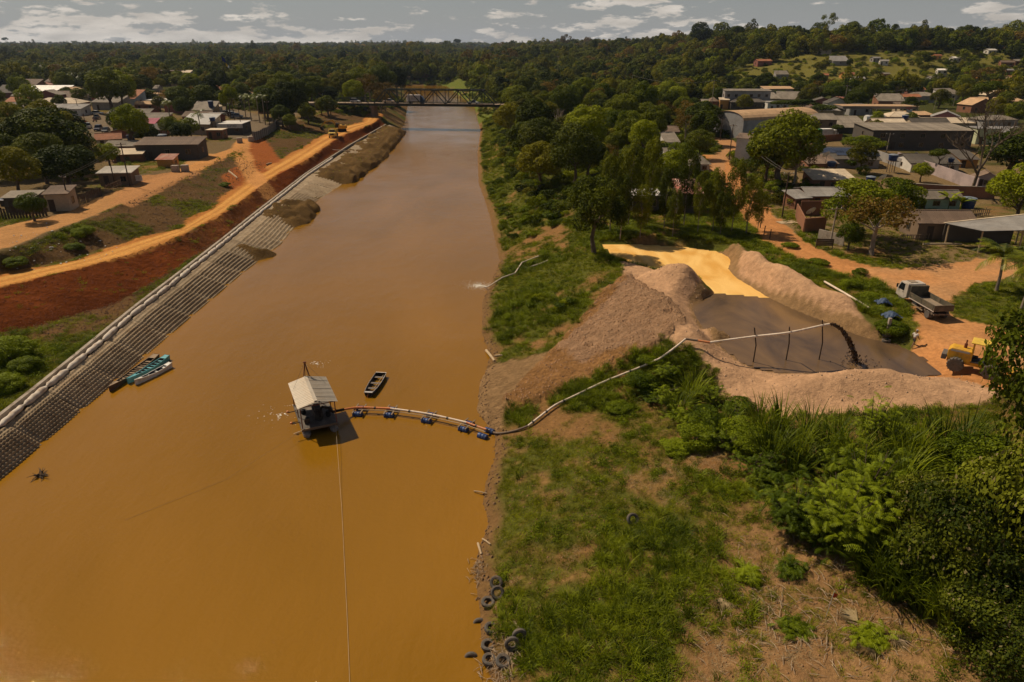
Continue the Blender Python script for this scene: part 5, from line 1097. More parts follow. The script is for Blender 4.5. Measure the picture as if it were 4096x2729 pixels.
def tipper():
    """grey and white light truck beside the sand pit, seen from behind"""
    p = Vector((43.65, 68.0, 0)); p.z = ground(p.x, p.y); t = thing('light_truck', 'small white-cab truck with empty grey drop-side bed', 'truck', p, math.radians(93))
    wc = pm('dusty_white_cab', (.50, .435, .365), .6, .12, 2, dirt=(.33, .25, .17), dirt_amt=.5); gb = pm('grey_green_bed', (.075, .066, .045), .75, .2, 2, dirt=(.20, .145, .09), dirt_amt=.5); fl = pm('worn_bed_floor', (.27, .20, .135), .8, .25, 1.5, dirt=(.14, .12, .10), dirt_amt=.5); strip = pm('reflector_strip', (.55, .45, .38), .5, .1, 2)
    mb = MB(); mb.prism([(1.75, .85), (1.75, 2.28), (1.85, 2.38), (3.05, 2.36), (3.2, 2.25), (3.62, 1.45), (3.68, .7), (3.0, .6), (2.2, .6)], -.98, .98); mb.build('cab', wc, t, bevel=.06)
    mb = MB(); mb.prism([(3.16, 2.2), (3.57, 1.5), (3.62, 1.53), (3.22, 2.22)], -.85, .85); mb.build('windscreen', GLASSD, t)
    for s in (-1, 1):
        mb = MB(); mb.prism([(2.3, 1.45), (2.3, 2.2), (3.02, 2.2), (3.38, 1.45)], s * .985 - .012, s * .985 + .012); mb.build('side_window', GLASSD, t)
        mb = MB(); mb.prism([(2.25, .75), (2.25, 1.4), (3.4, 1.4), (3.45, .75)], s * .985 - .008, s * .985 + .008); d = mb.build('door', wc, t); mb = MB(); mb.box((2.4, s * 1.005, 1.3), (.18, .03, .05)); mb.build('handle', BLACK, d)
        mb = MB(); mb.box((3.35, s * 1.17, 1.75), (.1, .14, .4)); mb.beam((3.3, s * .98, 1.9), (3.35, s * 1.15, 1.9), .04); mb.build('mirror', BLACK, t)
        mb = MB(); mb.box((3.68, s * .7, .95), (.06, .3, .18)); mb.build('headlight', WHITE, t)
    mb = MB(); mb.box((2.55, .1, 2.41), (.75, .75, .05)); mb.build('roof_hatch', fl, t)
    mb = MB(); [mb.beam((-3.0, s * .4, .78), (3.2, s * .4, .78), .1, .2) for s in (-1, 1)]; [mb.beam((x, -.4, .78), (x, .4, .78), .1) for x in (-2.6, -1, .6)]; mb.build('chassis', BLACK, t)
    mb = MB(); mb.box((-.95, 0, 1.1), (4.3, 1.96, .07)); mb.build('bed_floor', fl, t)
    for s in (-1, 1):
        mb = MB(); mb.box((-.95, s * 1.0, 1.4), (4.3, .05, .58)); [mb.box((-.95, s * 1.03, zz), (4.3, .04, .05)) for zz in (1.2, 1.4, 1.6)]; sd_ = mb.build('side_board', gb, t)
        mb = MB(); mb.box((-.95, s * 1.02, 1.05), (4.3, .03, .09)); mb.build('reflector_strip', strip, t)
        for x in (-2.9, -.95, 1.0): mb = MB(); mb.box((x, s * 1.0, 1.38), (.07, .1, .56)); mb.build('stake', WOODD, t)
        mb = MB(); mb.tube([(-2.15 + .58 * math.cos(a), s * .8, .48 + .62 * math.sin(a)) for a in np.linspace(.2, 2.94, 9)], .16, 6); mb.build('mudguard', fl, t)
        mb = MB(); mb.beam((.6, s * .95, .62), (-1.3, s * .95, .5), .05, .12); mb.build('side_rail', WOOD, t)
    mb = MB(); mb.box((-3.1, 0, 1.4), (.05, 2.04, .6)); mb.build('tailgate', gb, t)
    mb = MB(); mb.box((1.2, 0, 1.72), (.06, 1.96, 1.2)); mb.box((1.36, 0, 2.3), (.36, 1.96, .05)); mb.build('headboard', gb, t)
    mb = MB(); mb.box((-2.95, 0, .66), (.1, 1.7, .12)); mb.build('rear_bar', WOOD, t)
    mb = MB(); mb.box((.2, .75, .75), (.7, .4, .4)); mb.build('fuel_tank', STEEL, t)
    for x, s, w in ((-2.15, -1, .42), (-2.15, 1, .42), (2.75, -1, .24), (2.75, 1, .24)): wheel(t, (x, s * .82, .42), .42, w, ORIN)
tipper()
def loader():
    p = Vector((40.2, 53.7, 0)); p.z = ground(p.x, p.y); t = thing('wheel_loader', 'yellow wheel loader half hidden by tree leaves', 'loader', p, math.radians(-38))
    mb = MB(); mb.prism([(-2.1, .95), (-2.15, 1.75), (-1.9, 2.0), (-.4, 1.95), (-.4, .9)], -.62, .62); mb.build('engine_cover', YELP, t, bevel=.05)
    mb = MB(); mb.box((-1.25, -.632, 1.8), (1.4, .02, .16)); mb.build('name_stripe', pm('grey_stripe', (.35, .33, .30), .5, .1, 3), t)
    mb = MB(); mb.cyl((-1.0, .15, 1.95), (-1.0, .15, 2.35), .13, n=10); mb.cyl((-1.0, .15, 2.35), (-1.0, .15, 2.7), .06, n=8); mb.build('exhaust', RUSTR, t, True)
    mb = MB(); mb.box((-2.35, 0, 1.05), (.4, 1.3, .5)); mb.build('counterweight', pm('grey_weight', (.12, .10, .085), .7, .2, 3), t, bevel=.04)
    mb = MB(); mb.box((-.9, 0, .8), (2.4, .8, .35)); mb.box((1.0, 0, .8), (1.7, .7, .4)); mb.build('frame', YELP, t, bevel=.03)
    for x in (-.35, .85):
        for s in (-1, 1): mb = MB(); mb.beam((x, s * .62, 1.1), (x - .05, s * .6, 2.75), .09); mb.build('cab_pillar', YELP, t)
    mb = MB(); mb.box((.25, 0, 2.82), (1.75, 1.6, .1)); mb.build('canopy', YELL, t, bevel=.04)
    mb = MB(); mb.box((-.15, 0, 1.35), (.5, .55, .15)); mb.box((-.4, 0, 1.7), (.12, .55, .65)); mb.build('seat', BLACK, t, bevel=.04)
    mb = MB(); mb.box((.7, 0, 1.35), (.25, .9, .6)); mb.build('dashboard', BLACK, t)
    mb = MB(); mb.box((.3, 0, 1.08), (1.3, 1.4, .08)); mb.build('cab_floor', STEEL, t)
    for s in (-1, 1):
        mb = MB(); mb.tube([(1.0, s * .38, 1.45), (1.9, s * .42, 1.35), (2.6, s * .45, .6)], .11, 6); mb.build('lift_arm', YELP, t); mb = MB(); mb.cyl((.9, s * .38, .9), (1.9, s * .42, 1.2), .06); mb.build('ram', STEEL, t)
    mb = MB(); mb.prism([(2.5, .15), (2.45, .75), (2.7, 1.05), (2.8, 1.0), (2.65, .7), (2.7, .25), (3.4, .12), (3.4, .06)], -1.05, 1.05); mb.build('bucket', YELP, t)
    for x in (-1.35, 1.2):
        for s in (-1, 1):
            w = wheel(t, (x, s * .85, .62), .62, .46, YELL); mb = MB()
            for k in range(16): a = 2 * math.pi * k / 16; mb.box((x + .62 * math.cos(a), s * .85, .62 + .62 * math.sin(a)), (.07, .44, .07), 0)
            mb.build('tread', TYRE, w)
loader()
# ------------------------------------------------------------------ buildings
def rm(name, c, d, rough=.85, **k): return pm(name, c, rough, .22, .8, rnd=.16, dirt=d, dirt_amt=.5, **k)
R_FIB = rm('fibre_cement_roof', (.235, .195, .15), (.12, .095, .07)); R_DARK = rm('dark_roof', (.105, .088, .070), (.055, .045, .036)); R_ZINC = rm('zinc_roof', (.46, .41, .34), (.30, .25, .19), .5); R_TILE = rm('clay_tile_roof', (.33, .125, .055), (.18, .07, .035))
R_TAN = rm('dusty_tan_roof', (.46, .29, .155), (.36, .22, .12)); R_BRN = rm('brown_roof', (.185, .125, .085), (.10, .065, .045)); R_WHT = rm('white_roof', (.78, .72, .64), (.55, .48, .40), .5); R_PINK = rm('faded_pink_roof', (.42, .12, .16), (.30, .10, .12)); R_RUST = rm('rusty_red_roof', (.33, .105, .06), (.42, .33, .26)); R_GREY = rm('grey_sheet_roof', (.30, .275, .245), (.2, .17, .14), .5)
R_CREAM = rm('cream_roof', (.55, .44, .31), (.42, .32, .21))
def wm(name, c, d=None): return pm(name, c, .9, .12, .6, dirt=d or tuple(.55 * v + .03 for v in c), dirt_amt=.4)
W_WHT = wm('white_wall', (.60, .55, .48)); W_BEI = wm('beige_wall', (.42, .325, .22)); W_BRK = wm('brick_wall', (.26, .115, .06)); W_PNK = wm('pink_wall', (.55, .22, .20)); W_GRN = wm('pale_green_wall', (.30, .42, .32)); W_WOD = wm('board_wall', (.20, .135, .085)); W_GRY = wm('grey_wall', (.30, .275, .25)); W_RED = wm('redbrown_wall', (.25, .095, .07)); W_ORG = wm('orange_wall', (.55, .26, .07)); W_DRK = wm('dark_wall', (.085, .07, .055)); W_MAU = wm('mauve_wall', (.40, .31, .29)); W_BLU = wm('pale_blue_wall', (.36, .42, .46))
G_GRN = wm('green_shutter', (.08, .28, .04)); BLUC = wm('blue_tarp', (.05, .13, .30))
_sheet = {}
def sheet_mesh(mat, l):
    k = (mat.name, round(l, 1))
    if k not in _sheet: _sheet[k] = corrugated('roof_sheet', 1.06, round(l, 1), .265, .03, mat)
    return _sheet[k]
def add_window(t, side, u, z, w, h, Wd, Dp, frame=None):
    """side F front(-y) B L R; u along the wall"""
    rot = {'F': 0, 'R': math.pi / 2, 'B': math.pi, 'L': -math.pi / 2}[side]; dist = Dp / 2 if side in 'FB' else Wd / 2
    M = Matrix.Rotation(rot, 4, 'Z') @ Matrix.Translation((u, -dist, z))
    mb = MB(); f = .07
    for c, s in (((0, -.02, h / 2), (w + 2 * f, .08, f)), ((0, -.02, -h / 2), (w + 2 * f, .1, f)), ((-w / 2, -.02, 0), (f, .08, h)), ((w / 2, -.02, 0), (f, .08, h)), ((0, -.015, 0), (.04, .06, h))): mb.box(c, s, 0, M)
    o = mb.build('window', frame or WOOD, t); mb = MB(); mb.box((0, -.006, 0), (w, .02, h), 0, M); mb.build('pane', GLASSD, o)
def add_door(t, side, u, w, h, Wd, Dp, mat=None):
    rot = {'F': 0, 'R': math.pi / 2, 'B': math.pi, 'L': -math.pi / 2}[side]; dist = Dp / 2 if side in 'FB' else Wd / 2
    M = Matrix.Rotation(rot, 4, 'Z') @ Matrix.Translation((u, -dist, h / 2)); mb = MB(); mb.box((0, -.02, 0), (w, .06, h), 0, M); d = mb.build('door', mat or WOODD, t)
    if t.location.y < 190: mb = MB(); mb.box((w * .38, -.07, 0), (.04, .06, .12), 0, M); mb.build('handle', STEEL, d)
def house_at(name, label, p, w, Dp, hw, rz, roof, wall, roofm, k=.3, sheets=False, nwin=2, door=True, oh=.35, cat='house', side=None, group=None, flip=1):
    """p = middle of the front wall foot; local -y faces the viewer when rz is 0"""
    c, s = math.cos(rz), math.sin(rz); ctr = Vector((p[0] - s * Dp / 2, p[1] + c * Dp / 2, 0)); zb = min(ground(ctr.x + dx, ctr.y + dy) for dx in (-w / 3, 0, w / 3) for dy in (-Dp / 3, Dp / 3)); ctr.z = zb - .02
    t = thing(name, label, cat, ctr, rz, group); hw = max(hw, 1.9)
    X, Y = w / 2, Dp / 2; rise = k * (Y if roof in ('gable', 'hip') else X if roof in ('gable_end', 'barrel') else Dp)
    wallmb = MB()
    if roof == 'gable': wallmb.add([(-X, -Y, -.4), (X, -Y, -.4), (X, Y, -.4), (-X, Y, -.4), (-X, -Y, hw), (X, -Y, hw), (X, Y, hw), (-X, Y, hw), (-X, 0, hw + rise), (X, 0, hw + rise)], [(0, 3, 2, 1), (0, 1, 5, 4), (2, 3, 7, 6), (1, 2, 6, 9, 5), (3, 0, 4, 8, 7), (4, 5, 9, 8), (6, 7, 8, 9)])
    elif roof == 'gable_end': wallmb.add([(-X, -Y, -.4), (X, -Y, -.4), (X, Y, -.4), (-X, Y, -.4), (-X, -Y, hw), (X, -Y, hw), (X, Y, hw), (-X, Y, hw), (0, -Y, hw + rise), (0, Y, hw + rise)], [(0, 3, 2, 1), (0, 1, 5, 8, 4), (2, 3, 7, 9, 6), (1, 2, 6, 5), (3, 0, 4, 7), (5, 6, 9, 8), (7, 4, 8, 9)])
    elif roof == 'barrel':
        n = 10; arc = [(-X * math.cos(math.pi * i / n), hw + rise * math.sin(math.pi * i / n)) for i in range(n + 1)]; wallmb.prism([(-X, -.4), (X, -.4)] + arc[::-1], -Y, Y)
    elif roof == 'shed': r0, r1 = (0, rise) if flip > 0 else (rise, 0); wallmb.prism([(0, 0)], 0, 0) if False else wallmb.add([(-X, -Y, -.4), (X, -Y, -.4), (X, Y, -.4), (-X, Y, -.4), (-X, -Y, hw + r0), (X, -Y, hw + r0), (X, Y, hw + r1), (-X, Y, hw + r1)], [(0, 3, 2, 1), (4, 5, 6, 7), (0, 1, 5, 4), (1, 2, 6, 5), (2, 3, 7, 6), (3, 0, 4, 7)])
    else: wallmb.box((0, 0, hw / 2 - .2), (w, Dp, hw + .4))
    wallmb.build('wall', wall, t)
    g = .06
    def slab(P, th=.05):
        mb = MB(); n = len(P); vs = [Vector(q) for q in P] + [Vector(q) - Vector((0, 0, th)) for q in P]; mb.add(vs, [tuple(range(n)), tuple(range(2 * n - 1, n - 1, -1))] + [(i, i + n, (i + 1) % n + n, (i + 1) % n) for i in range(n)]); return mb
    def lay(par, P, nrm_len, ang, along, org, rotz):
        m = sheet_mesh(roofm, nrm_len); n = max(1, int(round(along / 1.02)))
        for i in range(n):
            u = -along / 2 + (i + .5) * along / n; M = Matrix.Rotation(rotz, 4, 'Z') @ Matrix.Translation((u, 0, org + .055 + (.012 if i % 2 else 0))) @ Matrix.Rotation(ang + random.uniform(-.008, .008), 4, 'X')
            o = link('sheet', m, par); o.matrix_local = M; o.scale = (along / n / 1.02, nrm_len / round(nrm_len, 1), 1)
    if roof == 'gable':
        e = oh; zl = hw - k * e
        ro = slab([(-X - e, -Y - e, zl + g), (X + e, -Y - e, zl + g), (X + e, 0, hw + rise + g), (-X - e, 0, hw + rise + g)]); ro2 = slab([(-X - e, 0, hw + rise + g), (X + e, 0, hw + rise + g), (X + e, Y + e, zl + g), (-X - e, Y + e, zl + g)]); r = ro.build('roof', roofm, t); r2 = ro2.build('roof', roofm, t)
        if sheets: sl = math.hypot(Y + e, rise + k * e); [lay(q, None, sl, math.atan2(rise + k * e, Y + e), w + 2 * e, hw + rise + g, rzz) for q, rzz in ((r, 0), (r2, math.pi))]
        mb = MB(); mb.beam((-X - e, 0, hw + rise + g + .07), (X + e, 0, hw + rise + g + .07), .3, .05); mb.build('ridge_cap', roofm, t)
    elif roof == 'gable_end':
        e = oh; zl = hw - k * e
        for sg in (-1, 1):
            r = slab([(sg * (X + e), -Y - e, zl + g), (sg * (X + e), Y + e, zl + g), (0, Y + e, hw + rise + g), (0, -Y - e, hw + rise + g)]).build('roof', roofm, t)
            if sheets: lay(r, None, math.hypot(X + e, rise + k * e), math.atan2(rise + k * e, X + e), Dp + 2 * e, hw + rise + g, sg * math.pi / 2)
        mb = MB(); mb.beam((0, -Y - e, hw + rise + g + .07), (0, Y + e, hw + rise + g + .07), .3, .05); mb.build('ridge_cap', roofm, t)
    elif roof == 'shed':
        e = oh; za, zb2 = (hw - k * e, hw + rise + k * e) if flip > 0 else (hw + rise + k * e, hw - k * e)
        r = slab([(-X - e, -Y - e, za + g), (X + e, -Y - e, za + g), (X + e, Y + e, zb2 + g), (-X - e, Y + e, zb2 + g)]).build('roof', roofm, t)
        if sheets:
            sl = math.hypot(Dp + 2 * e, zb2 - za); m = sheet_mesh(roofm, sl); n = max(1, int(round((w + 2 * e) / 1.02)))
            for i in range(n):
                u = -X - e + (i + .5) * (w + 2 * e) / n; M = Matrix.Translation((u, Y + e, zb2 + g + .055 + (.012 if i % 2 else 0))) @ Matrix.Rotation(math.atan2(zb2 - za, Dp + 2 * e), 4, 'X'); o = link('sheet', m, r); o.matrix_local = M; o.scale = ((w + 2 * e) / n / 1.02, sl / round(sl, 1), 1)
    elif roof == 'hip':
        e = oh; q = max(0.1, X - Y * .9); zl = hw - k * e + g; zr = hw + rise + g; A = [(-X - e, -Y - e, zl), (X + e, -Y - e, zl), (X + e, Y + e, zl), (-X - e, Y + e, zl)]; r0, r1 = (-q, 0, zr), (q, 0, zr)
        for P in ((A[0], A[1], r1, r0), (A[2], A[3], r0, r1), (A[1], A[2], r1), (A[3], A[0], r0)): slab(list(P)).build('roof', roofm, t)
        mb = MB(); [mb.beam(a, b, .22, .06) for a, b in ((A[0], r0), (A[3], r0), (A[1], r1), (A[2], r1), (r0, r1))]; mb.build('ridge_cap', roofm, t)
    elif roof == 'barrel':
        n = 10; mb = MB(); e = oh; ro, ri = [], []
        for i in range(n + 1):
            a = math.pi * i / n; ro.append((-(X + .12) * math.cos(a), hw + (rise + .14) * math.sin(a) + .02)); ri.append((-(X + .05) * math.cos(a), hw + (rise + .07) * math.sin(a) + .02))
        mb.prism(ro + ri[::-1], -Y - .2, Y + .2); mb.build('roof', roofm, t)
    elif roof == 'flat':
        mb = MB(); mb.box((0, 0, hw + .05), (w + .5, Dp + .5, .12)); mb.build('roof', roofm, t)
    storey = 1 if hw < 4.2 else 2
    for st in range(storey):
        z = hw * (.55 if storey == 1 else (.27, .74)[st]); hh = min(1.1, hw / storey * .42)
        dpos = None
        if door and st == 0: dpos = -w * .28; add_door(t, 'F', dpos, .9, min(2.05, hw * .85), w, Dp)
        for i in range(nwin):
            u = -w / 2 + w * (i + .5) / nwin
            if dpos is not None and abs(u - dpos) < 1.1: continue
            add_window(t, 'F', u, z, min(1.1, w / nwin * .5), hh, w, Dp)
        sd_ = side or ('R' if ctr.x < 0 else 'L'); add_window(t, sd_, 0, z, min(1.0, Dp * .3), hh, w, Dp)
    return t
def hpx(name, label, x0, x1, ytop, yeave, ybase, roof='gable', wall=W_BEI, roofm=R_FIB, rz=0.0, k=.3, maxd=14, **kw):
    p = G((x0 + x1) / 2, ybase); t = T_of(p) * .25; w = (x1 - x0) * t * .97; hw = (ybase - yeave) * t * 1.05
    ppd = 4 * (CAMH - p.z) / p.y ** 2 * 760; ppv = 1 / t; dl = max(yeave - ytop, 2)
    if roof in ('gable', 'hip'): Dp = dl / (.5 * ppd + .5 * k * ppv)
    elif roof == 'shed': Dp = dl / (ppd + k * ppv)
    elif roof in ('gable_end', 'barrel'): Dp = w * .9; 
    else: Dp = dl / ppd
    Dp = max(3.2, min(maxd, Dp)); return house_at(name, label, p, w, Dp, hw, rz, roof, wall, roofm, k, **kw)
H = hpx
# --- left bank, nearest
H('open_shed', 'long low shed with dusty brown roof above the orange road', 552, 800, 548, 582, 640, 'shed', W_DRK, R_BRN, .10, .13, 9, sheets=True, nwin=3)
H('tin_hut', 'hut with pale corrugated shed roof beside the upper dirt street', 404, 532, 665, 694, 745, 'shed', W_WOD, R_ZINC, .12, .12, 6, sheets=True, nwin=2)
H('beige_hut', 'small beige hut with rusty roof behind the picket fence', 196, 282, 738, 775, 845, 'shed', W_BEI, R_BRN, .2, .15, 5, sheets=True, nwin=1)
H('yellow_kiosk', 'small yellow kiosk with rounded red roof', 632, 696, 632, 642, 671, 'shed', W_ORG, R_RUST, .05, .2, 3.4, nwin=0, door=False, cat='kiosk')
H('corrugated_house', 'house with grey corrugated roof left of the long brown shed', 422, 540, 566, 588, 622, 'shed', W_BRK, R_FIB, .1, .2, 7, sheets=True)
H('white_gable_house', 'white walled house with brown tiled slope behind corrugated house', 395, 485, 535, 560, 585, 'gable', W_WHT, R_TILE, .45, .35, 8)
H('lean_to', 'low lean-to with pale patched roof near the tin hut', 452, 570, 600, 628, 650, 'shed', W_BRK, R_CREAM, .22, .12, 5, nwin=1)
H('yard_wall_house', 'pale wall house left of the beige hut under the trees', 30, 150, 770, 790, 850, 'shed', W_DRK, R_FIB, .15, .12, 6, nwin=1)
# --- left town blocks
H('row_house', 'long row house with grey gable roof facing the left street', 436, 600, 434, 456, 482, 'gable', W_RED, R_FIB, .03, .28, 9, sheets=True, nwin=5)
H('tan_roof_house', 'house with wide tan-grey roof right of long row house', 567, 662, 455, 480, 500, 'shed', W_RED, R_FIB, .03, .2, 9, sheets=True)
H('small_gable_house', 'small brown gable house below the long row house', 480, 566, 466, 486, 500, 'gable_end', W_BRK, R_BRN, .1, .4, 7)
H('pink_roof_house', 'house with faded pink roof', 548, 622, 480, 500, 520, 'shed', W_BRK, R_PINK, .05, .3, 7, sheets=True)
H('dark_gable_house', 'low house with dark gable roof beside the left street', 455, 550, 488, 512, 528, 'gable_end', W_DRK, R_DARK, .12, .25, 8)
H('grey_gable_house', 'grey gable house with red gable end near blue tarp', 450, 552, 502, 530, 552, 'gable_end', W_RED, R_FIB, .1, .25, 8, sheets=True)
H('patched_roof_house', 'house with patched dark roof between garden trees', 600, 652, 503, 527, 545, 'shed', W_BRK, R_DARK, .05, .2, 7)
H('bargeboard_house', 'brown roofed house with white bargeboard near blue tank', 732, 838, 449, 470, 488, 'gable', W_RED, R_BRN, .03, .3, 9, sheets=True, nwin=3)
H('white_block', 'flat-roofed white block house with tall blue tank on top', 812, 872, 452, 462, 495, 'flat', W_BLU, R_GREY, .05, .2, 9)
H('corner_shop', 'white fascia corner shop with dark open front', 878, 972, 484, 500, 540, 'flat', W_DRK, R_WHT, .08, .1, 12, nwin=2, cat='shop')
H('brick_house', 'small unplastered brick house in front of corner shop', 830, 893, 516, 524, 558, 'flat', W_BRK, R_CREAM, .06, .1, 6)
H('barrel_warehouse', 'white barrel-roofed warehouse at far left', 4, 262, 346, 369, 392, 'shed', W_WHT, R_WHT, .02, .25, 14, nwin=0, door=False, cat='warehouse')
H('arched_hall', 'long brown-roofed hall with arched openings beside white warehouse', 189, 376, 362, 392, 405, 'gable', W_BEI, R_BRN, .02, .3, 16, nwin=6, cat='hall')
for i, (a, b, q) in enumerate(((70, 150, 'leftmost'), (132, 235, 'middle'), (205, 316, 'rightmost'))): H('hip_house', '%s of three tan hip-roofed houses in the left town' % q, a, b, 388, 415, 432, 'hip', W_BRK, R_CREAM, .12, .35, 11, group='hip-roofed houses in a row')
H('brick_lean_house', 'low brick house with dark roof below hip-roofed houses', 72, 160, 424, 440, 456, 'shed', W_BRK, R_FIB, .05, .2, 8)
H('white_yard_house', 'long white-walled house with grey roof behind the big mango tree', 160, 326, 420, 440, 466, 'shed', W_WHT, R_GREY, .06, .15, 8, sheets=True, nwin=4)
H('tile_roof_cottage', 'cottage with orange tile roof at the left edge', 0, 52, 455, 482, 505, 'gable', W_BEI, R_TILE, .1, .4, 9)
H('brick_block', 'tall red-brown brick block in the left town', 612, 712, 286, 292, 345, 'flat', W_RED, R_BRN, .1, .1, 12, nwin=4, cat='building')
H('beige_tower_house', 'beige tower house beside the red-brown block', 735, 770, 291, 300, 360, 'shed', W_BEI, R_CREAM, .1, .2, 9, nwin=1)
H('beige_glass_house', 'beige house with green glass front below tower house', 690, 752, 312, 325, 362, 'gable', W_BEI, R_BRN, .1, .25, 9, nwin=2)
H('tile_villa', 'two-storey white villa with red hip tile roof', 756, 892, 343, 368, 402, 'hip', W_WHT, R_TILE, .05, .4, 14, nwin=5)
H('striped_school', 'long low building with cream and green stripe behind villa', 748, 948, 342, 352, 372, 'flat', W_BLU, R_CREAM, .03, .1, 12, nwin=8, cat='school')
H('white_gable_hall', 'large white gable house among dark trees at far left', 141, 262, 258, 274, 296, 'gable', W_BLU, R_DARK, -.25, .4, 14, nwin=3)
H('colonnade', 'low grey building with columns behind the left street trees', 590, 690, 396, 405, 432, 'flat', W_GRY, R_WHT, .03, .1, 10, nwin=6, cat='building')
for lab, a in (('tan flat roof house half hidden by dark trees at far left', (54, 115, 279, 288, 300, 'shed', W_DRK, R_CREAM)), ('white house with brown gable near far left street', (367, 452, 288, 304, 320, 'gable_end', W_WHT, R_TILE)), ('long white house with dark red roof in the far left town', (326, 394, 303, 322, 340, 'gable', W_WHT, R_BRN)),
        ('red-walled house with pale roof at the far left edge', (0, 52, 242, 252, 268, 'shed', W_RED, R_GREY)), ('house with red-brown tile roof above the white warehouse', (93, 190, 318, 342, 352, 'hip', W_RED, R_RUST)), ('house with dark red roof right of the tile-roofed one', (185, 268, 303, 330, 348, 'gable', W_RED, R_BRN)),
        ('grey-roofed far house with blue tank', (339, 382, 253, 262, 276, 'shed', W_WHT, R_GREY)), ('low blue-grey shed left of tall light green tree', (328, 394, 322, 330, 345, 'flat', W_BLU, R_CREAM)), ('small white house beyond the brick block', (546, 586, 284, 290, 318, 'flat', W_BLU, R_WHT)),
        ('tan-roofed house by the left end of bridge', (1045, 1092, 333, 345, 360, 'gable', W_BEI, R_TAN)), ('house with tan gable roof near tall palms', (1170, 1200, 332, 344, 362, 'gable', W_BRK, R_TAN)), ('orange-roofed stall left of the bridge', (1290, 1320, 366, 372, 398, 'flat', W_GRY, R_RUST)), ('cream-walled house among town trees at far left', (415, 455, 262, 272, 284, 'gable', W_BEI, R_BRN))):
    H('town_house', lab, *a, .04, .3, 11)
# --- right bank
def hangar():
    H('hangar', 'arched tan-roofed metal hangar', 2853, 2945, 443, 468, 545, 'barrel', pm('grey_sheeting', (.30, .29, .285), .6, .15, .6, dirt=(.2, .17, .14)), R_TAN, -1.05, .28, nwin=0, door=False, cat='hangar')
p = G(2900, 548); house_at('hangar', 'arched tan-roofed metal hangar behind the grassy lane', (p.x + .5, p.y, p.z), 12.5, 30, 5.2, -1.12, 'barrel', pm('grey_sheeting', (.30, .29, .285), .6, .15, .6, dirt=(.2, .17, .14)), R_TAN, .34, nwin=0, door=False, cat='hangar')
H('long_store', 'long two-storey store with sloping roof and dark upper gallery', 2893, 3074, 364, 372, 436, 'shed', W_GRY, R_FIB, -.05, .12, 12, nwin=6, cat='store')
H('brick_store', 'orange and brick two-storey store with awning roof', 3050, 3165, 352, 362, 410, 'shed', W_BEI, R_TAN, -.05, .12, 12, nwin=3, cat='store')
H('red_fence_house', 'low red-walled house with wide tan roof by the palms', 3160, 3252, 354, 363, 400, 'gable', W_RED, R_TAN, -.05, .15, 12, nwin=3)
H('office', 'low white office with three dark windows', 3068, 3150, 406, 414, 445, 'flat', W_WHT, R_GREY, -.1, .1, 10, nwin=3, cat='office')
H('market_stalls', 'row of dark open market stalls with hipped roofs', 2921, 3064, 394, 412, 440, 'hip', W_DRK, R_DARK, -.05, .35, 8, nwin=5, cat='market')
H('orange_shop', 'small orange and green shop front', 2877, 2912, 396, 404, 438, 'shed', W_ORG, R_CREAM, -.1, .2, 6, nwin=1, cat='shop')
H('wood_kiosk', 'little wooden kiosk with tan roof left of orange shop', 2807, 2834, 396, 412, 434, 'gable', W_WOD, R_FIB, -.05, .4, 6, nwin=1, cat='kiosk')
H('hip_kiosk', 'small brown hip-roofed house between kiosk and shop', 2838, 2870, 388, 408, 436, 'hip', W_BRK, R_BRN, -.05, .4, 7, nwin=1)
H('pale_roof_house', 'house with pale pointed roof among trees left of hangar', 2775, 2820, 418, 436, 446, 'hip', W_BEI, R_CREAM, 0, .4, 7, nwin=1)
H('board_house', 'two-storey board house with patched grey roof', 3118, 3335, 447, 484, 545, 'gable', W_WOD, R_FIB, -.12, .2, 12, sheets=True, nwin=5, k=.2) if False else H('board_house', 'two-storey board house with patched grey roof', 3118, 3335, 447, 484, 545, 'gable', W_WOD, R_FIB, -.12, .2, 12, sheets=True, nwin=5)
H('white_annex', 'white walled house end beside the big mango tree', 2935, 3010, 538, 560, 650, 'shed', W_WHT, R_BRN, -.5, .15, 9, nwin=0, door=False)
H('corrugated_barn', 'barn with broad striped grey corrugated roof', 3312, 3470, 467, 515, 535, 'shed', W_DRK, R_FIB, -.1, .18, 16, sheets=True, cat='barn')
H('machine_shed', 'wide flat-roofed open machine shed with dark interior', 3478, 3880, 490, 528, 600, 'shed', W_DRK, R_FIB, -.05, .05, 18, sheets=True, nwin=5, cat='shed')
H('solar_house', 'dark-roofed house carrying two arrays of solar panels', 3236, 3510, 562, 640, 672, 'gable', W_GRY, R_DARK, -.16, .22, 15, sheets=True, nwin=4)
H('brown_roof_house', 'house with plain brown roof left of solar house', 3228, 3345, 630, 667, 690, 'shed', W_BRK, R_BRN, -.05, .15, 9, sheets=True, nwin=2)
H('ribbed_roof_house', 'house with ribbed beige roof behind the bushy tree', 3245, 3415, 690, 735, 760, 'shed', W_BRK, R_CREAM, -.04, .15, 9, sheets=True, nwin=3)
H('grey_roof_house', 'brick house with long grey roof beside the lane', 3225, 3390, 746, 786, 832, 'gable', W_BRK, R_GREY, -.04, .22, 7, sheets=True, nwin=3)
H('porch_house', 'small porch with sloping grey roof on brick posts', 3170, 3240, 774, 800, 835, 'shed', W_BRK, R_GREY, .3, .2, 4, sheets=True, nwin=1)
H('green_house', 'pale green timber cottage with patched brown roof', 3640, 3840, 762, 796, 838, 'gable', W_GRN, R_FIB, -.03, .5, 6.5, sheets=True, nwin=3)
H('plank_house', 'old plank house with mossy brown roof and dark windows', 3655, 3895, 832, 888, 960, 'gable', W_WOD, R_BRN, -.05, .42, 8, sheets=True, nwin=5)
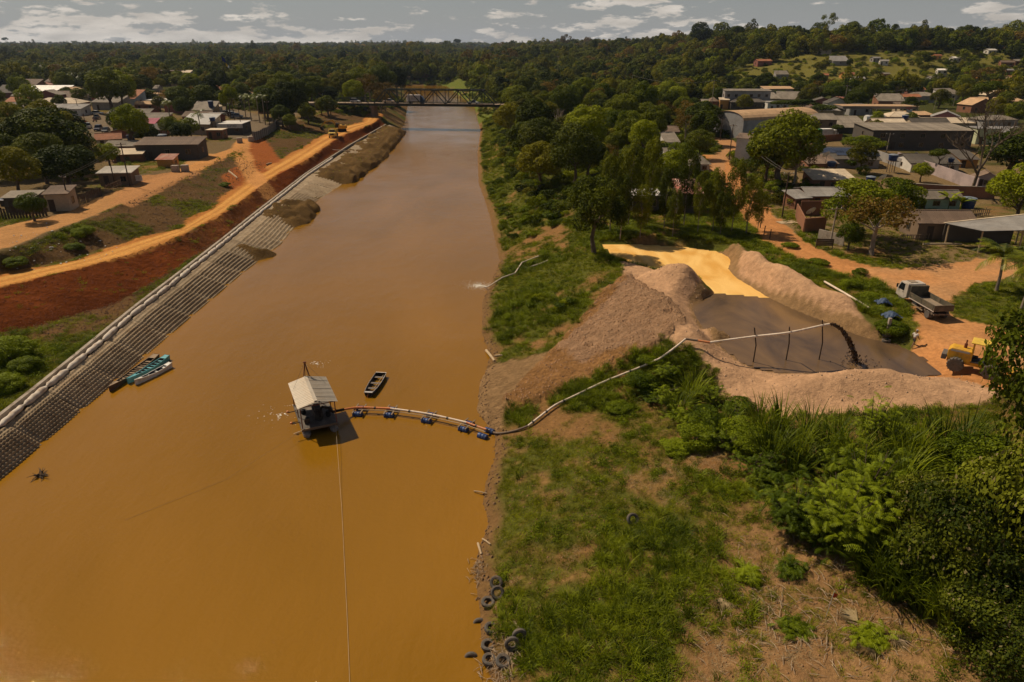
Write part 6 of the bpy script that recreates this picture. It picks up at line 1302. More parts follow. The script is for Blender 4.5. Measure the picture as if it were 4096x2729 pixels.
H('dark_roof_house', 'low white house with dark roof behind the mauve wall', 3640, 3830, 614, 660, 690, 'gable', W_WHT, R_DARK, -.1, .25, 10, sheets=True, nwin=3)
H('white_cottage', 'small white cottage with steep brown roof by the bare tree', 3898, 3985, 702, 730, 752, 'gable_end', W_MAU, R_BRN, -.4, .5, 7, nwin=1)
H('pink_house', 'pink gable house with long grey roof beside the fuel station', 3728, 3830, 445, 470, 492, 'gable_end', W_PNK, R_GREY, -.5, .4, 10, nwin=1)
H('cream_roof_shed', 'long low shed with cream flat roof below pink house', 3720, 3990, 482, 505, 516, 'shed', W_BEI, R_CREAM, -.05, .08, 12, nwin=0, door=False, cat='shed')
H('sheet_fence_hall', 'large tan-roofed hall at the far right edge', 3925, 4096, 392, 408, 432, 'shed', W_GRY, R_TAN, -.05, .12, 16, nwin=2, cat='hall')
H('tan_roof_hall', 'second tan-roofed hall with solar panels at far right', 3990, 4110, 362, 386, 395, 'shed', W_BEI, R_TAN, -.05, .12, 16, nwin=1, cat='hall')
H('orange_house', 'small house with unpainted orange brick wall behind bare tree', 3835, 3905, 600, 640, 672, 'shed', W_ORG, R_DARK, -.1, .2, 8, nwin=1)
H('pale_green_house', 'pale yellow-green house behind the bare tree branches', 3900, 3990, 508, 520, 578, 'flat', wm('lime_wall', (.45, .46, .28)), R_GREY, -.1, .2, 9, nwin=1)
H('solar_shed', 'grey roof with solar panels at the right edge', 4000, 4110, 508, 532, 560, 'shed', W_GRY, R_GREY, -.1, .15, 9, nwin=1, cat='shed')
H('beige_canopy', 'beige canopy roof left of the pink house', 3635, 3730, 446, 462, 482, 'shed', W_DRK, R_TAN, -.05, .1, 9, nwin=0, door=False, cat='canopy')
H('rusty_shed', 'low shed with rusty red sheet roof behind slender trees', 2705, 2800, 712, 775, 860, 'shed', W_DRK, R_RUST, -.03, .25, 9, sheets=True, nwin=2, cat='shed')
H('grey_cottage', 'cottage with grey double roof behind the slender trees', 2665, 2715, 592, 640, 672, 'gable', W_WHT, R_FIB, 0, .4, 9, sheets=True, nwin=2)
H('teal_cottage', 'white and teal cottage with grey hip roof', 2762, 2835, 616, 660, 690, 'hip', W_WHT, R_FIB, -.05, .35, 9, nwin=2)
H('brown_shack', 'brown roofed shack deep among the riverside trees', 2640, 2715, 508, 532, 552, 'gable', W_BRK, R_BRN, 0, .35, 8, nwin=2)
H('grey_shack', 'grey roofed shack below the brown one among trees', 2660, 2715, 540, 582, 598, 'shed', W_WHT, R_FIB, 0, .2, 9, nwin=1)
H('white_row', 'long white shed roof glimpsed behind the slender trees', 2525, 2640, 766, 782, 850, 'shed', W_DRK, R_WHT, .05, .1, 6, nwin=2, cat='shed')
for lab, a in (('tiny roof among the trees left of utility pole', (2515, 2552, 388, 402, 410, 'gable', W_BEI, R_FIB)), ('brown far roof behind the long store', (3028, 3095, 338, 351, 362, 'gable', W_BRK, R_BRN)), ('tan roofed house behind the street lamp', (3270, 3360, 398, 408, 428, 'gable', W_WHT, R_TAN)), ('mauve walled house with red roof behind street lamp', (3350, 3392, 388, 396, 412, 'gable', W_MAU, R_RUST)), ('pale house with pointed roof at the foot of lamp', (3400, 3425, 398, 412, 430, 'gable_end', W_WHT, R_GREY))):
    H('village_house', lab, *a, -.05, .3, 9)
# hillside houses
HILL = [(2745, 2790, 196, 'orange roofed house at the left of the hilltop settlement', R_TILE, W_BRK), (2560, 2600, 212, 'grey roofed house below the hilltop settlement', R_GREY, W_BLU), (2520, 2550, 205, 'brick house on the settlement slope', R_FIB, W_BRK), (2625, 2655, 214, 'light blue walled house on the settlement slope', R_GREY, W_BLU), (2450, 2500, 186, 'long brown roof in the hilltop settlement', R_BRN, W_BEI), (2400, 2440, 198, 'pale roof at the settlement edge', R_CREAM, W_BEI),
        (2600, 2640, 200, 'white roofed house right in the settlement', R_WHT, W_WHT), (2660, 2690, 186, 'small tan house on the ridge', R_TAN, W_BEI), (2490, 2530, 178, 'brick two-storey house on the ridge top', R_BRN, W_BRK), (2565, 2590, 180, 'pale tall house on the ridge top', R_CREAM, W_WHT), (2350, 2390, 208, 'small grey roof left of settlement', R_GREY, W_GRY),
        (3375, 3425, 318, 'orange tiled house on the lower hillside', R_TILE, W_ORG), (3410, 3455, 335, 'white walled house with grey roof on lower hillside', R_GREY, W_WHT), (3270, 3310, 320, 'terracotta roof at the hill foot', R_TILE, W_BRK), (3530, 3560, 315, 'brick house amid hill shrubs', R_FIB, W_BRK), (3750, 3785, 300, 'white gable on the right hillside', R_WHT, W_WHT), (3810, 3845, 250, 'tiny white house high on the right hillside', R_WHT, W_WHT),
        (3835, 3865, 285, 'grey house midway up right hillside', R_GREY, W_GRY), (4005, 4050, 268, 'brown roof near the right edge of hillside', R_BRN, W_BRK), (4055, 4096, 262, 'brick house at the right edge of hillside', R_FIB, W_BRK), (3830, 3870, 325, 'tan roof below the right hillside', R_TAN, W_BEI), (3910, 3945, 330, 'orange walled hut below the right hillside', R_FIB, W_ORG), (3735, 3765, 240, 'orange roof half hidden on the right hillside', R_TILE, W_ORG), (3490, 3520, 250, 'small roof alone on the hill meadow', R_GREY, W_GRY), (3520, 3550, 262, 'second small grey roof on the hill meadow', R_GREY, W_WHT), (3780, 3830, 355, 'pale canopy roofs at the foot of right hillside', R_CREAM, W_BEI), (4020, 4050, 300, 'grey roof among right edge shrubs', R_GREY, W_BRK), (3950, 3985, 218, 'white roof on the upper right hillside', R_WHT, W_WHT)]
for x0, x1, y, lab, r, w in HILL:
    p = G((x0 + x1) / 2, y); t = T_of(p) * .25; wd = max(5, min(14, (x1 - x0) * t)); house_at('hillside_house', lab, p, wd, wd * .7, 2.9, random.uniform(-.3, .3), 'gable', w, r, .4, nwin=2)

_k = [(o.location.x, o.location.y) for o in SC.objects if o.parent is None and o.get('category') in ('house', 'hall', 'building', 'school', 'shop', 'warehouse', 'shed', 'store', 'hangar', 'fuel station')]
def more(n, x0, x1, y0, y1, lab, grp, seed, mask, sp=10):
    rng = random.Random(seed); c = 0; tr = 0
    while c < n and tr < 4000:
        tr += 1; x, y = rng.uniform(x0, x1), rng.uniform(y0, y1)
        if not mask(x, y) or not in_view(np.array(x), np.array(y), np.array(ground(x, y)), 0) or any((x - a) ** 2 + (y - b) ** 2 < sp ** 2 for a, b in _k) or glook(GCL, np.array(x), np.array(y)) != 0: continue
        _k.append((x, y)); c += 1; w = rng.uniform(7, 13); rt, wl, rf = rng.choice(('gable', 'gable', 'shed', 'gable_end', 'hip')), rng.choice((W_WHT, W_BEI, W_BRK, W_RED, W_GRY, W_BLU)), rng.choice((R_FIB, R_FIB, R_DARK, R_BRN, R_TILE, R_GREY, R_CREAM, R_TAN))
        ds = '%s house with %s %s roof %s' % (wl.name.split('_wall')[0].replace('_', ' '), rf.name.replace('_roof', '').replace('_', ' '), dict(gable='pitched', shed='sloping', gable_end='gable-fronted', hip='hipped')[rt], lab)
        house_at('crowded_house', ds, (x, y), w, w * rng.uniform(.55, .8), rng.uniform(2.6, 3.6), rng.uniform(-.25, .25), rt, wl, rf, rng.uniform(.25, .42), nwin=2 if y < 420 else 1, door=y < 420, group=grp + ', ' + ds[:ds.index(' roof')])
more(46, -330, -92, 165, 420, 'in the crowded left town', 'packed houses of the left town', 5, lambda x, y: x < XU1(y) - 14)
more(26, 62, 260, 190, 400, 'in the crowded right village', 'packed houses of the right village', 6, lambda x, y: x > 80 + .1 * (y - 190), 12)
more(14, 150, 520, 430, 640, 'on the right hillside', 'scattered hillside houses', 7, lambda x, y: True, 16)
more(24, 90, 330, 830, 960, 'of the hilltop settlement', 'hilltop settlement houses', 8, lambda x, y: True, 14)
# --- details on buildings
def tank(sx, sy, label, r=.85, h=1.1, z=None, legs=0.0, mat=None):
    p = G(sx, sy); zz = p.z if z is None else z; t = thing('water_tank', label, 'water tank', (p.x, p.y, zz))
    if legs:
        for a in range(4): mb = MB(); mb.beam((r * .8 * math.cos(a * 1.57 + .78), r * .8 * math.sin(a * 1.57 + .78), 0), (r * .75 * math.cos(a * 1.57 + .78), r * .75 * math.sin(a * 1.57 + .78), legs), .12); mb.build('leg', WOOD, t)
        mb = MB(); mb.box((0, 0, legs + .04), (r * 2, r * 2, .08)); mb.build('platform', WOOD, t)
    mb = MB(); mb.lathe([(r * .8, 0), (r * .86, .1), (r, h * .9), (r * 1.04, h * .92), (r * 1.04, h)], 18, Matrix.Translation((0, 0, legs + .09 if legs else 0))); mb.build('tank_body', mat or BLUEP, t, True)
    mb = MB(); mb.lathe([(r * 1.05, 0), (r * .9, .1), (r * .3, .22), (.05, .24)], 18, Matrix.Translation((0, 0, (legs + .09 if legs else 0) + h))); mb.build('lid', pm('dusty_blue_lid', (.14, .17, .22), .7, .2, 3, dirt=(.3, .25, .2)), t, True)
    return t
tank(3868, 832, 'big blue water tank with dusty lid beside the green cottage', 1.15, 1.7)
tank(3480, 730, 'blue water tank with lid behind the brick yard wall', .9, 1.1)
tank(3560, 690, 'blue tank on a high block stand by solar house', .95, 1.2, legs=2.4)
tank(3610, 520, 'blue water tank standing on tall posts in front of pink house', 1.0, 1.4, legs=3.0)
tank(3626, 575, 'smaller blue tank on a wooden stand against the machine shed', .75, .9, legs=3.2)
tank(2682, 672, 'blue water tank beside the grey cottage', .85, 1.0, legs=1.0)
tank(3320, 690, 'pale-lidded tank behind ribbed roof house', .9, .9, legs=1.2)
tank(525, 560, 'blue tank with pale lid near the blue tarp', 1.1, 1.3)
tank(650, 572, 'large round dark blue tank between garden trees', 1.5, 2.2)
tank(860, 540, 'blue tank on steel legs over the brick house', .9, 1.0, legs=4.0)
tank(852, 470, 'tall blue tank on the white block', 1.0, 2.2, z=G(845, 495).z + 3.6)
tank(3790, 700, 'grey tank on the roof of dark-roofed house', .6, .7, legs=2.6)
tank(8 + 24, 820, 'wide pale-topped tank under the big tree at left edge', 1.2, 1.0, mat=STEEL)
def on_solar():
    h = bpy.data.objects['solar_house']; X = 0; r = [c for c in h.children if c.name.startswith('roof')][0]
    w = max(v.co.x for v in r.data.vertices); yb = min(v.co.y for v in r.data.vertices); zt = max(v.co.z for v in r.data.vertices); zl = max(v.co.z for v in r.data.vertices if v.co.y < yb + .01); ang = math.atan2(zt - zl, -yb)
    PV = pm('solar_cells', (.035, .042, .065), .18, .15, 3, spec=.6); FR = ALU
    cell = MB(); cell.box((0, 0, 0), (.98, 1.62, .035)); me = cell.mesh('solar_panel', PV)
    for a, (u0, v0, nc, nr) in enumerate(((-w * .52, .12, 8, 2), (-w * .1, .16, 9, 2))):
        lab = ('left', 'right')[a] + ' array of dark blue solar panels on the dark roof'; t = thing('solar_array', lab, 'solar array', h.location, h.rotation_euler.z)
        for i in range(nc):
            for j in range(nr):
                x = u0 + i * 1.02; sl = (-yb) * v0 + .9 + j * 1.68 + (1.2 if a else 0); y = -sl * math.cos(ang); z = zt - sl * math.sin(ang) + .2; link('panel', me, t, (x, y, z), (ang, 0, 0))
        mb = MB(); [mb.beam((u0 - .6, -(-yb * v0 + .5 + q + (1.2 if a else 0)) * math.cos(ang), zt - (-yb * v0 + .5 + q + (1.2 if a else 0)) * math.sin(ang) + .15), (u0 + nc * 1.02 - .4, -(-yb * v0 + .5 + q + (1.2 if a else 0)) * math.cos(ang), zt - (-yb * v0 + .5 + q + (1.2 if a else 0)) * math.sin(ang) + .15), .05) for q in (.3, 1.2, 2.0, 2.9)]; mb.build('rail', FR, t)
on_solar()
def fuel_station():
    p = G(3470, 497); t = thing('fuel_station', 'fuel station with wide tan canopy and dark red lettering', 'fuel station', (p.x + 2, p.y + 8, p.z), -.06)
    mb = MB(); mb.box((3, 0, 5.2), (25, 9, .9)); mb.build('canopy_fascia', pm('grey_fascia', (.16, .13, .11), .7, .1, 1), t); mb = MB(); mb.box((3, 0, 5.68), (25.2, 9.2, .06)); mb.build('canopy_roof', R_TAN, t)
    for x in (-6, 3, 12):
        for y in (-2.5, 2.5): mb = MB(); mb.cyl((x, y, 0), (x, y, 4.8), .18); mb.build('column', WHITE, t)
    mb = MB(); mb.box((-12, 2, 2), (8, 8, 4)); mb.build('shop_wall', W_BEI, t); mb = MB(); mb.add([(-16.5, -2.4, 3.9), (-7.5, -2.4, 3.9), (-7.5, 6.4, 5.3), (-16.5, 6.4, 5.3)], [(0, 1, 2, 3)]); mb.build('shop_roof', R_GREY, t)
    for x in (-2, 7): mb = MB(); mb.box((x, 0, .9), (1.0, .6, 1.8)); mb.build('pump', W_RED, t)
    text('lettering', 'atem', pm('red_lettering', (.28, .03, .03), .6, .1, 2), t, (13, -4.62, 5.2), (math.pi / 2, 0, 0), .95)
    q = G(3628, 486); s = thing('price_sign', 'white and red price sign beside the fuel canopy', 'sign', q, -.1); mb = MB(); mb.box((0, 0, 4.0), (2.0, .18, 3.4)); mb.build('panel', WHITE, s); mb = MB(); mb.prism([(-.8, 4.2), (-.8, 5.5), (.2, 5.3), (.5, 4.5), (0, 3.9)], -.11, -.095); mb.build('emblem', REDP, s); [MB().beam((x, 0, 0), (x, 0, 2.4), .12).build('leg', STEEL, s) for x in (-.7, .7)]
    q = G(3512, 500); tk = thing('tanker_truck', 'white tanker lorry with black lettering behind the machine shed', 'truck', (q.x, q.y + 1, q.z), .02)
    mb = MB(); mb.tube([(-4.3, 0, 2.0), (-4.1, 0, 2.0), (4.1, 0, 2.0), (4.3, 0, 2.0)], [.9, 1.15, 1.15, .9], 16); mb.build('tank_body', pm('grey_tank', (.33, .31, .30), .5, .12, 1), tk, True)
    for x in (-3.9, 3.9): mb = MB(); mb.cyl((x - .5, 0, 2), (x + .5, 0, 2), 1.19, n=16); mb.build('tank_band', WHITE, tk, True)
    mb = MB(); mb.box((0, 0, .8), (9.4, .9, .3)); mb.build('chassis', BLACK, tk); [wheel(tk, (x, s * .9, .5), .5, .3) for x in (-3.2, -2, 3) for s in (-1, 1)]
    mb = MB(); mb.prism([(4.9, .6), (4.9, 2.9), (6.2, 2.9), (6.8, 1.6), (6.8, .6)], -1.15, 1.15); mb.build('cab', WHITE, tk, bevel=.05)
    text('lettering', 'AUTO POSTO', pm('dark_lettering', (.03, .03, .035), .7, .1, 3), tk, (0, -1.17, 1.95), (math.pi / 2, 0, 0), .85)
fuel_station()
shop = bpy.data.objects['corner_shop']
_wv = [c for c in shop.children if c.name.startswith('wall')][0].data.vertices; _fy = min(v.co.y for v in _wv); _fz = max(v.co.z for v in _wv); _fw = max(v.co.x for v in _wv)
mb = MB(); mb.box((0, _fy - .2, _fz - .55), (_fw * 2 + .6, .35, 1.2)); mb.build('fascia', W_WHT, shop)
text('lettering', 'ELETRO', pm('dark_lettering', (.03, .03, .035), .7, .1, 3), shop, (_fw * .2, _fy - .39, _fz - .55), (math.pi / 2, 0, 0), .8)
# open lean-to at the right edge
def open_shed():
    c = [G(3840, 968), G(3908, 1010), G(4100, 985)]; t = thing('carport', 'open shed with pale metal roof on timber posts', 'shed', (c[1].x, c[1].y, c[1].z), -.15)
    # roof: near-left corner above post 2
    zr = 3.0; A = [(-3.6, 3.0, zr + .1), (.3, -.4, zr + .1), (10.5, .4, zr + .8), (8.2, 6.8, zr + 1.2), (-.5, 6.0, zr + .7)]
    mb = MB(); mb.add([(-3.4, 3.6, 3.05), (-.4, -.9, 3.15), (9.8, -.6, 3.7), (7.6, 5.6, 4.2)], [(0, 1, 2, 3)]); mb.add([(-3.4, 3.6, 3.0), (-.4, -.9, 3.1), (9.8, -.6, 3.65), (7.6, 5.6, 4.15)], [(3, 2, 1, 0)]); mb.build('roof', R_GREY, t)
    mb = MB(); mb.beam((7.6, 5.6, 4.22), (-3.4, 3.6, 3.08), .3, .06); mb.build('ridge_board', R_CREAM, t)
    for q in ((-2.9, 3.2, 3.0), (0, 0, 3.15), (5, .2, 3.4), (7, 5, 4.0)): mb = MB(); mb.tube([(q[0] + .12, q[1], -.3), (q[0], q[1], q[2])], .11, 7); mb.build('post', WOODL, t)
    mb = MB(); mb.box((2, 5.2, 1.3), (9, .15, 2.8)); mb.build('back_wall', W_DRK, t)
open_shed()

# ------------------------------------------------------------------ walls, fences
def wall_line(name, label, pts, h, th, mat, cap=None, cat='wall'):
    P = [G(a, b) for a, b in pts]; t = thing(name, label, cat, P[0]); t['kind'] = 'thing'
    for i, (a, b) in enumerate(zip(P[:-1], P[1:])):
        d = b - a; mb = MB(); n = max(1, int(d.length / 3)); s = Vector((-d.y, d.x, 0)).normalized() * th / 2
        for k in range(n):
            u, v = a + d * (k / n) - P[0], a + d * ((k + 1) / n) - P[0]
            vs = [u - s, u + s, v + s, v - s]; zz = [ground(*(q + P[0])[:2]) - P[0].z for q in (u, v)]
            vs2 = [(q.x, q.y, (zz[0] if j < 2 else zz[1]) - .4) for j, q in enumerate(vs)] + [(q.x, q.y, (zz[0] if j < 2 else zz[1]) + h) for j, q in enumerate(vs)]
            mb.add(vs2, [(0, 3, 2, 1), (4, 5, 6, 7), (0, 1, 5, 4), (1, 2, 6, 5), (2, 3, 7, 6), (3, 0, 4, 7)])
        mb.build('wall_section', mat, t)
        if cap: mb = MB(); u, v = a - P[0], b - P[0]; mb.beam((u.x, u.y, u.z + h + .05), (v.x, v.y, v.z + h + .05), th + .15, .1); mb.build('coping', cap, t)
    return t
wall_line('mauve_wall', 'long mauve plastered boundary wall sloping to the right', ((3584, 650), (3700, 690), (3800, 725), (3905, 762)), 2.3, .2, W_MAU)
wall_line('brick_wall', 'long brick boundary wall with grey coping behind green cottage', ((3590, 775), (3780, 788), (3975, 795)), 2.0, .2, W_BRK, CONC)
wall_line('yard_wall', 'roofless brick yard wall with open corner beside the lane', ((3182, 868), (3213, 932), (3297, 925)), 2.2, .18, W_BRK)
wall_line('inner_yard_wall', 'brick wall behind the open yard', ((3197, 862), (3290, 862)), 2.4, .18, W_BRK)
wall_line('low_concrete_wall', 'weathered concrete wall with broken top by the roadside', ((3270, 960), (3318, 972), (3372, 985)), 1.6, .16, CONC)
wall_line('solar_yard_wall', 'grey wall along the right of the solar house', ((3430, 608), (3600, 672)), 2.0, .2, W_GRY)
wall_line('brick_yard_wall', 'dark brick wall in front of the corrugated barn', ((3245, 570), (3365, 562)), 1.8, .2, W_BRK)
def fence(name, label, pts, h, pitch, pw, mat, rail=True, cat='fence', gap=0.0):
    P = [G(a, b) for a, b in pts]; t = thing(name, label, cat, P[0]); me = MB().box((0, 0, h / 2), (pw, .04, h)).mesh('picket', mat)
    for a, b in zip(P[:-1], P[1:]):
        d = b - a; n = int(d.length / pitch); rz = math.atan2(d.y, d.x)
        for k in range(n):
            q = a + d * (k / n); link('picket', me, t, (q.x - P[0].x, q.y - P[0].y, ground(q.x, q.y) - P[0].z - .1), (random.uniform(-.04, .04), random.uniform(-.04, .04), rz), (1, 1, random.uniform(.88, 1.1)))
        if rail:
            for zz in (.35, .8): mb = MB(); u, v = a - P[0], b - P[0]; mb.beam((u.x, u.y + .05, u.z + h * zz), (v.x, v.y + .05, v.z + h * zz), .05, .08); mb.build('rail', mat, t)
    return t
fence('picket_fence', 'dark wooden picket fence along the upper dirt street', ((2, 878), (110, 875), (200, 862)), 1.9, .42, .3, WOODD)
fence('board_fence', 'dark board fence between the beige hut and tin hut', ((285, 838), (350, 812), (412, 782)), 1.8, .4, .28, WOODD)
fence('wire_gate_fence', 'slatted timber fence in front of the tin hut', ((422, 776), (490, 748)), 1.7, .35, .1, WOOD)
fence('cottage_fence', 'grey picket fence in front of the plank house', ((3600, 968), (3700, 962), (3800, 958)), 1.1, .35, .12, WOOD)
fence('garden_fence', 'leaning garden pickets between green cottage and big tree', ((3880, 868), (3960, 862)), 1.3, .4, .14, WOOD)
# metal sheet hoarding above the haul road
def hoarding():
    P = [G(1012, 565), G(1075, 540), G(1106, 515), G(1100, 485)]; t = thing('metal_fence', 'grey metal sheet fence with posts above the red embankment', 'fence', P[0]); sm = pm('grey_sheet_fence', (.20, .19, .18), .55, .15, 1.5, metal=.3); ps = MB().box((0, 0, 1.2), (1.9, .04, 2.4)).mesh('fence_sheet', sm); pp = MB().box((0, -.06, 1.3), (.1, .1, 2.8)).mesh('fence_post', STEEL)
    for a, b in zip(P[:-1], P[1:]):
        d = b - a; n = max(1, int(d.length / 2)); rz = math.atan2(d.y, d.x)
        for k in range(n):
            q = a + d * ((k + .5) / n) - P[0]; z = ground(q.x + P[0].x, q.y + P[0].y) - P[0].z; link('fence_sheet', ps, t, (q.x, q.y, z), (0, 0, rz), (d.length / n / 1.94, 1, 1)); q = a + d * (k / n) - P[0]; link('fence_post', pp, t, (q.x, q.y, z), (0, 0, rz))
hoarding()
# ------------------------------------------------------------------ poles and wires
def pole(sx, sy, hpx_, label, mat=None, arms=1, r=.13, lean=0.0, h=None):
    p = G(sx, sy); hh = h or hpx_ * T_of(p) * .25 * 1.08; t = thing('utility_pole', label, 'utility pole', p, random.uniform(-.5, .5)); mb = MB(); mb.tube([(0, 0, -.4), (lean * hh, 0, hh)], [r, r * .7], 8); mb.build('shaft', mat or CONC, t)
    for i in range(arms): mb = MB(); mb.beam((lean * hh - .9, 0, hh - .3 - .7 * i), (lean * hh + .9, 0, hh - .3 - .7 * i), .09); a = mb.build('crossarm', WOOD, t); [MB().cyl((lean * hh + x, 0, hh - .26 - .7 * i), (lean * hh + x, 0, hh - .08 - .7 * i), .05, n=6).build('insulator', WHITE, a) for x in (-.8, 0, .8)]
    t['top'] = [p.x, p.y, p.z + hh - .2]; return t
PO = {}
for k, a in dict(a=(3128, 868, 172, 'dark wooden utility pole at the lane edge beside brick porch', WOODD), b=(2916, 640, 128, 'leaning dark pole beside the white annex wall', WOODD), c=(2880, 562, 78, 'dark pole in front of the hangar door', WOODD), d=(2833, 578, 42, 'short dark pole on the grassy lane', WOODD), e=(2845, 436, 98, 'pale concrete pole left of the orange shop'), f=(3597, 435, 66, 'pale concrete pole behind the fuel canopy'), g=(3735, 442, 46, 'slim pole right of the price sign'), h=(3812, 425, 50, 'pale pole right of slim pole before the trees'), i=(3374, 432, 78, 'tall pale concrete pole beside the street lamp'), j=(2523, 408, 92, 'slender pale pole among the riverside trees'), k=(2230, 345, 100, 'tall pale pole rising above the far riverside trees'), l=(1203, 370, 122, 'tall grey mast behind the town trees left of bridge'), m=(3166, 404, 56, 'thin pole in front of the red wall'),
        n=(3320, 980, 150, 'grey concrete post at the roadside wall'), o=(520, 745, 160, 'dark leaning pole beside the tin hut roof', WOODD), p=(463, 752, 105, 'thin pole left of the dark leaning pole', WOODD), q=(283, 838, 130, 'thick dark pole beside the beige hut', WOODD), r=(503, 530, 75, 'dark pole leaning over left street houses', WOODD), s=(968, 530, 95, 'dark pole by the corner shop', WOODD), t=(938, 480, 75, 'pole at the plaza behind the corner shop', WOODD), u=(1082, 525, 105, 'tall dark pole at the end of metal fence', WOODD), v=(318, 460, 55, 'pole in front of white yard house', WOODD), w=(165, 430, 45, 'dark pole among the hip roofs', WOODD), x=(668, 352, 45, 'concrete pole beside beige glass house'), y=(1020, 345, 40, 'small pole in the far town'), z=(640, 400, 48, 'pole with dark box near far street cars', WOODD), aa=(1325, 402, 46, 'pole at the left end of the bridge'), bb=(3435, 690, 85, 'slim bracket pole by the solar house'), cc=(3545, 610, 70, 'slender pole in front of the machine shed')).items(): PO[k] = pole(*a[:4], *(a[4:] or ()))
def wires(a, b, n, sag, label):
    A, B = Vector(PO[a]['top']), Vector(PO[b]['top'])
    mb = MB(); d = (B - A); s = Vector((-d.y, d.x, 0)).normalized()
    for i in range(n):
        o = s * (i - (n - 1) / 2) * .7; mb.tube([A.lerp(B, k / 10) + o - Vector((0, 0, sag * 4 * (k / 10) * (1 - k / 10))) for k in range(11)], .022, 4)
    setp(mb.build('power_line', pm('cable_grey', (.14, .12, .10), .7, .1, 1)), label, 'power line')
wires('i', 'f', 2, 1.6, 'sagging wires from street lamp pole to fuel canopy pole'); wires('f', 'h', 2, 1.2, 'wires from fuel canopy pole to the pale pole on right'); wires('e', 'i', 2, 2.0, 'wires running along the stores towards the street lamp'); wires('q', 'o', 2, .5, 'low wires above the board fence'); wires('c', 'b', 2, .5, 'wires between the hangar pole and annex pole'); wires('b', 'a', 2, 1.0, 'wires from the annex pole down the lane'); wires('j', 'e', 2, 2.0, 'wires above the riverside trees')
def street_lamp():
    p = G(3425, 432); t = thing('street_lamp', 'white double-armed street lamp behind the fuel station', 'street lamp', p, .1); hh = 66 * T_of(p) * .25 * 1.1; mb = MB(); mb.tube([(0, 0, 0), (0, 0, hh)], [.2, .12], 8); mb.build('shaft', WHITE, t)
    for s in (-1, 1):
        for z0, L in ((.62, 3.2), (.88, 4.2)): mb = MB(); mb.tube([(0, 0, hh * (z0 - .14)), (s * L * .35, 0, hh * z0), (s * L, 0, hh * (z0 + .03))], [.1, .08, .07], 6); a = mb.build('arm', WHITE, t, True); mb = MB(); mb.box((s * (L + .3), 0, hh * (z0 + .03)), (.9, .3, .14)); mb.build('lamp_head', WHITE, a)
street_lamp()
# ------------------------------------------------------------------ special plants
kind('nearbush', 'weed', (61, 62), 9000, .075, 1.3, -.1, 30, (.5, .05, .5)); kind('vine', 'vine', (63, 64), 17000, .05, 1.25, -.15, 60, (.5, .05, .5), mat2=LM['flowertip'], frac2=.035, lobe=(.1, .4), inner=.3); kind('neardark', 'dark', (65,), 12000, .055, 1.8, .35, 40, (1.0, .05, .7), BARKP, lobe=(.2, .36), inner=.3)
kind('midtree', 'bright', (66, 67), 9000, .07, 1.5, .5, 34, (.8, .07, .7), lobe=(.2, .38)); kind('middark', 'mango', (68,), 10000, .065, 1.5, .55, 36, (.9, .07, .8), lobe=(.2, .36), inner=.3)
def frond_geo(L, n, ll, lw, droop, rng, V, F, org, az, el, twist=.5):
    """feathered leaf: rachis with leaflet pairs"""
    d = Vector((math.cos(az) * math.cos(el), math.sin(az) * math.cos(el), math.sin(el))); side = Vector((-math.sin(az), math.cos(az), 0)); p = Vector(org); pts = []
    for i in range(n + 1):
        pts.append((p.copy(), d.copy())); p = p + d * (L / n); d = (d - Vector((0, 0, droop / n))).normalized()
    for i, (p, d) in enumerate(pts):
        u = i / n; l = ll * (math.sin(math.pi * (.12 + .86 * u)) ** .7); up = side.cross(d).normalized()
        for s in (-1, 1):
            tip = p + (side * s * .86 + d * .5 - up * (-twist * .25) - Vector((0, 0, .35 * rng.uniform(.5, 1.3)))).normalized() * l; w = d * lw * .5; k = len(V)
            V += [tuple(p - w), tuple(p + w), tuple(tip + w * .25), tuple(tip - w * .25)]; F.append((k, k + 1, k + 2, k + 3))
    for i in range(n):
        a, b = pts[i][0], pts[i + 1][0]; k = len(V); w = side * .02 * L * .3; V += [tuple(a - w), tuple(a + w), tuple(b + w), tuple(b - w)]; F.append((k, k + 1, k + 2, k + 3))
def palm(name, label, p, h, L, nf=18, parts=True, lean=.06, group=None, ll=.75, n=22):
    rng = random.Random(hash(label) % 999); t = thing(name, label, 'palm', p, rng.uniform(0, 6), group); top = Vector((lean * h, 0, h))
    mb = MB(); mb.tube([(0, 0, -.4), (lean * h * .2, 0, h * .45), tuple(top)], [.2, .15, .13], 8); mb.build('trunk', BARKP, t, True)
    V = []; F = []
    if parts:
        frond_geo(L, n, ll * 1.15, .13, 1.5, rng, V, F, (0, 0, 0), 0, .75); me = mesh_np('frond', V, F, LM['palm'])
        for i in range(nf): link('frond', me, t, top, (rng.uniform(-.1, .1), rng.uniform(-.5, .75), i * 2.4 + rng.uniform(-.2, .2)), (1, 1, 1) if i else (.9, .9, .9))
    else:
        for i in range(nf): frond_geo(L, 10, ll, .16, 1.7, rng, V, F, top, i * 2.4, rng.uniform(-.2, 1.1))
        link('crown', mesh_np('crown', V, F, LM['palm']), t)
    return t
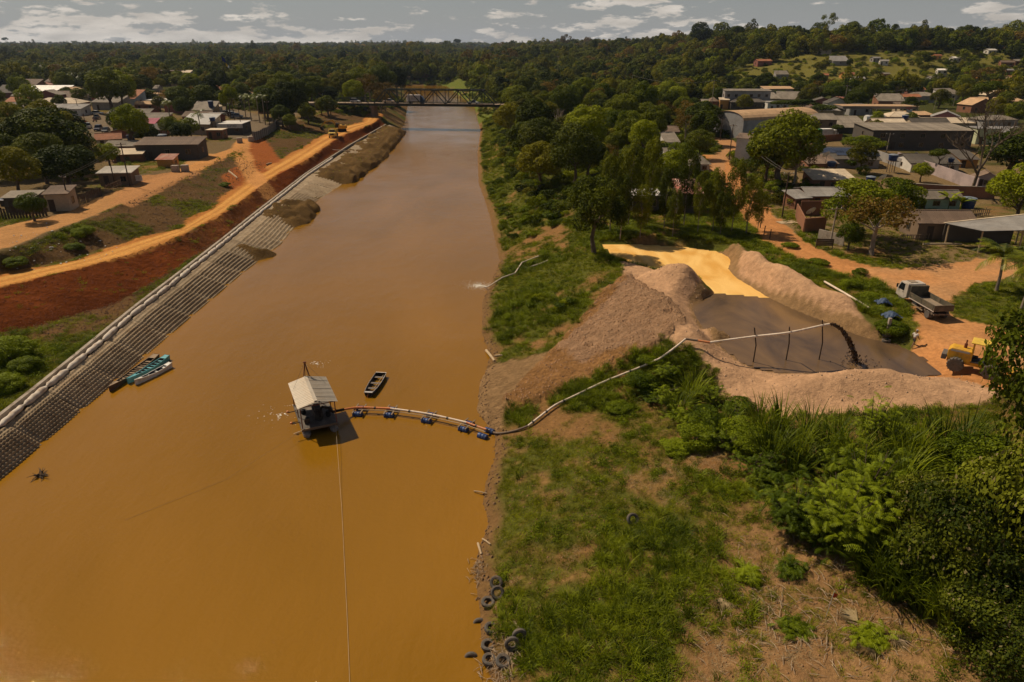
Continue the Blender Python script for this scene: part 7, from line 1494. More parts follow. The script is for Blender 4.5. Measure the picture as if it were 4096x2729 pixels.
def napier(label, p, h, n=70, seed=0, name='elephant_grass', group=None, dry=False):
    rng = random.Random(seed); V = []; F = []
    for i in range(n):
        a = rng.uniform(0, 6.28); r = .55 * rng.random() ** .5; q = Vector((r * math.cos(a), r * math.sin(a), -.1)); hh = h * rng.uniform(.55, 1.1); ad = a + rng.gauss(0, .5); el = rng.uniform(.95, 1.45); d = Vector((math.cos(ad) * math.cos(el), math.sin(ad) * math.cos(el), math.sin(el))); w = rng.uniform(.03, .055); seg = 7; s = Vector((-math.sin(ad), math.cos(ad), 0)); k = len(V); g = rng.uniform(1.2, 2.6)
        for j in range(seg + 1):
            u = j / seg; ww = w * (1 - u ** 2.2) + .004; V += [tuple(q - s * ww), tuple(q + s * ww)]; q = q + d * hh / seg; d = (d + Vector((math.cos(ad), math.sin(ad), 0)) * .5 * u * g / seg - Vector((0, 0, 1.5 * g * u / seg))).normalized()
        F += [(k + 2 * j, k + 2 * j + 1, k + 2 * j + 3, k + 2 * j + 2) for j in range(seg)]
    t = thing(name, label, 'grass clump', p, 0, group); link('blades', mesh_np('blades', V, F, LM['tallgrass']), t); return t
def feather_shrub(label, p, R, h, n, seed, name='feathery_shrub', mat='weed', Lf=.55, group=None):
    rng = random.Random(seed); V = []; F = []; mb = MB()
    for i in range(max(7, n // 16)):
        a = rng.uniform(0, 6.28); e = Vector((R * .8 * math.cos(a) * rng.random() ** .5, R * .8 * math.sin(a) * rng.random() ** .5, h * rng.uniform(.6, 1))); mb.tube([(0, 0, -.2), e * .45 + Vector((0, 0, h * .12)), e], [.05, .035, .012], 5)
        for k in range(16):
            u = rng.uniform(.35, 1); c = e * u + Vector((rng.gauss(0, R * .22), rng.gauss(0, R * .22), rng.gauss(0, h * .09))); frond_geo(Lf * rng.uniform(.7, 1.25), 8, Lf * .36, Lf * .1, .9, rng, V, F, c, rng.uniform(0, 6.28), rng.uniform(-.2, .7))
    t = thing(name, label, 'shrub', p, 0, group); link('leaves', mesh_np('leaves', V, F, LM[mat]), t); mb.build('stems', BARK, t); return t
def bare_tree(label, p, h, seed, spread=.5, depth=5, r0=.3, mat=None, name='bare_tree', first=.35):
    rng = random.Random(seed); t = thing(name, label, 'tree', p, 0); tm = MB(); bm_ = MB()
    def br(q, d, L, r, k):
        e = q + d * L; m = q + d * L * .5 + Vector((rng.gauss(0, .05), rng.gauss(0, .05), rng.gauss(0, .03))) * L
        (tm if k == depth else bm_).tube([q, m, e], [r, r * .82, r * .66], 6 if k > 2 else 4, False)
        if k == 0: return
        for i in range(3 if k > 1 else 4):
            dd = (d + Vector((rng.gauss(0, spread), rng.gauss(0, spread), rng.gauss(.12, .22)))).normalized(); br(e - d * L * rng.uniform(0, .25), dd, L * rng.uniform(.62, .85), r * .62, k - 1)
    br(Vector((0, 0, -.3)), Vector((.06, 0, 1)).normalized(), h * first, r0, depth)
    tm.build('trunk', mat or BARK, t, True); bm_.build('branches', mat or BARK, t, True); return t
def banana(label, p, h, seed, group=None):
    rng = random.Random(seed); t = thing('banana_plant', label, 'banana plant', p, 0, group); mb = MB(); mb.tube([(0, 0, -.2), (0, 0, h * .5)], [.14, .09], 7); mb.build('stem', LM['weed'], t)
    for i in range(8):
        a = i * 2.4; el = rng.uniform(.5, 1.2); d = Vector((math.cos(a) * math.cos(el), math.sin(a) * math.cos(el), math.sin(el))); q = Vector((0, 0, h * .48)); s = Vector((-math.sin(a), math.cos(a), 0)); V = []; L = h * .75
        for j in range(8): u = j / 7; w = .26 * math.sin(math.pi * min(.97, .08 + .9 * u)) ** .6; V += [tuple(q - s * w - Vector((0, 0, .08))), tuple(q), tuple(q + s * w - Vector((0, 0, .08)))]; q = q + d * L / 7; d = (d - Vector((0, 0, .22))).normalized()
        link('leaf', mesh_np('leaf', V, [(3 * j + m, 3 * j + m + 1, 3 * j + m + 4, 3 * j + m + 3) for j in range(7) for m in (0, 1)], LM['bright']), t)

# ------------------------------------------------------------------ trees one can point at
T = tree_px
T('olive', 92, 800, 190, 195, 'big round yellow-green tree at the left edge above the picket fence', name='mango_tree')
T('mango', 280, 765, 235, 170, 'broad dark mango tree beside the beige hut', name='mango_tree')
T('grey', 190, 735, 190, 190, 'pale grey-green leafy tree behind the beige hut', name='mango_tree')
T('mango', 215, 690, 300, 230, 'largest mango tree beside the left street', name='mango_tree')
T('olive', 60, 640, 170, 150, 'olive tree behind the yellow-green tree', name='mango_tree')
T('mango', 330, 640, 120, 100, 'dark tree leaning over the white gable house')
T('dark', 30, 720, 170, 170, 'dark tree behind the yellow-green tree at left edge', name='mango_tree'); T('mango', 130, 640, 180, 150, 'dense mango tree between the large ones at left', name='mango_tree'); T('dark', 330, 720, 130, 130, 'dark mango tree right of the tin hut path', name='mango_tree'); T('dark', 250, 600, 190, 150, 'dark tree crowning the left mango group', name='mango_tree')
T('bright', 140, 885, 118, 110, 'small open tree in front of the picket fence')
T('mango', 450, 452, 150, 150, 'tall dark tree by the left street junction', name='mango_tree'); T('bright', 500, 445, 110, 140, 'light green tree touching the tall dark junction tree')
T('dark', 738, 455, 105, 95, 'dark round tree in front of the villa'); T('mango', 830, 458, 120, 100, 'broad dark green tree right of dark round tree'); T('brown', 680, 430, 62, 65, 'brownish tree near far street cars')
T('bright', 690, 560, 80, 85, 'bright garden tree beside the dark blue tank', name='mango_tree'); T('bright', 765, 562, 85, 82, 'bright garden tree right of the other garden tree', name='mango_tree')
T('mango', 592, 585, 95, 85, 'dark garden tree behind the long brown shed'); T('dark', 585, 392, 74, 80, 'dark round tree by the brick block'); T('mango', 590, 412, 80, 50, 'low dark tree below the brick block'); T('bright', 925, 470, 75, 115, 'bright spreading tree on the plaza'); T('dark', 1010, 300, 18, 38, 'narrow dark cypress beside tower house') if False else None
T('column', 793, 352, 22, 50, 'narrow dark cypress right of the tower house', name='cypress_tree'); T('column', 1306, 362, 24, 58, 'narrow dark column tree by the bridge approach', name='cypress_tree')
T('mango', 1100, 490, 120, 120, 'large dark tree above the metal fence'); T('dark', 1165, 500, 130, 150, 'very dark tree at the slope right of metal fence'); T('dark', 1210, 470, 110, 130, 'dark tree overhanging the slope left of bridge'); T('mango', 1140, 440, 120, 130, 'tall dark tree behind the slope trees'); T('olive', 1060, 400, 110, 95, 'olive tree behind the royal palms')
T('olive', 1385, 408, 95, 95, 'leafy tree at the left end of the bridge'); T('mango', 1452, 400, 120, 110, 'broad tree behind the bridge left span'); T('dark', 1530, 396, 120, 115, 'dark tree behind the bridge truss'); T('dark', 1590, 392, 80, 105, 'dark tree at the water edge behind bridge'); T('mango', 1510, 340, 100, 80, 'far tree upstream of the bridge on left')
T('middark', 2378, 1012, 300, 310, 'dark broad tree standing at the settling pond corner', hs=1) if False else tree('middark', G(2375, 1012), 4.6, 'dark broad tree standing at the settling pond corner', hs=1.12, var=0)
for a in ((2440, 930, 120, 330, 'tallest light feathery tree left in slender grove'), (2512, 905, 125, 350, 'full light green slender tree of the grove'), (2590, 890, 115, 330, 'light slender tree left of the blue tank'), (2480, 960, 120, 260, 'low feathery tree at the front of grove'), (2655, 915, 95, 240, 'thin feathery tree before the rusty shed'), (2735, 905, 110, 330, 'upright slender tree right of blue tank'), (2790, 930, 90, 240, 'thin tree in front of rusty shed right end'), (2850, 925, 100, 250, 'feathery tree between rusty shed and lane'), (2925, 930, 110, 290, 'slender tree beside the lane grass'), (2985, 935, 120, 240, 'last feathery tree at the lane bend'), (3030, 925, 80, 170, 'small feathery tree nearest the dirt lane'), (2560, 950, 100, 210, 'dark feathery sapling above pond wall'), (2690, 945, 85, 190, 'short feathery sapling above the pond'), (2880, 945, 90, 180, 'short feathery sapling near the fence posts'), (2430, 860, 110, 250, 'pale feathery tree behind the dark pond tree')):
    T('euca', *a, name='eucalyptus_tree')
T('mango', 3115, 745, 275, 275, 'huge mango tree beside the white annex', name='mango_tree'); T('brown', 3170, 755, 150, 200, 'brown-leaved branches on the right of huge mango tree', name='mango_tree'); T('bright', 3060, 740, 170, 200, 'lighter tree at the left foot of huge mango', name='mango_tree')
T('bright', 3450, 612, 170, 62, 'low flat bright green tree beside the solar house'); T('umbrella', 3200, 480, 140, 72, 'flat-topped fine-leaved tree behind the board house'); T('umbrella', 3130, 470, 110, 60, 'fine-leaved tree left of flat-topped one'); T('umbrella', 3290, 488, 110, 62, 'dark fine-leaved tree before the grey station roof'); T('dark', 2810, 545, 160, 120, 'dark spreading tree left of the hangar'); T('grey', 2795, 640, 115, 110, 'grey-green shrub tree above the lane bend')
T('midtree', 3400, 960, 300, 235, 'dense bright tree behind the dry roadside tree'); T('midtree', 3560, 900, 220, 180, 'dense bright tree right of the brick yard'); T('brown', 3483, 1020, 300, 250, 'half-dry brown tree with pale trunk at the roadside'); T('bright', 3390, 1000, 110, 105, 'bright low tree beside the roadside post')
T('midtree', 4050, 915, 240, 250, 'bright broad tree at right edge above the carport'); T('mango', 4030, 720, 260, 190, 'dark broad tree at right edge behind the white cottage'); T('bright', 3680, 730, 80, 75, 'small green tree against the mauve wall')
bare_tree('tall bare spreading tree in front of machine shed', G(3880, 790), 15.5, 4, .42, 5, .34, BARK); bare_tree('pale bare tree among the riverside woods', G(2235, 560), 9.5, 8, .5, 4, .2, BARKP); bare_tree('bare tree on the skyline near the hilltop settlement', G(2668, 190), 20, 12, .4, 4, .4, BARK)
for i, (a, b, h, lab) in enumerate(((985, 478, 8, 'leftmost royal palm by the metal fence'), (1006, 484, 8.6, 'second royal palm from the left by metal fence'), (1040, 492, 8.8, 'third royal palm by metal fence'), (1062, 500, 9.2, 'royal palm nearest the metal fence'), (1058, 470, 9, 'royal palm behind the others'), (690, 520, 8.5, 'palm rising behind the patched roof house'), (808, 545, 6.5, 'shaggy palm beside bright garden tree'), (415, 380, 9, 'tall palm left of light green junction tree'), (290, 345, 7, 'palm above the arched hall'), (325, 350, 6, 'small palm right of arched hall palm'), (1215, 400, 8, 'palm near tan gable house'), (3268, 425, 8, 'palm in front of the red wall'), (2480, 430, 7, 'palm among the riverside woods'))): palm('royal_palm', lab, G(a, b), h, 2.6, 16, False, .02)
palm('coconut_palm', 'coconut palm beside the turning truck yard', G(3985, 1165), 4.0, 3.5, 26); palm('coconut_palm', 'coconut palm cut off by the right edge', G(4085, 1240), 4.4, 3.5, 26)
for i, (a, b, lab) in enumerate(((3790, 838, 'banana plant left of the big blue tank'), (3838, 850, 'banana plant in front of the big blue tank'), (2560, 560, 'banana plant among the riverside shacks'), (2600, 565, 'second banana plant among riverside shacks'))): banana(lab, G(a, b), 3.4, i)

# ------------------------------------------------------------------ filled woods: individual trees, by zone
KEEP = [(o.location.x, o.location.y, 5.5 if o.get('category') not in ('hangar', 'shed', 'warehouse', 'store', 'fuel station') else 11) for o in list(SC.objects) if o.parent is None and o.get('category') in ('house', 'hut', 'shop', 'store', 'hangar', 'shed', 'barn', 'warehouse', 'hall', 'office', 'market', 'kiosk', 'building', 'school', 'fuel station', 'truck', 'canopy')]
def fill(n, x0, x1, y0, y1, kinds, R, name, group, label, mask, space=.8, hs=(.9, 1.2), seed=0):
    rng = random.Random(seed); out = []; tries = 0
    while len(out) < n and tries < n * 60:
        tries += 1; x, y = rng.uniform(x0, x1), rng.uniform(y0, y1); r = rng.uniform(*R)
        if not mask(x, y) or glook(GCL, np.array(x), np.array(y)) not in (0,): continue
        z = ground(x, y)
        if not in_view(np.array(x), np.array(y), np.array(z), 60): continue
        if any((x - a) ** 2 + (y - b) ** 2 < (c + r * .5) ** 2 for a, b, c in KEEP) or any((x - a) ** 2 + (y - b) ** 2 < ((c + r) * space) ** 2 for a, b, c in out): continue
        out.append((x, y, r))
    for x, y, r in out:
        k = rng.choice(kinds); s = 'small ' if r < R[0] + (R[1] - R[0]) * .33 else 'large ' if r > R[0] + (R[1] - R[0]) * .7 else ''
        tone = dict(mango='dark green', olive='olive green', bright='bright green', dark='very dark', grey='grey-green', umbrella='flat-topped', brown='brownish', yellow='yellow-flowering', sparse='thin-leaved', column='narrow')[k]
        tree(k, (x, y), r, '%s%s tree %s' % (s, tone, label), name=name, group='%s%s trees %s' % (s, tone, group), hs=rng.uniform(*hs))
V_ = lambda f: f
fill(120, -12, 78, 118, 335, ['mango', 'mango', 'bright', 'dark', 'olive', 'grey', 'bright', 'brown'], (2.6, 5.4), 'riverside_tree', 'of the right riverside wood', 'in the wood on the right river bank', lambda x, y: x > XR(y) + 10 and x < 50 + .11 * (y - 120) and not (y < 132 and x < 45) and not (x > 36 and y < 190 and x > 30 + .1 * (y - 118)), .62, seed=1)
fill(44, -150, -58, 300, 440, ['mango', 'dark', 'olive', 'bright', 'mango', 'brown'], (3.2, 5.8), 'riverside_tree', 'of the wood beyond the bridge', 'in the wood beyond the left end of bridge', lambda x, y: x < XL(y) - 8 and abs(y - 305) > 9, .62, seed=2)
fill(10, -90, -72, 232, 296, ['dark', 'mango', 'olive'], (2.0, 3.6), 'slope_tree', 'of the left slope', 'on the shaded slope above the haul road', lambda x, y: x < XR2(y) - 5, .7, seed=3)
fill(85, -420, -88, 150, 440, ['mango', 'dark', 'olive', 'bright', 'dark', 'mango', 'umbrella'], (2.6, 5.2), 'town_tree', 'of the left town', 'between the houses of the left town', lambda x, y: x < XU1(y) - 9, .8, seed=4)
fill(56, 55, 330, 175, 430, ['mango', 'bright', 'dark', 'olive', 'grey', 'umbrella'], (2.6, 5.4), 'village_tree', 'of the right village', 'between the houses of the right village', lambda x, y: x > 62 + .12 * (y - 175) and not (y < 270 and x < 150), .8, seed=5)
fill(16, 62, 150, 118, 262, ['mango', 'bright', 'olive', 'umbrella'], (1.6, 3.0), 'yard_tree', 'of the right yards', 'in a yard of the right village', lambda x, y: x > 48 + .25 * (y - 118), .9, seed=6)
for i, (a, b, r, lab) in enumerate(((1430, 205, 9, 'yellow-flowering tree on the skyline left of bridge'), (1455, 208, 8, 'second yellow-flowering tree on the skyline'), (1645, 218, 9, 'yellow-flowering tree upstream above the bridge'), (1690, 220, 6, 'smaller yellow-flowering tree right of it'), (1890, 228, 6, 'yellow-flowering tree below the right skyline'), (1265, 225, 6, 'faint yellow tree in the far left forest'), (965, 222, 6, 'yellow tree behind the flag'))):
    p = G(a, b); tree('yellow', p, r, lab, name='yellow_tree', hs=1.4)
for i, (a, b, R, hs, lab, k) in enumerate(((2800, 205, 12, 1.1, 'huge dark crown on the hill skyline right of settlement', 'dark'), (2880, 205, 9, 1.0, 'broad dark crown next to the huge skyline tree', 'dark'), (2935, 200, 8, 1.2, 'flat-topped skyline tree on the hill', 'umbrella'), (3000, 205, 7, .9, 'low skyline tree near the hilltop hut', 'mango'), (3490, 175, 10, 1.5, 'tallest emergent tree on the right hill crest', 'sparse'), (3300, 180, 9, 1.4, 'thin-leaved emergent tree on the hill crest', 'sparse'), (3260, 185, 8, 1.2, 'dark emergent tree on the hill crest', 'dark'), (3600, 185, 8, 1.3, 'umbrella-shaped emergent tree on the crest', 'umbrella'), (3900, 185, 9, 1.3, 'dark emergent tree near the right end of crest', 'dark'), (3980, 180, 9, 1.4, 'thin emergent tree near the right end of crest', 'sparse'), (3400, 180, 8, 1.3, 'ragged emergent tree in middle of the crest', 'grey'), (1830, 205, 14, 1.3, 'flat-topped giant tree on the middle skyline', 'umbrella'), (30, 190, 16, 1.4, 'flat-topped giant tree on the far left skyline', 'umbrella'))):
    p = G(a, b); tree(k, p, R, lab, name='emergent_tree', hs=hs)

# ------------------------------------------------------------------ foreground plants, lower right
for i, (a, b, R, h, n, lab) in enumerate(((3170, 2120, 2.4, 3.4, 300, 'feathery green shrub at the left of lower right thicket'), (3350, 2170, 3.0, 4.4, 430, 'larger feathery shrub in the lower right thicket'), (3440, 2050, 2.6, 4.2, 330, 'feathery shrub behind the larger one'), (2900, 1800, 2.1, 1.9, 170, 'dark feathery shrub below the near sand berm'), (2740, 1690, 2.0, 1.6, 160, 'feathery shrub beside the pipeline'), (2610, 1610, 1.6, 1.2, 120, 'low feathery shrub under the pipeline'), (3010, 1890, 1.9, 2.0, 150, 'feathery shrub left of tall grass clumps'), (2660, 1500, 1.3, 1.2, 80, 'small shrub where the pipeline bends'), (2980, 2310, .7, .6, 40, 'small bright shrub on the dry soil'), (3150, 2290, .9, .7, 50, 'low bright shrub below the thicket edge'), (3480, 2560, 1.1, .6, 60, 'creeping shrub at the lower right corner'), (3180, 2520, .9, .4, 50, 'creeping plant on dry soil bottom right'))): feather_shrub(lab, G(a, b), R, h, n, 20 + i, Lf=.8 if h > 3 else .6)
feather_shrub('tall feathery sapling standing before the near sand berm', G(3470, 1790), 1.5, 4.6, 210, 44, name='feathery_sapling', Lf=.6)
for i, (a, b, h) in enumerate(((3080, 1850, 3.2), (3180, 1835, 3.0), (3290, 1860, 3.3), (3400, 1880, 3.1), (3540, 1850, 3.4), (3650, 1850, 3.2), (3760, 1830, 3.4), (3850, 1815, 3.3), (3120, 1720, 2.6), (3240, 1760, 2.6), (3340, 1790, 2.8), (3600, 1950, 3.0), (3480, 1960, 2.8))): napier('clump of tall arching elephant grass behind the lower right shrubs', G(a, b), h * 1.25, 110, 60 + i, group='elephant grass clumps behind the shrubs')
for i, (a, b, h) in enumerate(((3470, 2320, 2.4), (3560, 2380, 2.6), (3690, 2450, 2.6), (3800, 2520, 2.4), (3630, 2290, 2.6), (3740, 2360, 2.6))): napier('clump of arching elephant grass in front of the vine mound', G(a, b), h * 1.3, 110, 80 + i, group='elephant grass clumps before the vine mound')
for a, b, R, hs, lab in ((3850, 2330, 3.7, 1.5, 'vine-covered bush mound with pale flower tips'), (4070, 2330, 4.2, 1.75, 'larger vine-covered mound at the right edge'), (3700, 2120, 2.6, 1.3, 'lower vine mound beside the feathery shrub'), (4020, 2620, 3.2, 1.0, 'shaded vine mound in the bottom right corner')): tree('vine', G(a, b), R, lab, 'bush', 'vine_mound', hs=hs)
for a, b, R, hs, lab in ((2830, 1720, 1.7, .75, 'leafy bush beside the pipeline bend'), (2960, 1760, 1.8, .8, 'dark leafy bush below the near berm'), (2700, 1800, 1.2, .5, 'low leafy bush in the bank grass'), (2480, 1640, 1.2, .5, 'low bright bush under the pipeline'), (3600, 1780, 1.6, .8, 'leafy bush among elephant grass'), (3900, 1900, 2.4, 1.0, 'broad leafy bush at the right edge'), (2580, 1450, 1.3, .5, 'leafy bush beside the spoil heap'), (3440, 1100, 1.0, .7, 'small bush along the village road'), (3560, 1330, 1.5, .7, 'bush over the scrap heap'), (3400, 1150, 1.2, .7, 'bush beside the white pipe'), (3480, 1200, 1.2, .6, 'bush near the lower end of white pipe'), (3270, 1060, 1.4, .5, 'bush on the grassy berm above the pond'), (3160, 990, 1.2, .5, 'bush near the fence posts above the pond')): tree('nearbush', G(a, b), R, lab, 'bush', 'leafy_bush', hs=hs)
TH = [(2560, 1560), (2650, 1590), (2760, 1600), (2850, 1620), (2960, 1640), (2700, 1660), (2820, 1680), (2930, 1700), (3040, 1720), (3100, 1780), (3000, 1810), (2880, 1760), (2780, 1780), (3060, 1960), (3180, 1900), (3330, 1900), (3450, 1900), (3560, 1920), (3680, 1900), (3800, 1900), (3960, 1850), (3100, 2050), (3250, 2150), (3420, 2160), (3520, 2060), (3600, 2200), (3540, 2280), (3320, 2200)]
for i, (a, b) in enumerate(TH):
    R = random.uniform(1.1, 1.9); k = ('nearbush', 'nearbush', 'cane')[i % 3]
    if k == 'cane': napier('cane-like grass clump packed in the lower right thicket', G(a, b), 3.1, 90, 150 + i, 'cane_grass', 'cane grass of the lower right thicket')
    elif i % 2: feather_shrub('feathery shrub packed in the lower right thicket', G(a, b), R, random.uniform(1.2, 2.2), 110, 200 + i, group='feathery shrubs of the lower right thicket')
    else: tree(k, G(a, b), R, 'leafy green shrub packed in the lower right thicket', 'bush', 'thicket_shrub', 'leafy shrubs of the lower right thicket', hs=random.uniform(.6, 1.0))
for a, b, R, hs, lab in ((40, 1440, 2.6, .8, 'large bright bush on the verge at the left edge'), (110, 1480, 1.6, .7, 'bright bush right of the large verge bush'), (20, 1560, 1.8, .7, 'bright bush below the large verge bush'), (340, 945, 1.8, .7, 'dark green bush on the slope below upper street'), (60, 1060, 1.6, .6, 'green bush at the left edge under upper street'), (300, 1000, 1.4, .6, 'green bush lower on the brown slope'), (900, 745, 1.3, .5, 'bright bush below the red junction')): tree('nearbush', G(a, b), R, lab, 'bush', 'leafy_bush', hs=hs)
p = G(4125, 2080); tree('neardark', p, 4.7, 'dark leafy tree with pale branches at the right edge', name='edge_tree', hs=1.6)
bare_tree('pale bare branches inside the right edge tree', p, 8.2, 21, .5, 4, .1, BARKP, name='pale_branches')
# ------------------------------------------------------------------ tyres, logs and small things on the right bank
ty = MB(); ty.lathe([(.27, -.12), (.40, -.145), (.475, -.10), (.485, 0), (.475, .10), (.40, .145), (.27, .12), (.255, .0)], 24); ty.f = ty.f[:-2]; ty.m = ty.m[:-2]; n = 24; ty.add([], []); ty.f += [(7 * n + j, 7 * n + (j + 1) % n, (j + 1) % n, j) for j in range(n)]; ty.m += [0] * n; tyre_me = ty.mesh('tyre', TYRE, True)
def tyre(sx, sy, lab, rx=0.0, ry=0.0, dz=.14, rz=0.0, s=.88):
    p = G(sx, sy); o = link('tyre', tyre_me, None, (p.x, p.y, p.z + dz), (rx, ry, rz), (s, s, s)); setp(o, lab, 'tyre', 'old tyres on the shore')
for a in ((1952, 2416, 'tyre full of mud lying flat, topmost flat one at waterline', .1, .05), (1990, 2385, 'tyre leaning above the topmost flat tyre', .9, .2, .3), (1985, 2345, 'highest tyre of the shore pile, tilted', .8, -.3, .3), (1965, 2515, 'half-buried tyre between the two flat groups', .1, .25, .02), (1953, 2588, 'clean flat tyre, upper of the two bottom tyres', .03, .02), (1958, 2646, 'lowest flat tyre at the waterline', .06, .1), (2012, 2652, 'tyre under dry branches right of lowest tyre', .25, .1), (1917, 2490, 'tyre rim sunken in the water beside half-buried tyre', 1.2, .3, -.2), (1884, 2626, 'tyre rim poking out of the water furthest from shore', 1.3, .2, -.2), (2048, 2596, 'tyre standing upright in the grass near shore', 1.3, .5, .4), (2078, 2562, 'second upright tyre behind the grass', 1.35, .9, .4), (2530, 2092, 'lone black tyre in the middle of the grass', .9, .4, .3), (3545, 1345, 'tyre at the foot of the short concrete post', 0, 0), (3545, 1362, 'lower tyre of the stack at the concrete post', 0, 0, .0), (3600, 1320, 'tyre half hidden in bushes by the road', .2, 0)): tyre(*a)
def log(name, lab, a, b, r, mat=None, dz=.1, cat='log'):
    A, B = gpt(*a, dz), gpt(*b, dz); mb = MB(); mb.tube([A, (A + B) / 2 + Vector((0, 0, .03)), B], [r, r * .95, r * .8], 7); setp(mb.build(name, mat or WOODL, smooth=True), lab, 'log' if cat == 'log' else cat)
log('driftwood_log', 'square bleached log lying half in the water', (1945, 1405), (1978, 1447), .16); log('driftwood_log', 'short pale log beside the bleached one', (1980, 1427), (2012, 1424), .11); log('driftwood_log', 'thin stick poking from the bank into water', (1896, 1968), (1948, 1978), .05); log('driftwood_log', 'pale curved stick on the shore above the tyres', (1930, 2160), (1962, 2182), .06); log('driftwood_log', 'pale broken log in the water above the tyres', (1912, 2178), (1925, 2222), .09)
log('driftwood_log', 'flat plank in the grass beside the tyres', (2060, 2460), (2082, 2405), .07, WOOD); log('driftwood_log', 'pale plank below the grass near lowest tyres', (2056, 2492), (2085, 2535), .07); log('white_pipe', 'white and orange pipe lying along the grassy berm', (3296, 1138), (3472, 1243), .12, PVC, .35, 'pipe'); log('timber_beam', 'stack of pale beams beside the carport', (3690, 985), (3845, 985), .15, WOODL, .3, 'timber'); log('timber_plank', 'bent pale timber on the red junction slope', (916, 688), (950, 715), .2, WOODL, .15, 'timber'); log('timber_plank', 'curved pale timber beside the haul road junction', (1066, 660), (1086, 655), .2, WOODL, .15, 'timber'); log('steel_bar', 'long pale bar lying on the red embankment', (1331, 600), (1396, 606), .09, PVC, .1, 'bar'); log('timber_plank', 'plank lying across the revetment above canoes', (455, 1447), (502, 1457), .06, WOODL, .12, 'timber')
b = G(3545, 1345); mb = MB(); mb.box((0, 0, 1.0), (.28, .28, 1.9)); setp(mb.build('concrete_post', CONC, loc=b, bevel=.03), 'short concrete post standing in stacked tyres', 'post')
tarp = pm('blue_tarpaulin', (.05, .075, .13), .6, .25, 3)
for i, (a, c, L, lab) in enumerate(((3530, 1222, 1.1, 'upper crumpled blue tarpaulin in the roadside bush'), (3562, 1276, 1.3, 'lower blue tarpaulin draped on the roadside bush'))):
    p = G(a, c); rng = np.random.default_rng(i + 3); q = 14; X, Y = np.meshgrid(np.linspace(-L, L, q), np.linspace(-L * .6, L * .6, q)); Z = .6 * np.exp(-(X ** 2 + Y ** 2) / L ** 2 * 2) + .25 * rng.random(X.shape); idx = np.arange(q * q).reshape(q, q); F = np.stack([idx[:-1, :-1], idx[:-1, 1:], idx[1:, 1:], idx[1:, :-1]], -1).reshape(-1, 4)
    setp(link('tarpaulin', mesh_np('tarpaulin', np.stack([X.ravel(), Y.ravel(), Z.ravel()], -1), F, tarp), None, p + Vector((0, 0, .1)), (0, .1, .3 * i), (.75, .75, 1)), lab, 'tarpaulin')
def sticks(name, lab, c, n, sx_, sy_, L, seed, mat):
    rng = random.Random(seed); mb = MB()
    for i in range(n):
        x, y = c.x + rng.gauss(0, sx_), c.y + rng.gauss(0, sy_); z = max(ground(x, y), 0) + .06; a = rng.uniform(0, 6.28); l = L * rng.uniform(.4, 1.2); d = Vector((math.cos(a), math.sin(a), rng.uniform(-.05, .25))) * l / 2; mb.tube([Vector((x, y, z)) - d * .9, Vector((x, y, z + .05)) + Vector((rng.uniform(-.05, .05), rng.uniform(-.05, .05), .03)), Vector((x, y, z)) + d], [.018, .02, .008], 4, False)
    o = setp(mb.build(name, mat), lab, None, None, 'stuff')
STK = pm('bleached_stick', (.36, .26, .165), .9, .25, 4, rnd=0)
sticks('shore_sticks', 'tangle of dry sticks washed up around the tyres', G(2010, 2640), 150, .55, .9, .8, 1, STK); sticks('flood_sticks', 'dry sticks caught at the waterline above the tyres', G(1910, 2290), 60, .25, .6, .6, 2, STK); sticks('brush_litter', 'dry stalks strewn over the bare soil', G(3250, 2480), 320, 3.8, 2.4, .9, 3, STK); sticks('slope_litter', 'dry twigs scattered across the middle slope', G(2900, 2350), 150, 3.4, 2.8, .7, 4, STK)
for i, (a, c, az, lab) in enumerate(((3430, 2490, 2.2, 'dry fan-shaped palm leaf beside the orange flag'), (3490, 2590, 3.6, 'dry fan palm leaf in the lower right'), (2885, 2395, 4.6, 'curled dry palm leaf on the bare slope'), (3560, 2540, 5.2, 'third dry palm leaf at the foot of elephant grass'))):
    V = []; F = []; rng = random.Random(i); p = G(a, c)
    for k in range(18): an = az + (k - 9) * .1; l = 1.15 * rng.uniform(.7, 1.1); d = Vector((math.cos(an), math.sin(an), 0)); s = Vector((-math.sin(an), math.cos(an), 0)) * .022; q = len(V); V += [tuple(-s + Vector((0, 0, .08))), tuple(s + Vector((0, 0, .08))), tuple(d * l * .6 + s * 1.4 + Vector((0, 0, .16))), tuple(d * l + Vector((0, 0, .05 + rng.random() * .05))), tuple(d * l * .6 - s * 1.4 + Vector((0, 0, .16)))]; F.append((q, q + 1, q + 2, q + 3, q + 4))
    me = bpy.data.meshes.new('dry_palm_leaf'); me.from_pydata(V, [], F); me.materials.append(LM['straw']); setp(link('dry_palm_leaf', me, None, p), lab, 'dry leaf')
p = G(3302, 2470); t = thing('marker_flag', 'leaning stake with a small orange flag in the dry grass', 'marker', p); mb = MB(); mb.tube([(0, 0, -.1), (.35, .35, 1.5)], .018, 5); mb.build('stake', ALU, t); mb = MB(); mb.add([(.33, .33, 1.4), (.55, .3, 1.36), (.52, .32, 1.1), (.28, .3, 1.12)], [(0, 1, 2, 3)]); mb.build('flag', REDP, t)
for i, (a, c, h, lab) in enumerate(((3040, 912, 1.5, 'leftmost fence post above the pond'), (3055, 940, 1.4, 'middle fence post above the pond'), (3078, 955, 1.4, 'fence post above the pond nearest the road'))): mb = MB(); mb.cyl((0, 0, -.3), (.05, 0, h), .07, n=6); setp(mb.build('fence_post', WOODD, loc=G(a, c)), lab, 'post')
p = G(3295, 995); t = thing('plank_sign', 'dark plank board on two posts at the roadside', 'board', p, -.1); [MB().box((x, 0, .6), (.1, .1, 1.5)).build('post', WOODD, t) for x in (-1.1, 1.1)]; [MB().box((0, -.06, .55 + .25 * k), (2.3, .04, .22)).build('plank', WOODD, t) for k in range(4)]
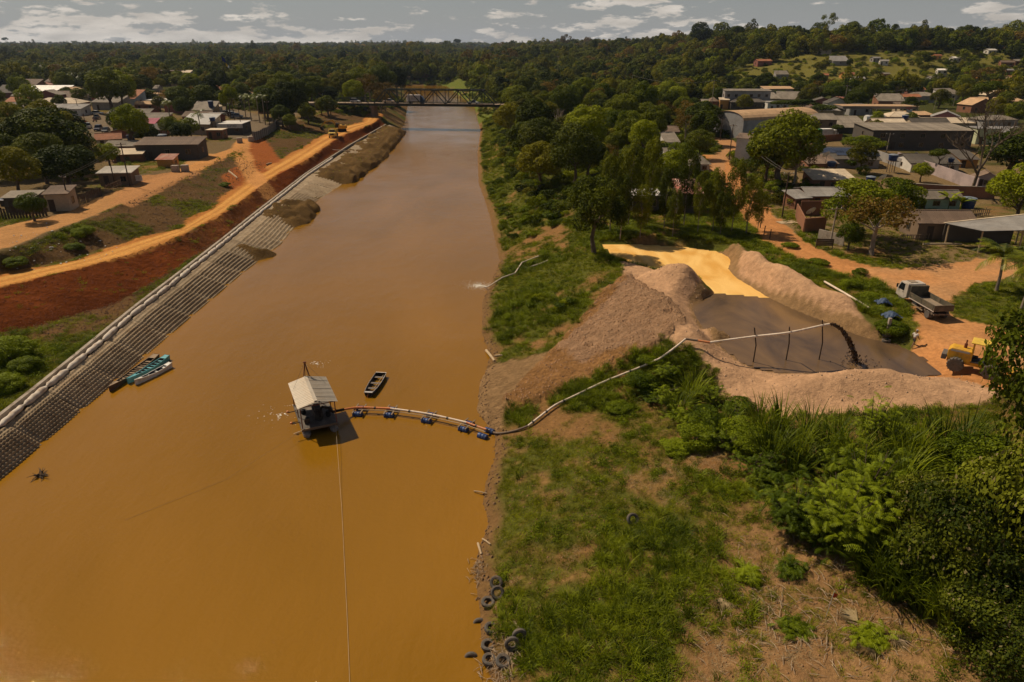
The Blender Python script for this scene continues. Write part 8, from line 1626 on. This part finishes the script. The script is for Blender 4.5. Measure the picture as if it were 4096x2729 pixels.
p = G(3148, 892); t = thing('board_stack', 'pale boards laid flat on the verge by the brick porch', 'boards', p, .25); [MB().box((0, -.6 + .32 * k, .1 + .01 * (k % 2)), (3.0, .3, .05)).build('board', WOODL, t) for k in range(5)]
def dish(sx, sy, dz, lab, r=.8, az=.4):
    p = G(sx, sy); t = thing('satellite_dish', lab, 'satellite dish', (p.x, p.y, p.z), az); mb = MB(); mb.cyl((0, 0, 0), (0, 0, dz), .04); mb.build('mast', STEEL, t); mb = MB(); M = Matrix.Translation((0, 0, dz)) @ Matrix.Rotation(-.9, 4, 'X'); mb.lathe([(.03, 0), (r * .5, .06 * r), (r * .85, .2 * r), (r, .3 * r)], 16, M); mb.f = [f for f in mb.f if len(f) == 4]; mb.m = [0] * len(mb.f); mb.build('dish', WHITE, t, True); mb = MB(); mb.cyl(tuple(M @ Vector((0, 0, 0))), tuple(M @ Vector((0, 0, r * .8))), .02); mb.build('feed_arm', STEEL, t)
dish(3235, 915, 2.6, 'dark satellite dish over the brick yard'); dish(3520, 770, 2.6, 'satellite dish near the blue tank behind brick wall', .9); dish(3650, 668, 2.5, 'pale satellite dish on the mauve wall side', .8); dish(3295, 690, 3.6, 'mesh satellite dish on the brown roof house', .9)
# ------------------------------------------------------------------ left bank small things
for i, (a, c, lab) in enumerate(((704, 688, 'left concrete block at the end of the dirt street'), (742, 686, 'right concrete block at the end of the dirt street'), (960, 572, 'concrete block at the top of red track'), (1004, 566, 'concrete block beside the metal fence end'))): mb = MB(); mb.box((0, 0, .65), (1.5, 1.0, 1.5)); setp(mb.build('concrete_block', CONC, loc=G(a, c), rot=(0, 0, .2 * i), bevel=.06), lab, 'concrete block')
p = G(552, 735); t = thing('street_sign', 'white framed board beside the dirt street', 'sign', p, .15); mb = MB(); mb.box((0, 0, 1.1), (2.0, .06, 1.1)); mb.build('board', WHITE, t); [MB().box((x, .05, .5), (.08, .06, 1.1)).build('leg', WOOD, t) for x in (-.8, .8)]; mb = MB(); [mb.box((0, -.04, 1.35 - .22 * k), (1.6 - .2 * k, .02, .07)) for k in range(3)]; mb.build('lettering', pm('grey_lettering', (.2, .2, .2), .7, .1, 2), t)
LIT = pm('litter', (.62, .58, .52), .7, .25, 5)
def litter(name, lab, c, n, sx_, sy_, seed):
    rng = random.Random(seed); mb = MB()
    for i in range(n): x, y = c.x + rng.gauss(0, sx_), c.y + rng.gauss(0, sy_); r = rng.uniform(.05, .2); mb.box((x, y, ground(x, y) + .08), (r, r * rng.uniform(.5, 2), r * .5), rng.uniform(0, 3))
    setp(mb.build(name, LIT), lab, None, None, 'stuff')
litter('bank_litter', 'scraps of pale litter below the upper dirt street', G(190, 985), 60, 4, 3.5, 1)
def clods(name, lab, zone, n, rr, seed, mat):
    rng = np.random.default_rng(seed); xs = [p[0] for p in zone]; ys = [p[1] for p in zone]; V = []; F = []
    X, Y = rng.uniform(min(xs), max(xs), n * 12), rng.uniform(min(ys), max(ys), n * 12); ok = inpoly(X, Y, zone); X, Y = X[ok][:n], Y[ok][:n]; Zs = hz(X, Y)
    for x, y, z in zip(X.tolist(), Y.tolist(), Zs.tolist()):
        r = rr * rng.uniform(.25, 1) ** 2 + .03; k = len(V); base = [(math.cos(a), math.sin(a)) for a in rng.uniform(0, .6) + np.arange(5) * 1.257]
        V += [(x + r * u * rng.uniform(.7, 1.3), y + r * v * rng.uniform(.7, 1.3), z - .02) for u, v in base] + [(x + r * .5 * u * rng.uniform(.5, 1.4), y + r * .5 * v * rng.uniform(.5, 1.4), z + r * rng.uniform(.5, 1.0)) for u, v in base]
        F += [(k + i, k + (i + 1) % 5, k + 5 + (i + 1) % 5, k + 5 + i) for i in range(5)]; F += [(k + 5, k + 6, k + 7, k + 8), (k + 8, k + 9, k + 5, k + 5)][:1]
    o = link(name, mesh_np(name, V, F, mat)); setp(o, lab, None, None, 'stuff')
CL1 = pm('spoil_clod', (.38, .215, .11), .95, .3, 2); CL2 = pm('red_clod', (.20, .058, .02), .95, .35, 2); CL3 = pm('sand_clod', (.44, .285, .18), .95, .2, 2)
clods('spoil_clods', 'loose clods over the brown spoil heap', SPOILZ, 1500, .10, 1, CL1); clods('sand_clods', 'small clods on the sand berms', SANDZ, 1200, .08, 2, CL3)
EMB = [(float(XR1(y)), y) for y in range(70, 290, 6)] + [(float(XF(y)) + 1.2, y) for y in range(286, 66, -6)]
clods('embankment_clods', 'loose clods on the red embankment slope', EMB, 3600, .12, 3, CL2)
VRG = [(float(XF(y)), y) for y in range(70, 200, 6)] + [(float(XK(y)) - .5, y) for y in range(198, 66, -6)]; clods('verge_clods', 'earth clods on the verge beside the kerb', VRG, 1200, .12, 4, pm('brown_clod', (.20, .105, .05), .95, .3, 2))
BNK = [(float(XU1(y)), y) for y in range(60, 180, 6)] + [(float(XR2(y)) - .5, y) for y in range(178, 58, -6)]; clods('bank_clods', 'earth clods on the brown slope below the upper street', BNK, 1800, .16, 5, pm('bank_clod', (.15, .088, .045), .95, .3, 2))
SHR = [(float(XR(y)) - .3, y) for y in range(26, 110, 3)] + [(float(XR(y)) + 1.0, y) for y in range(107, 24, -3)]; clods('shore_clods', 'crumbled mud clods along the right waterline', SHR, 700, .12, 6, pm('mud_clod', (.19, .11, .055), .9, .3, 2))
clods('slope_clods', 'small clods and pebbles on the near right slope', [(-.5, 25), (22, 24), (24, 36), (18, 46), (0, 54)], 2600, .055, 7, pm('slope_clod', (.27, .15, .07), .95, .3, 2))
# ------------------------------------------------------------------ people
SKIN = pm('skin', (.20, .105, .065), .6, .08, 6); SHIRTW = pm('white_shirt', (.62, .55, .50), .9, .08, 6); SHORTD = pm('dark_shorts', (.05, .05, .055), .9, .1, 6); CAPG = pm('grey_cap', (.34, .32, .30), .9, .08, 6)
def skinned(name, J, E, mat, parent, root=0, lev=2):
    me = bpy.data.meshes.new(name); ks = list(J); me.from_pydata([J[k][0] for k in ks], [(ks.index(a), ks.index(b)) for a, b in E], []); me.materials.append(mat); o = link(name, me, parent)
    o.modifiers.new('skin', 'SKIN'); sv = me.skin_vertices[0].data
    for i, k in enumerate(ks): r = J[k][1]; sv[i].radius = r if isinstance(r, tuple) else (r, r); sv[i].use_root = (i == root)
    s = o.modifiers.new('sub', 'SUBSURF'); s.levels = s.render_levels = lev; return o
def person(label, p, rz, shirt, shorts, stride=.28, sit=False, cap=None, z=None):
    t = thing('person', label, 'person', (p[0], p[1], p[2] if z is None else z), rz); s = stride
    J = dict(pel=((0, 0, .95), (.15, .11)), chest=((.05, 0, 1.28), (.17, .11)), neck=((.09, 0, 1.5), .06), head=((.12, 0, 1.62), (.085, .095)), crown=((.12, 0, 1.72), (.07, .08)))
    E = [('pel', 'chest'), ('chest', 'neck'), ('neck', 'head'), ('head', 'crown')]
    for sd, nm in ((1, 'l'), (-1, 'r')):
        f = s * sd
        if sit: leg = [((.08, sd * .1, .92), .09), ((.42, sd * .14, .88), .07), ((.40, sd * .16, .45), .05), ((.52, sd * .16, .42), .045)]
        else: leg = [((0, sd * .09, .9), .09), ((f * .45 + .05, sd * .1, .5), .065), ((f, sd * .1, .08), .042), ((f + .17, sd * .11, .04), .04)]
        arm = [((.05, sd * .19, 1.4), .06), ((-f * .25 + (.2 if sit else 0), sd * .27, 1.14), .045), ((.12 - f * .5 + (.28 if sit else 0), sd * .27, .93 if not sit else 1.08), .033), ((.16 - f * .52 + (.3 if sit else 0), sd * .27, .86 if not sit else 1.05), (.036, .018))]
        for base, pre, chain in (('pel', 'L', leg), ('chest', 'A', arm)):
            last = base
            for i, q in enumerate(chain): k = pre + nm + str(i); J[k] = q; E.append((last, k)); last = k
        h = Vector(J['A' + nm + '3'][0])
        for fi in range(5):
            k = 'F%s%d' % (nm, fi); a = (fi - 1.5) * .022; d = Vector((.02, a, -.085 + .01 * abs(fi - 2))) if fi < 4 else Vector((.06, -sd * .02, -.03)); J[k] = (tuple(h + d), .009); E.append(('A' + nm + '3', k))
    b = skinned('body', J, E, SKIN, t)
    J2 = dict(a=((0, 0, .96), (.165, .125)), b=((.05, 0, 1.28), (.19, .13)), c=((.07, 0, 1.44), (.12, .09)), l=((.05, .21, 1.4), .075), r=((.05, -.21, 1.4), .075), l2=((J['Al1'][0][0] * .6, .25, 1.22), .07), r2=((J['Ar1'][0][0] * .6, -.25, 1.22), .07)); skinned('shirt', J2, [('a', 'b'), ('b', 'c'), ('b', 'l'), ('b', 'r'), ('l', 'l2'), ('r', 'r2')], shirt, t)
    J3 = dict(a=((0, 0, .98), (.16, .125)), b=((0, 0, .9), (.16, .125))); E3 = [('a', 'b')]
    for nm in 'lr':
        q0, q1 = Vector(J['L' + nm + '0'][0]), Vector(J['L' + nm + '1'][0]); J3[nm] = (tuple(q0), .105); J3[nm + '1'] = (tuple(q0.lerp(q1, .85)), .09); E3 += [('b', nm), (nm, nm + '1')]
    skinned('shorts', J3, E3, shorts, t)
    mb = MB(); mb.lathe([(.10, 0), (.105, .05), (.085, .1), (.03, .125)], 12, Matrix.Translation((.115, 0, 1.68))); mb.box((.24, 0, 1.69), (.12, .16, .02)); mb.build('cap', cap or SHORTD, t, True)
    mb = MB(); mb.lathe([(.012, 0), (.018, .02), (.008, .04)], 6, Matrix.Translation((.215, 0, 1.60))); mb.build('nose', SKIN, t); [MB().box((.205, e * .035, 1.635), (.02, .022, .012)).build('eye', BLACK, t) for e in (-1, 1)]; mb = MB(); mb.box((.2, 0, 1.565), (.02, .05, .01)); mb.build('mouth', REDP, t); [MB().box((.11, e * .098, 1.62), (.04, .02, .06)).build('ear', SKIN, t) for e in (-1, 1)]
    return t
person('person in pale shirt and dark shorts walking beside the silt pool', G(3650, 1388), math.radians(25), SHIRTW, SHORTD, .34, cap=CAPG)
person('person in dark clothes walking on the left street', G(336, 474), 1.2, SHORTD, SHORTD); person('person in dark shirt walking on the left street pavement', G(430, 500), -1.4, SHORTD, SHORTD)
def motorbike(lab, lab2, p, rz):
    t = thing('motorbike', lab, 'motorbike', p, rz); [wheel(t, (x, 0, .3), .3, .1, n=12) for x in (-.62, .62)]; mb = MB(); mb.box((0, 0, .62), (.7, .22, .22)); mb.beam((-.55, 0, .35), (.2, 0, .55), .08); mb.beam((.62, 0, .32), (.42, 0, .95), .06); mb.build('frame', REDP, t, bevel=.03); mb = MB(); mb.box((-.2, 0, .79), (.6, .24, .1)); mb.build('seat', BLACK, t); mb = MB(); mb.beam((.42, -.3, .98), (.42, .3, .98), .04); mb.build('handlebar', STEEL, t)
    person(lab2, (p[0] - .2 * math.cos(rz), p[1] - .2 * math.sin(rz), p[2] - .08), rz, SHORTD, SHORTD, 0, True)
motorbike('motorbike on the left street behind the pedestrians', 'rider sitting on the motorbike furthest up left street', G(343, 494), 1.0); motorbike('motorbike behind the dark pickup on left street', 'rider sitting on the motorbike behind dark pickup', G(380, 488), -1.9)
# ------------------------------------------------------------------ cars of the town
for nm, lab, a, c, rz, col, kd in (('white_sedan', 'white car parked at the left street wall', 390, 458, .1, (.6, .57, .53), 'sedan'), ('dark_pickup', 'dark pickup driving up the left street', 388, 478, 1.9, (.05, .05, .05), 'pickup'), ('silver_car', 'silver car parked under the large mango tree', 352, 514, 1.9, (.42, .41, .40), 'pickup'), ('blue_car', 'dark blue car parked in the left street', 395, 523, -1.3, (.02, .022, .05), 'suv'), ('black_car', 'black car parked at the left street kerb', 425, 529, -1.3, (.02, .025, .03), 'sedan'), ('white_hatchback', 'first white car parked at the plaza', 913, 460, .2, (.6, .57, .53), 'suv'), ('white_van', 'second white car parked at the plaza', 930, 464, .2, (.6, .58, .55), 'suv'), ('grey_car', 'grey car parked nearest the royal palms', 950, 472, .2, (.25, .25, .26), 'suv'), ('far_white_car', 'white car on the far street below brick block', 652, 385, .3, (.6, .57, .53), 'sedan'), ('far_silver_car', 'silver car in the far street shade', 628, 370, .3, (.4, .4, .4), 'sedan'), ('approach_car', 'white car waiting left of the bridge', 1291, 412, .1, (.58, .56, .53), 'suv'), ('parked_car', 'dark car parked behind the plaza tree', 900, 424, .2, (.06, .06, .07), 'suv'), ('yard_truck', 'pale pickup parked at the machine shed', 3545, 590, -.5, (.4, .38, .36), 'pickup'), ('station_car', 'grey car parked under the fuel canopy', 3530, 476, .1, (.25, .25, .26), 'suv')): car(nm, lab, G(a, c), rz, col, kd)
def green_truck():
    p = G(3300, 556); t = thing('garbage_truck', 'white and green lorry parked beside the board house', 'truck', p, .05); mb = MB(); mb.box((0, 0, 1.9), (3.2, 2.2, 2.0)); mb.build('cargo_box', WHITE, t, bevel=.05); mb = MB(); mb.prism([(-1.7, .9), (-1.7, 2.9), (-2.6, 3.0), (-3.6, 2.2), (-3.8, 1.2), (-3.2, .8)], -1.1, 1.1); mb.build('rear_hopper', wm('green_paint', (.06, .20, .09)), t, bevel=.05); mb = MB(); mb.prism([(1.8, .7), (1.8, 2.6), (2.7, 2.6), (3.3, 1.6), (3.3, .7)], -1.05, 1.05); mb.build('cab', WHITE, t, bevel=.05); [wheel(t, (x, s * .95, .48), .48, .3) for x in (-1.6, 2.4) for s in (-1, 1)]
green_truck()
p = G(921, 452); t = thing('flag_pole', 'tall flagpole with blue, green, yellow and white flag', 'flag', p); hh = 190 * T_of(p) * .25 * 1.1; mb = MB(); mb.tube([(0, 0, 0), (0, 0, hh)], [.12, .06], 8); mb.build('shaft', STEEL, t)
for i, (c, col) in enumerate((('blue_band', (.012, .02, .14)), ('green_band', (.02, .10, .03)), ('yellow_band', (.55, .36, .03)), ('white_band', (.7, .68, .64)))):
    u0, u1 = (0, .5, .62, .9)[i], (.5, .62, .9, 1)[i]; mb = MB(); V = []
    for k in range(5): u = u0 + (u1 - u0) * k / 4; x, z = 2.6 * u + .5 * math.sin(u * 6), hh - .3 - 3.6 * u; w = 1.6 * (1 - .55 * u); V += [(x, .2 * math.sin(u * 9), z), (x - .15, .2 * math.sin(u * 9 + 1), z - w)]
    mb.add(V, [(2 * k, 2 * k + 1, 2 * k + 3, 2 * k + 2) for k in range(4)]); mb.build(c, pm('flag_' + c, col, .8, .05, 2), t)
HAZE = 0.00005
# ------------------------------------------------------------------ haze
hm = bpy.data.materials.new('haze_air'); hm.use_nodes = True; nt = hm.node_tree; nt.nodes.clear()
_o = nt.nodes.new('ShaderNodeOutputMaterial'); _v = nt.nodes.new('ShaderNodeVolumePrincipled')
_v.inputs['Color'].default_value = (.62, .76, 1.0, 1); _v.inputs['Density'].default_value = HAZE; _v.inputs['Anisotropy'].default_value = .2
nt.links.new(_v.outputs[0], _o.inputs['Volume'])
mb = MB(); mb.box((0, 2300, 48.5), (9400, 5600, 105)); hb = mb.build('haze', hm); hb['kind'] = 'stuff'; hb['label'] = 'thin bluish haze over the river valley'
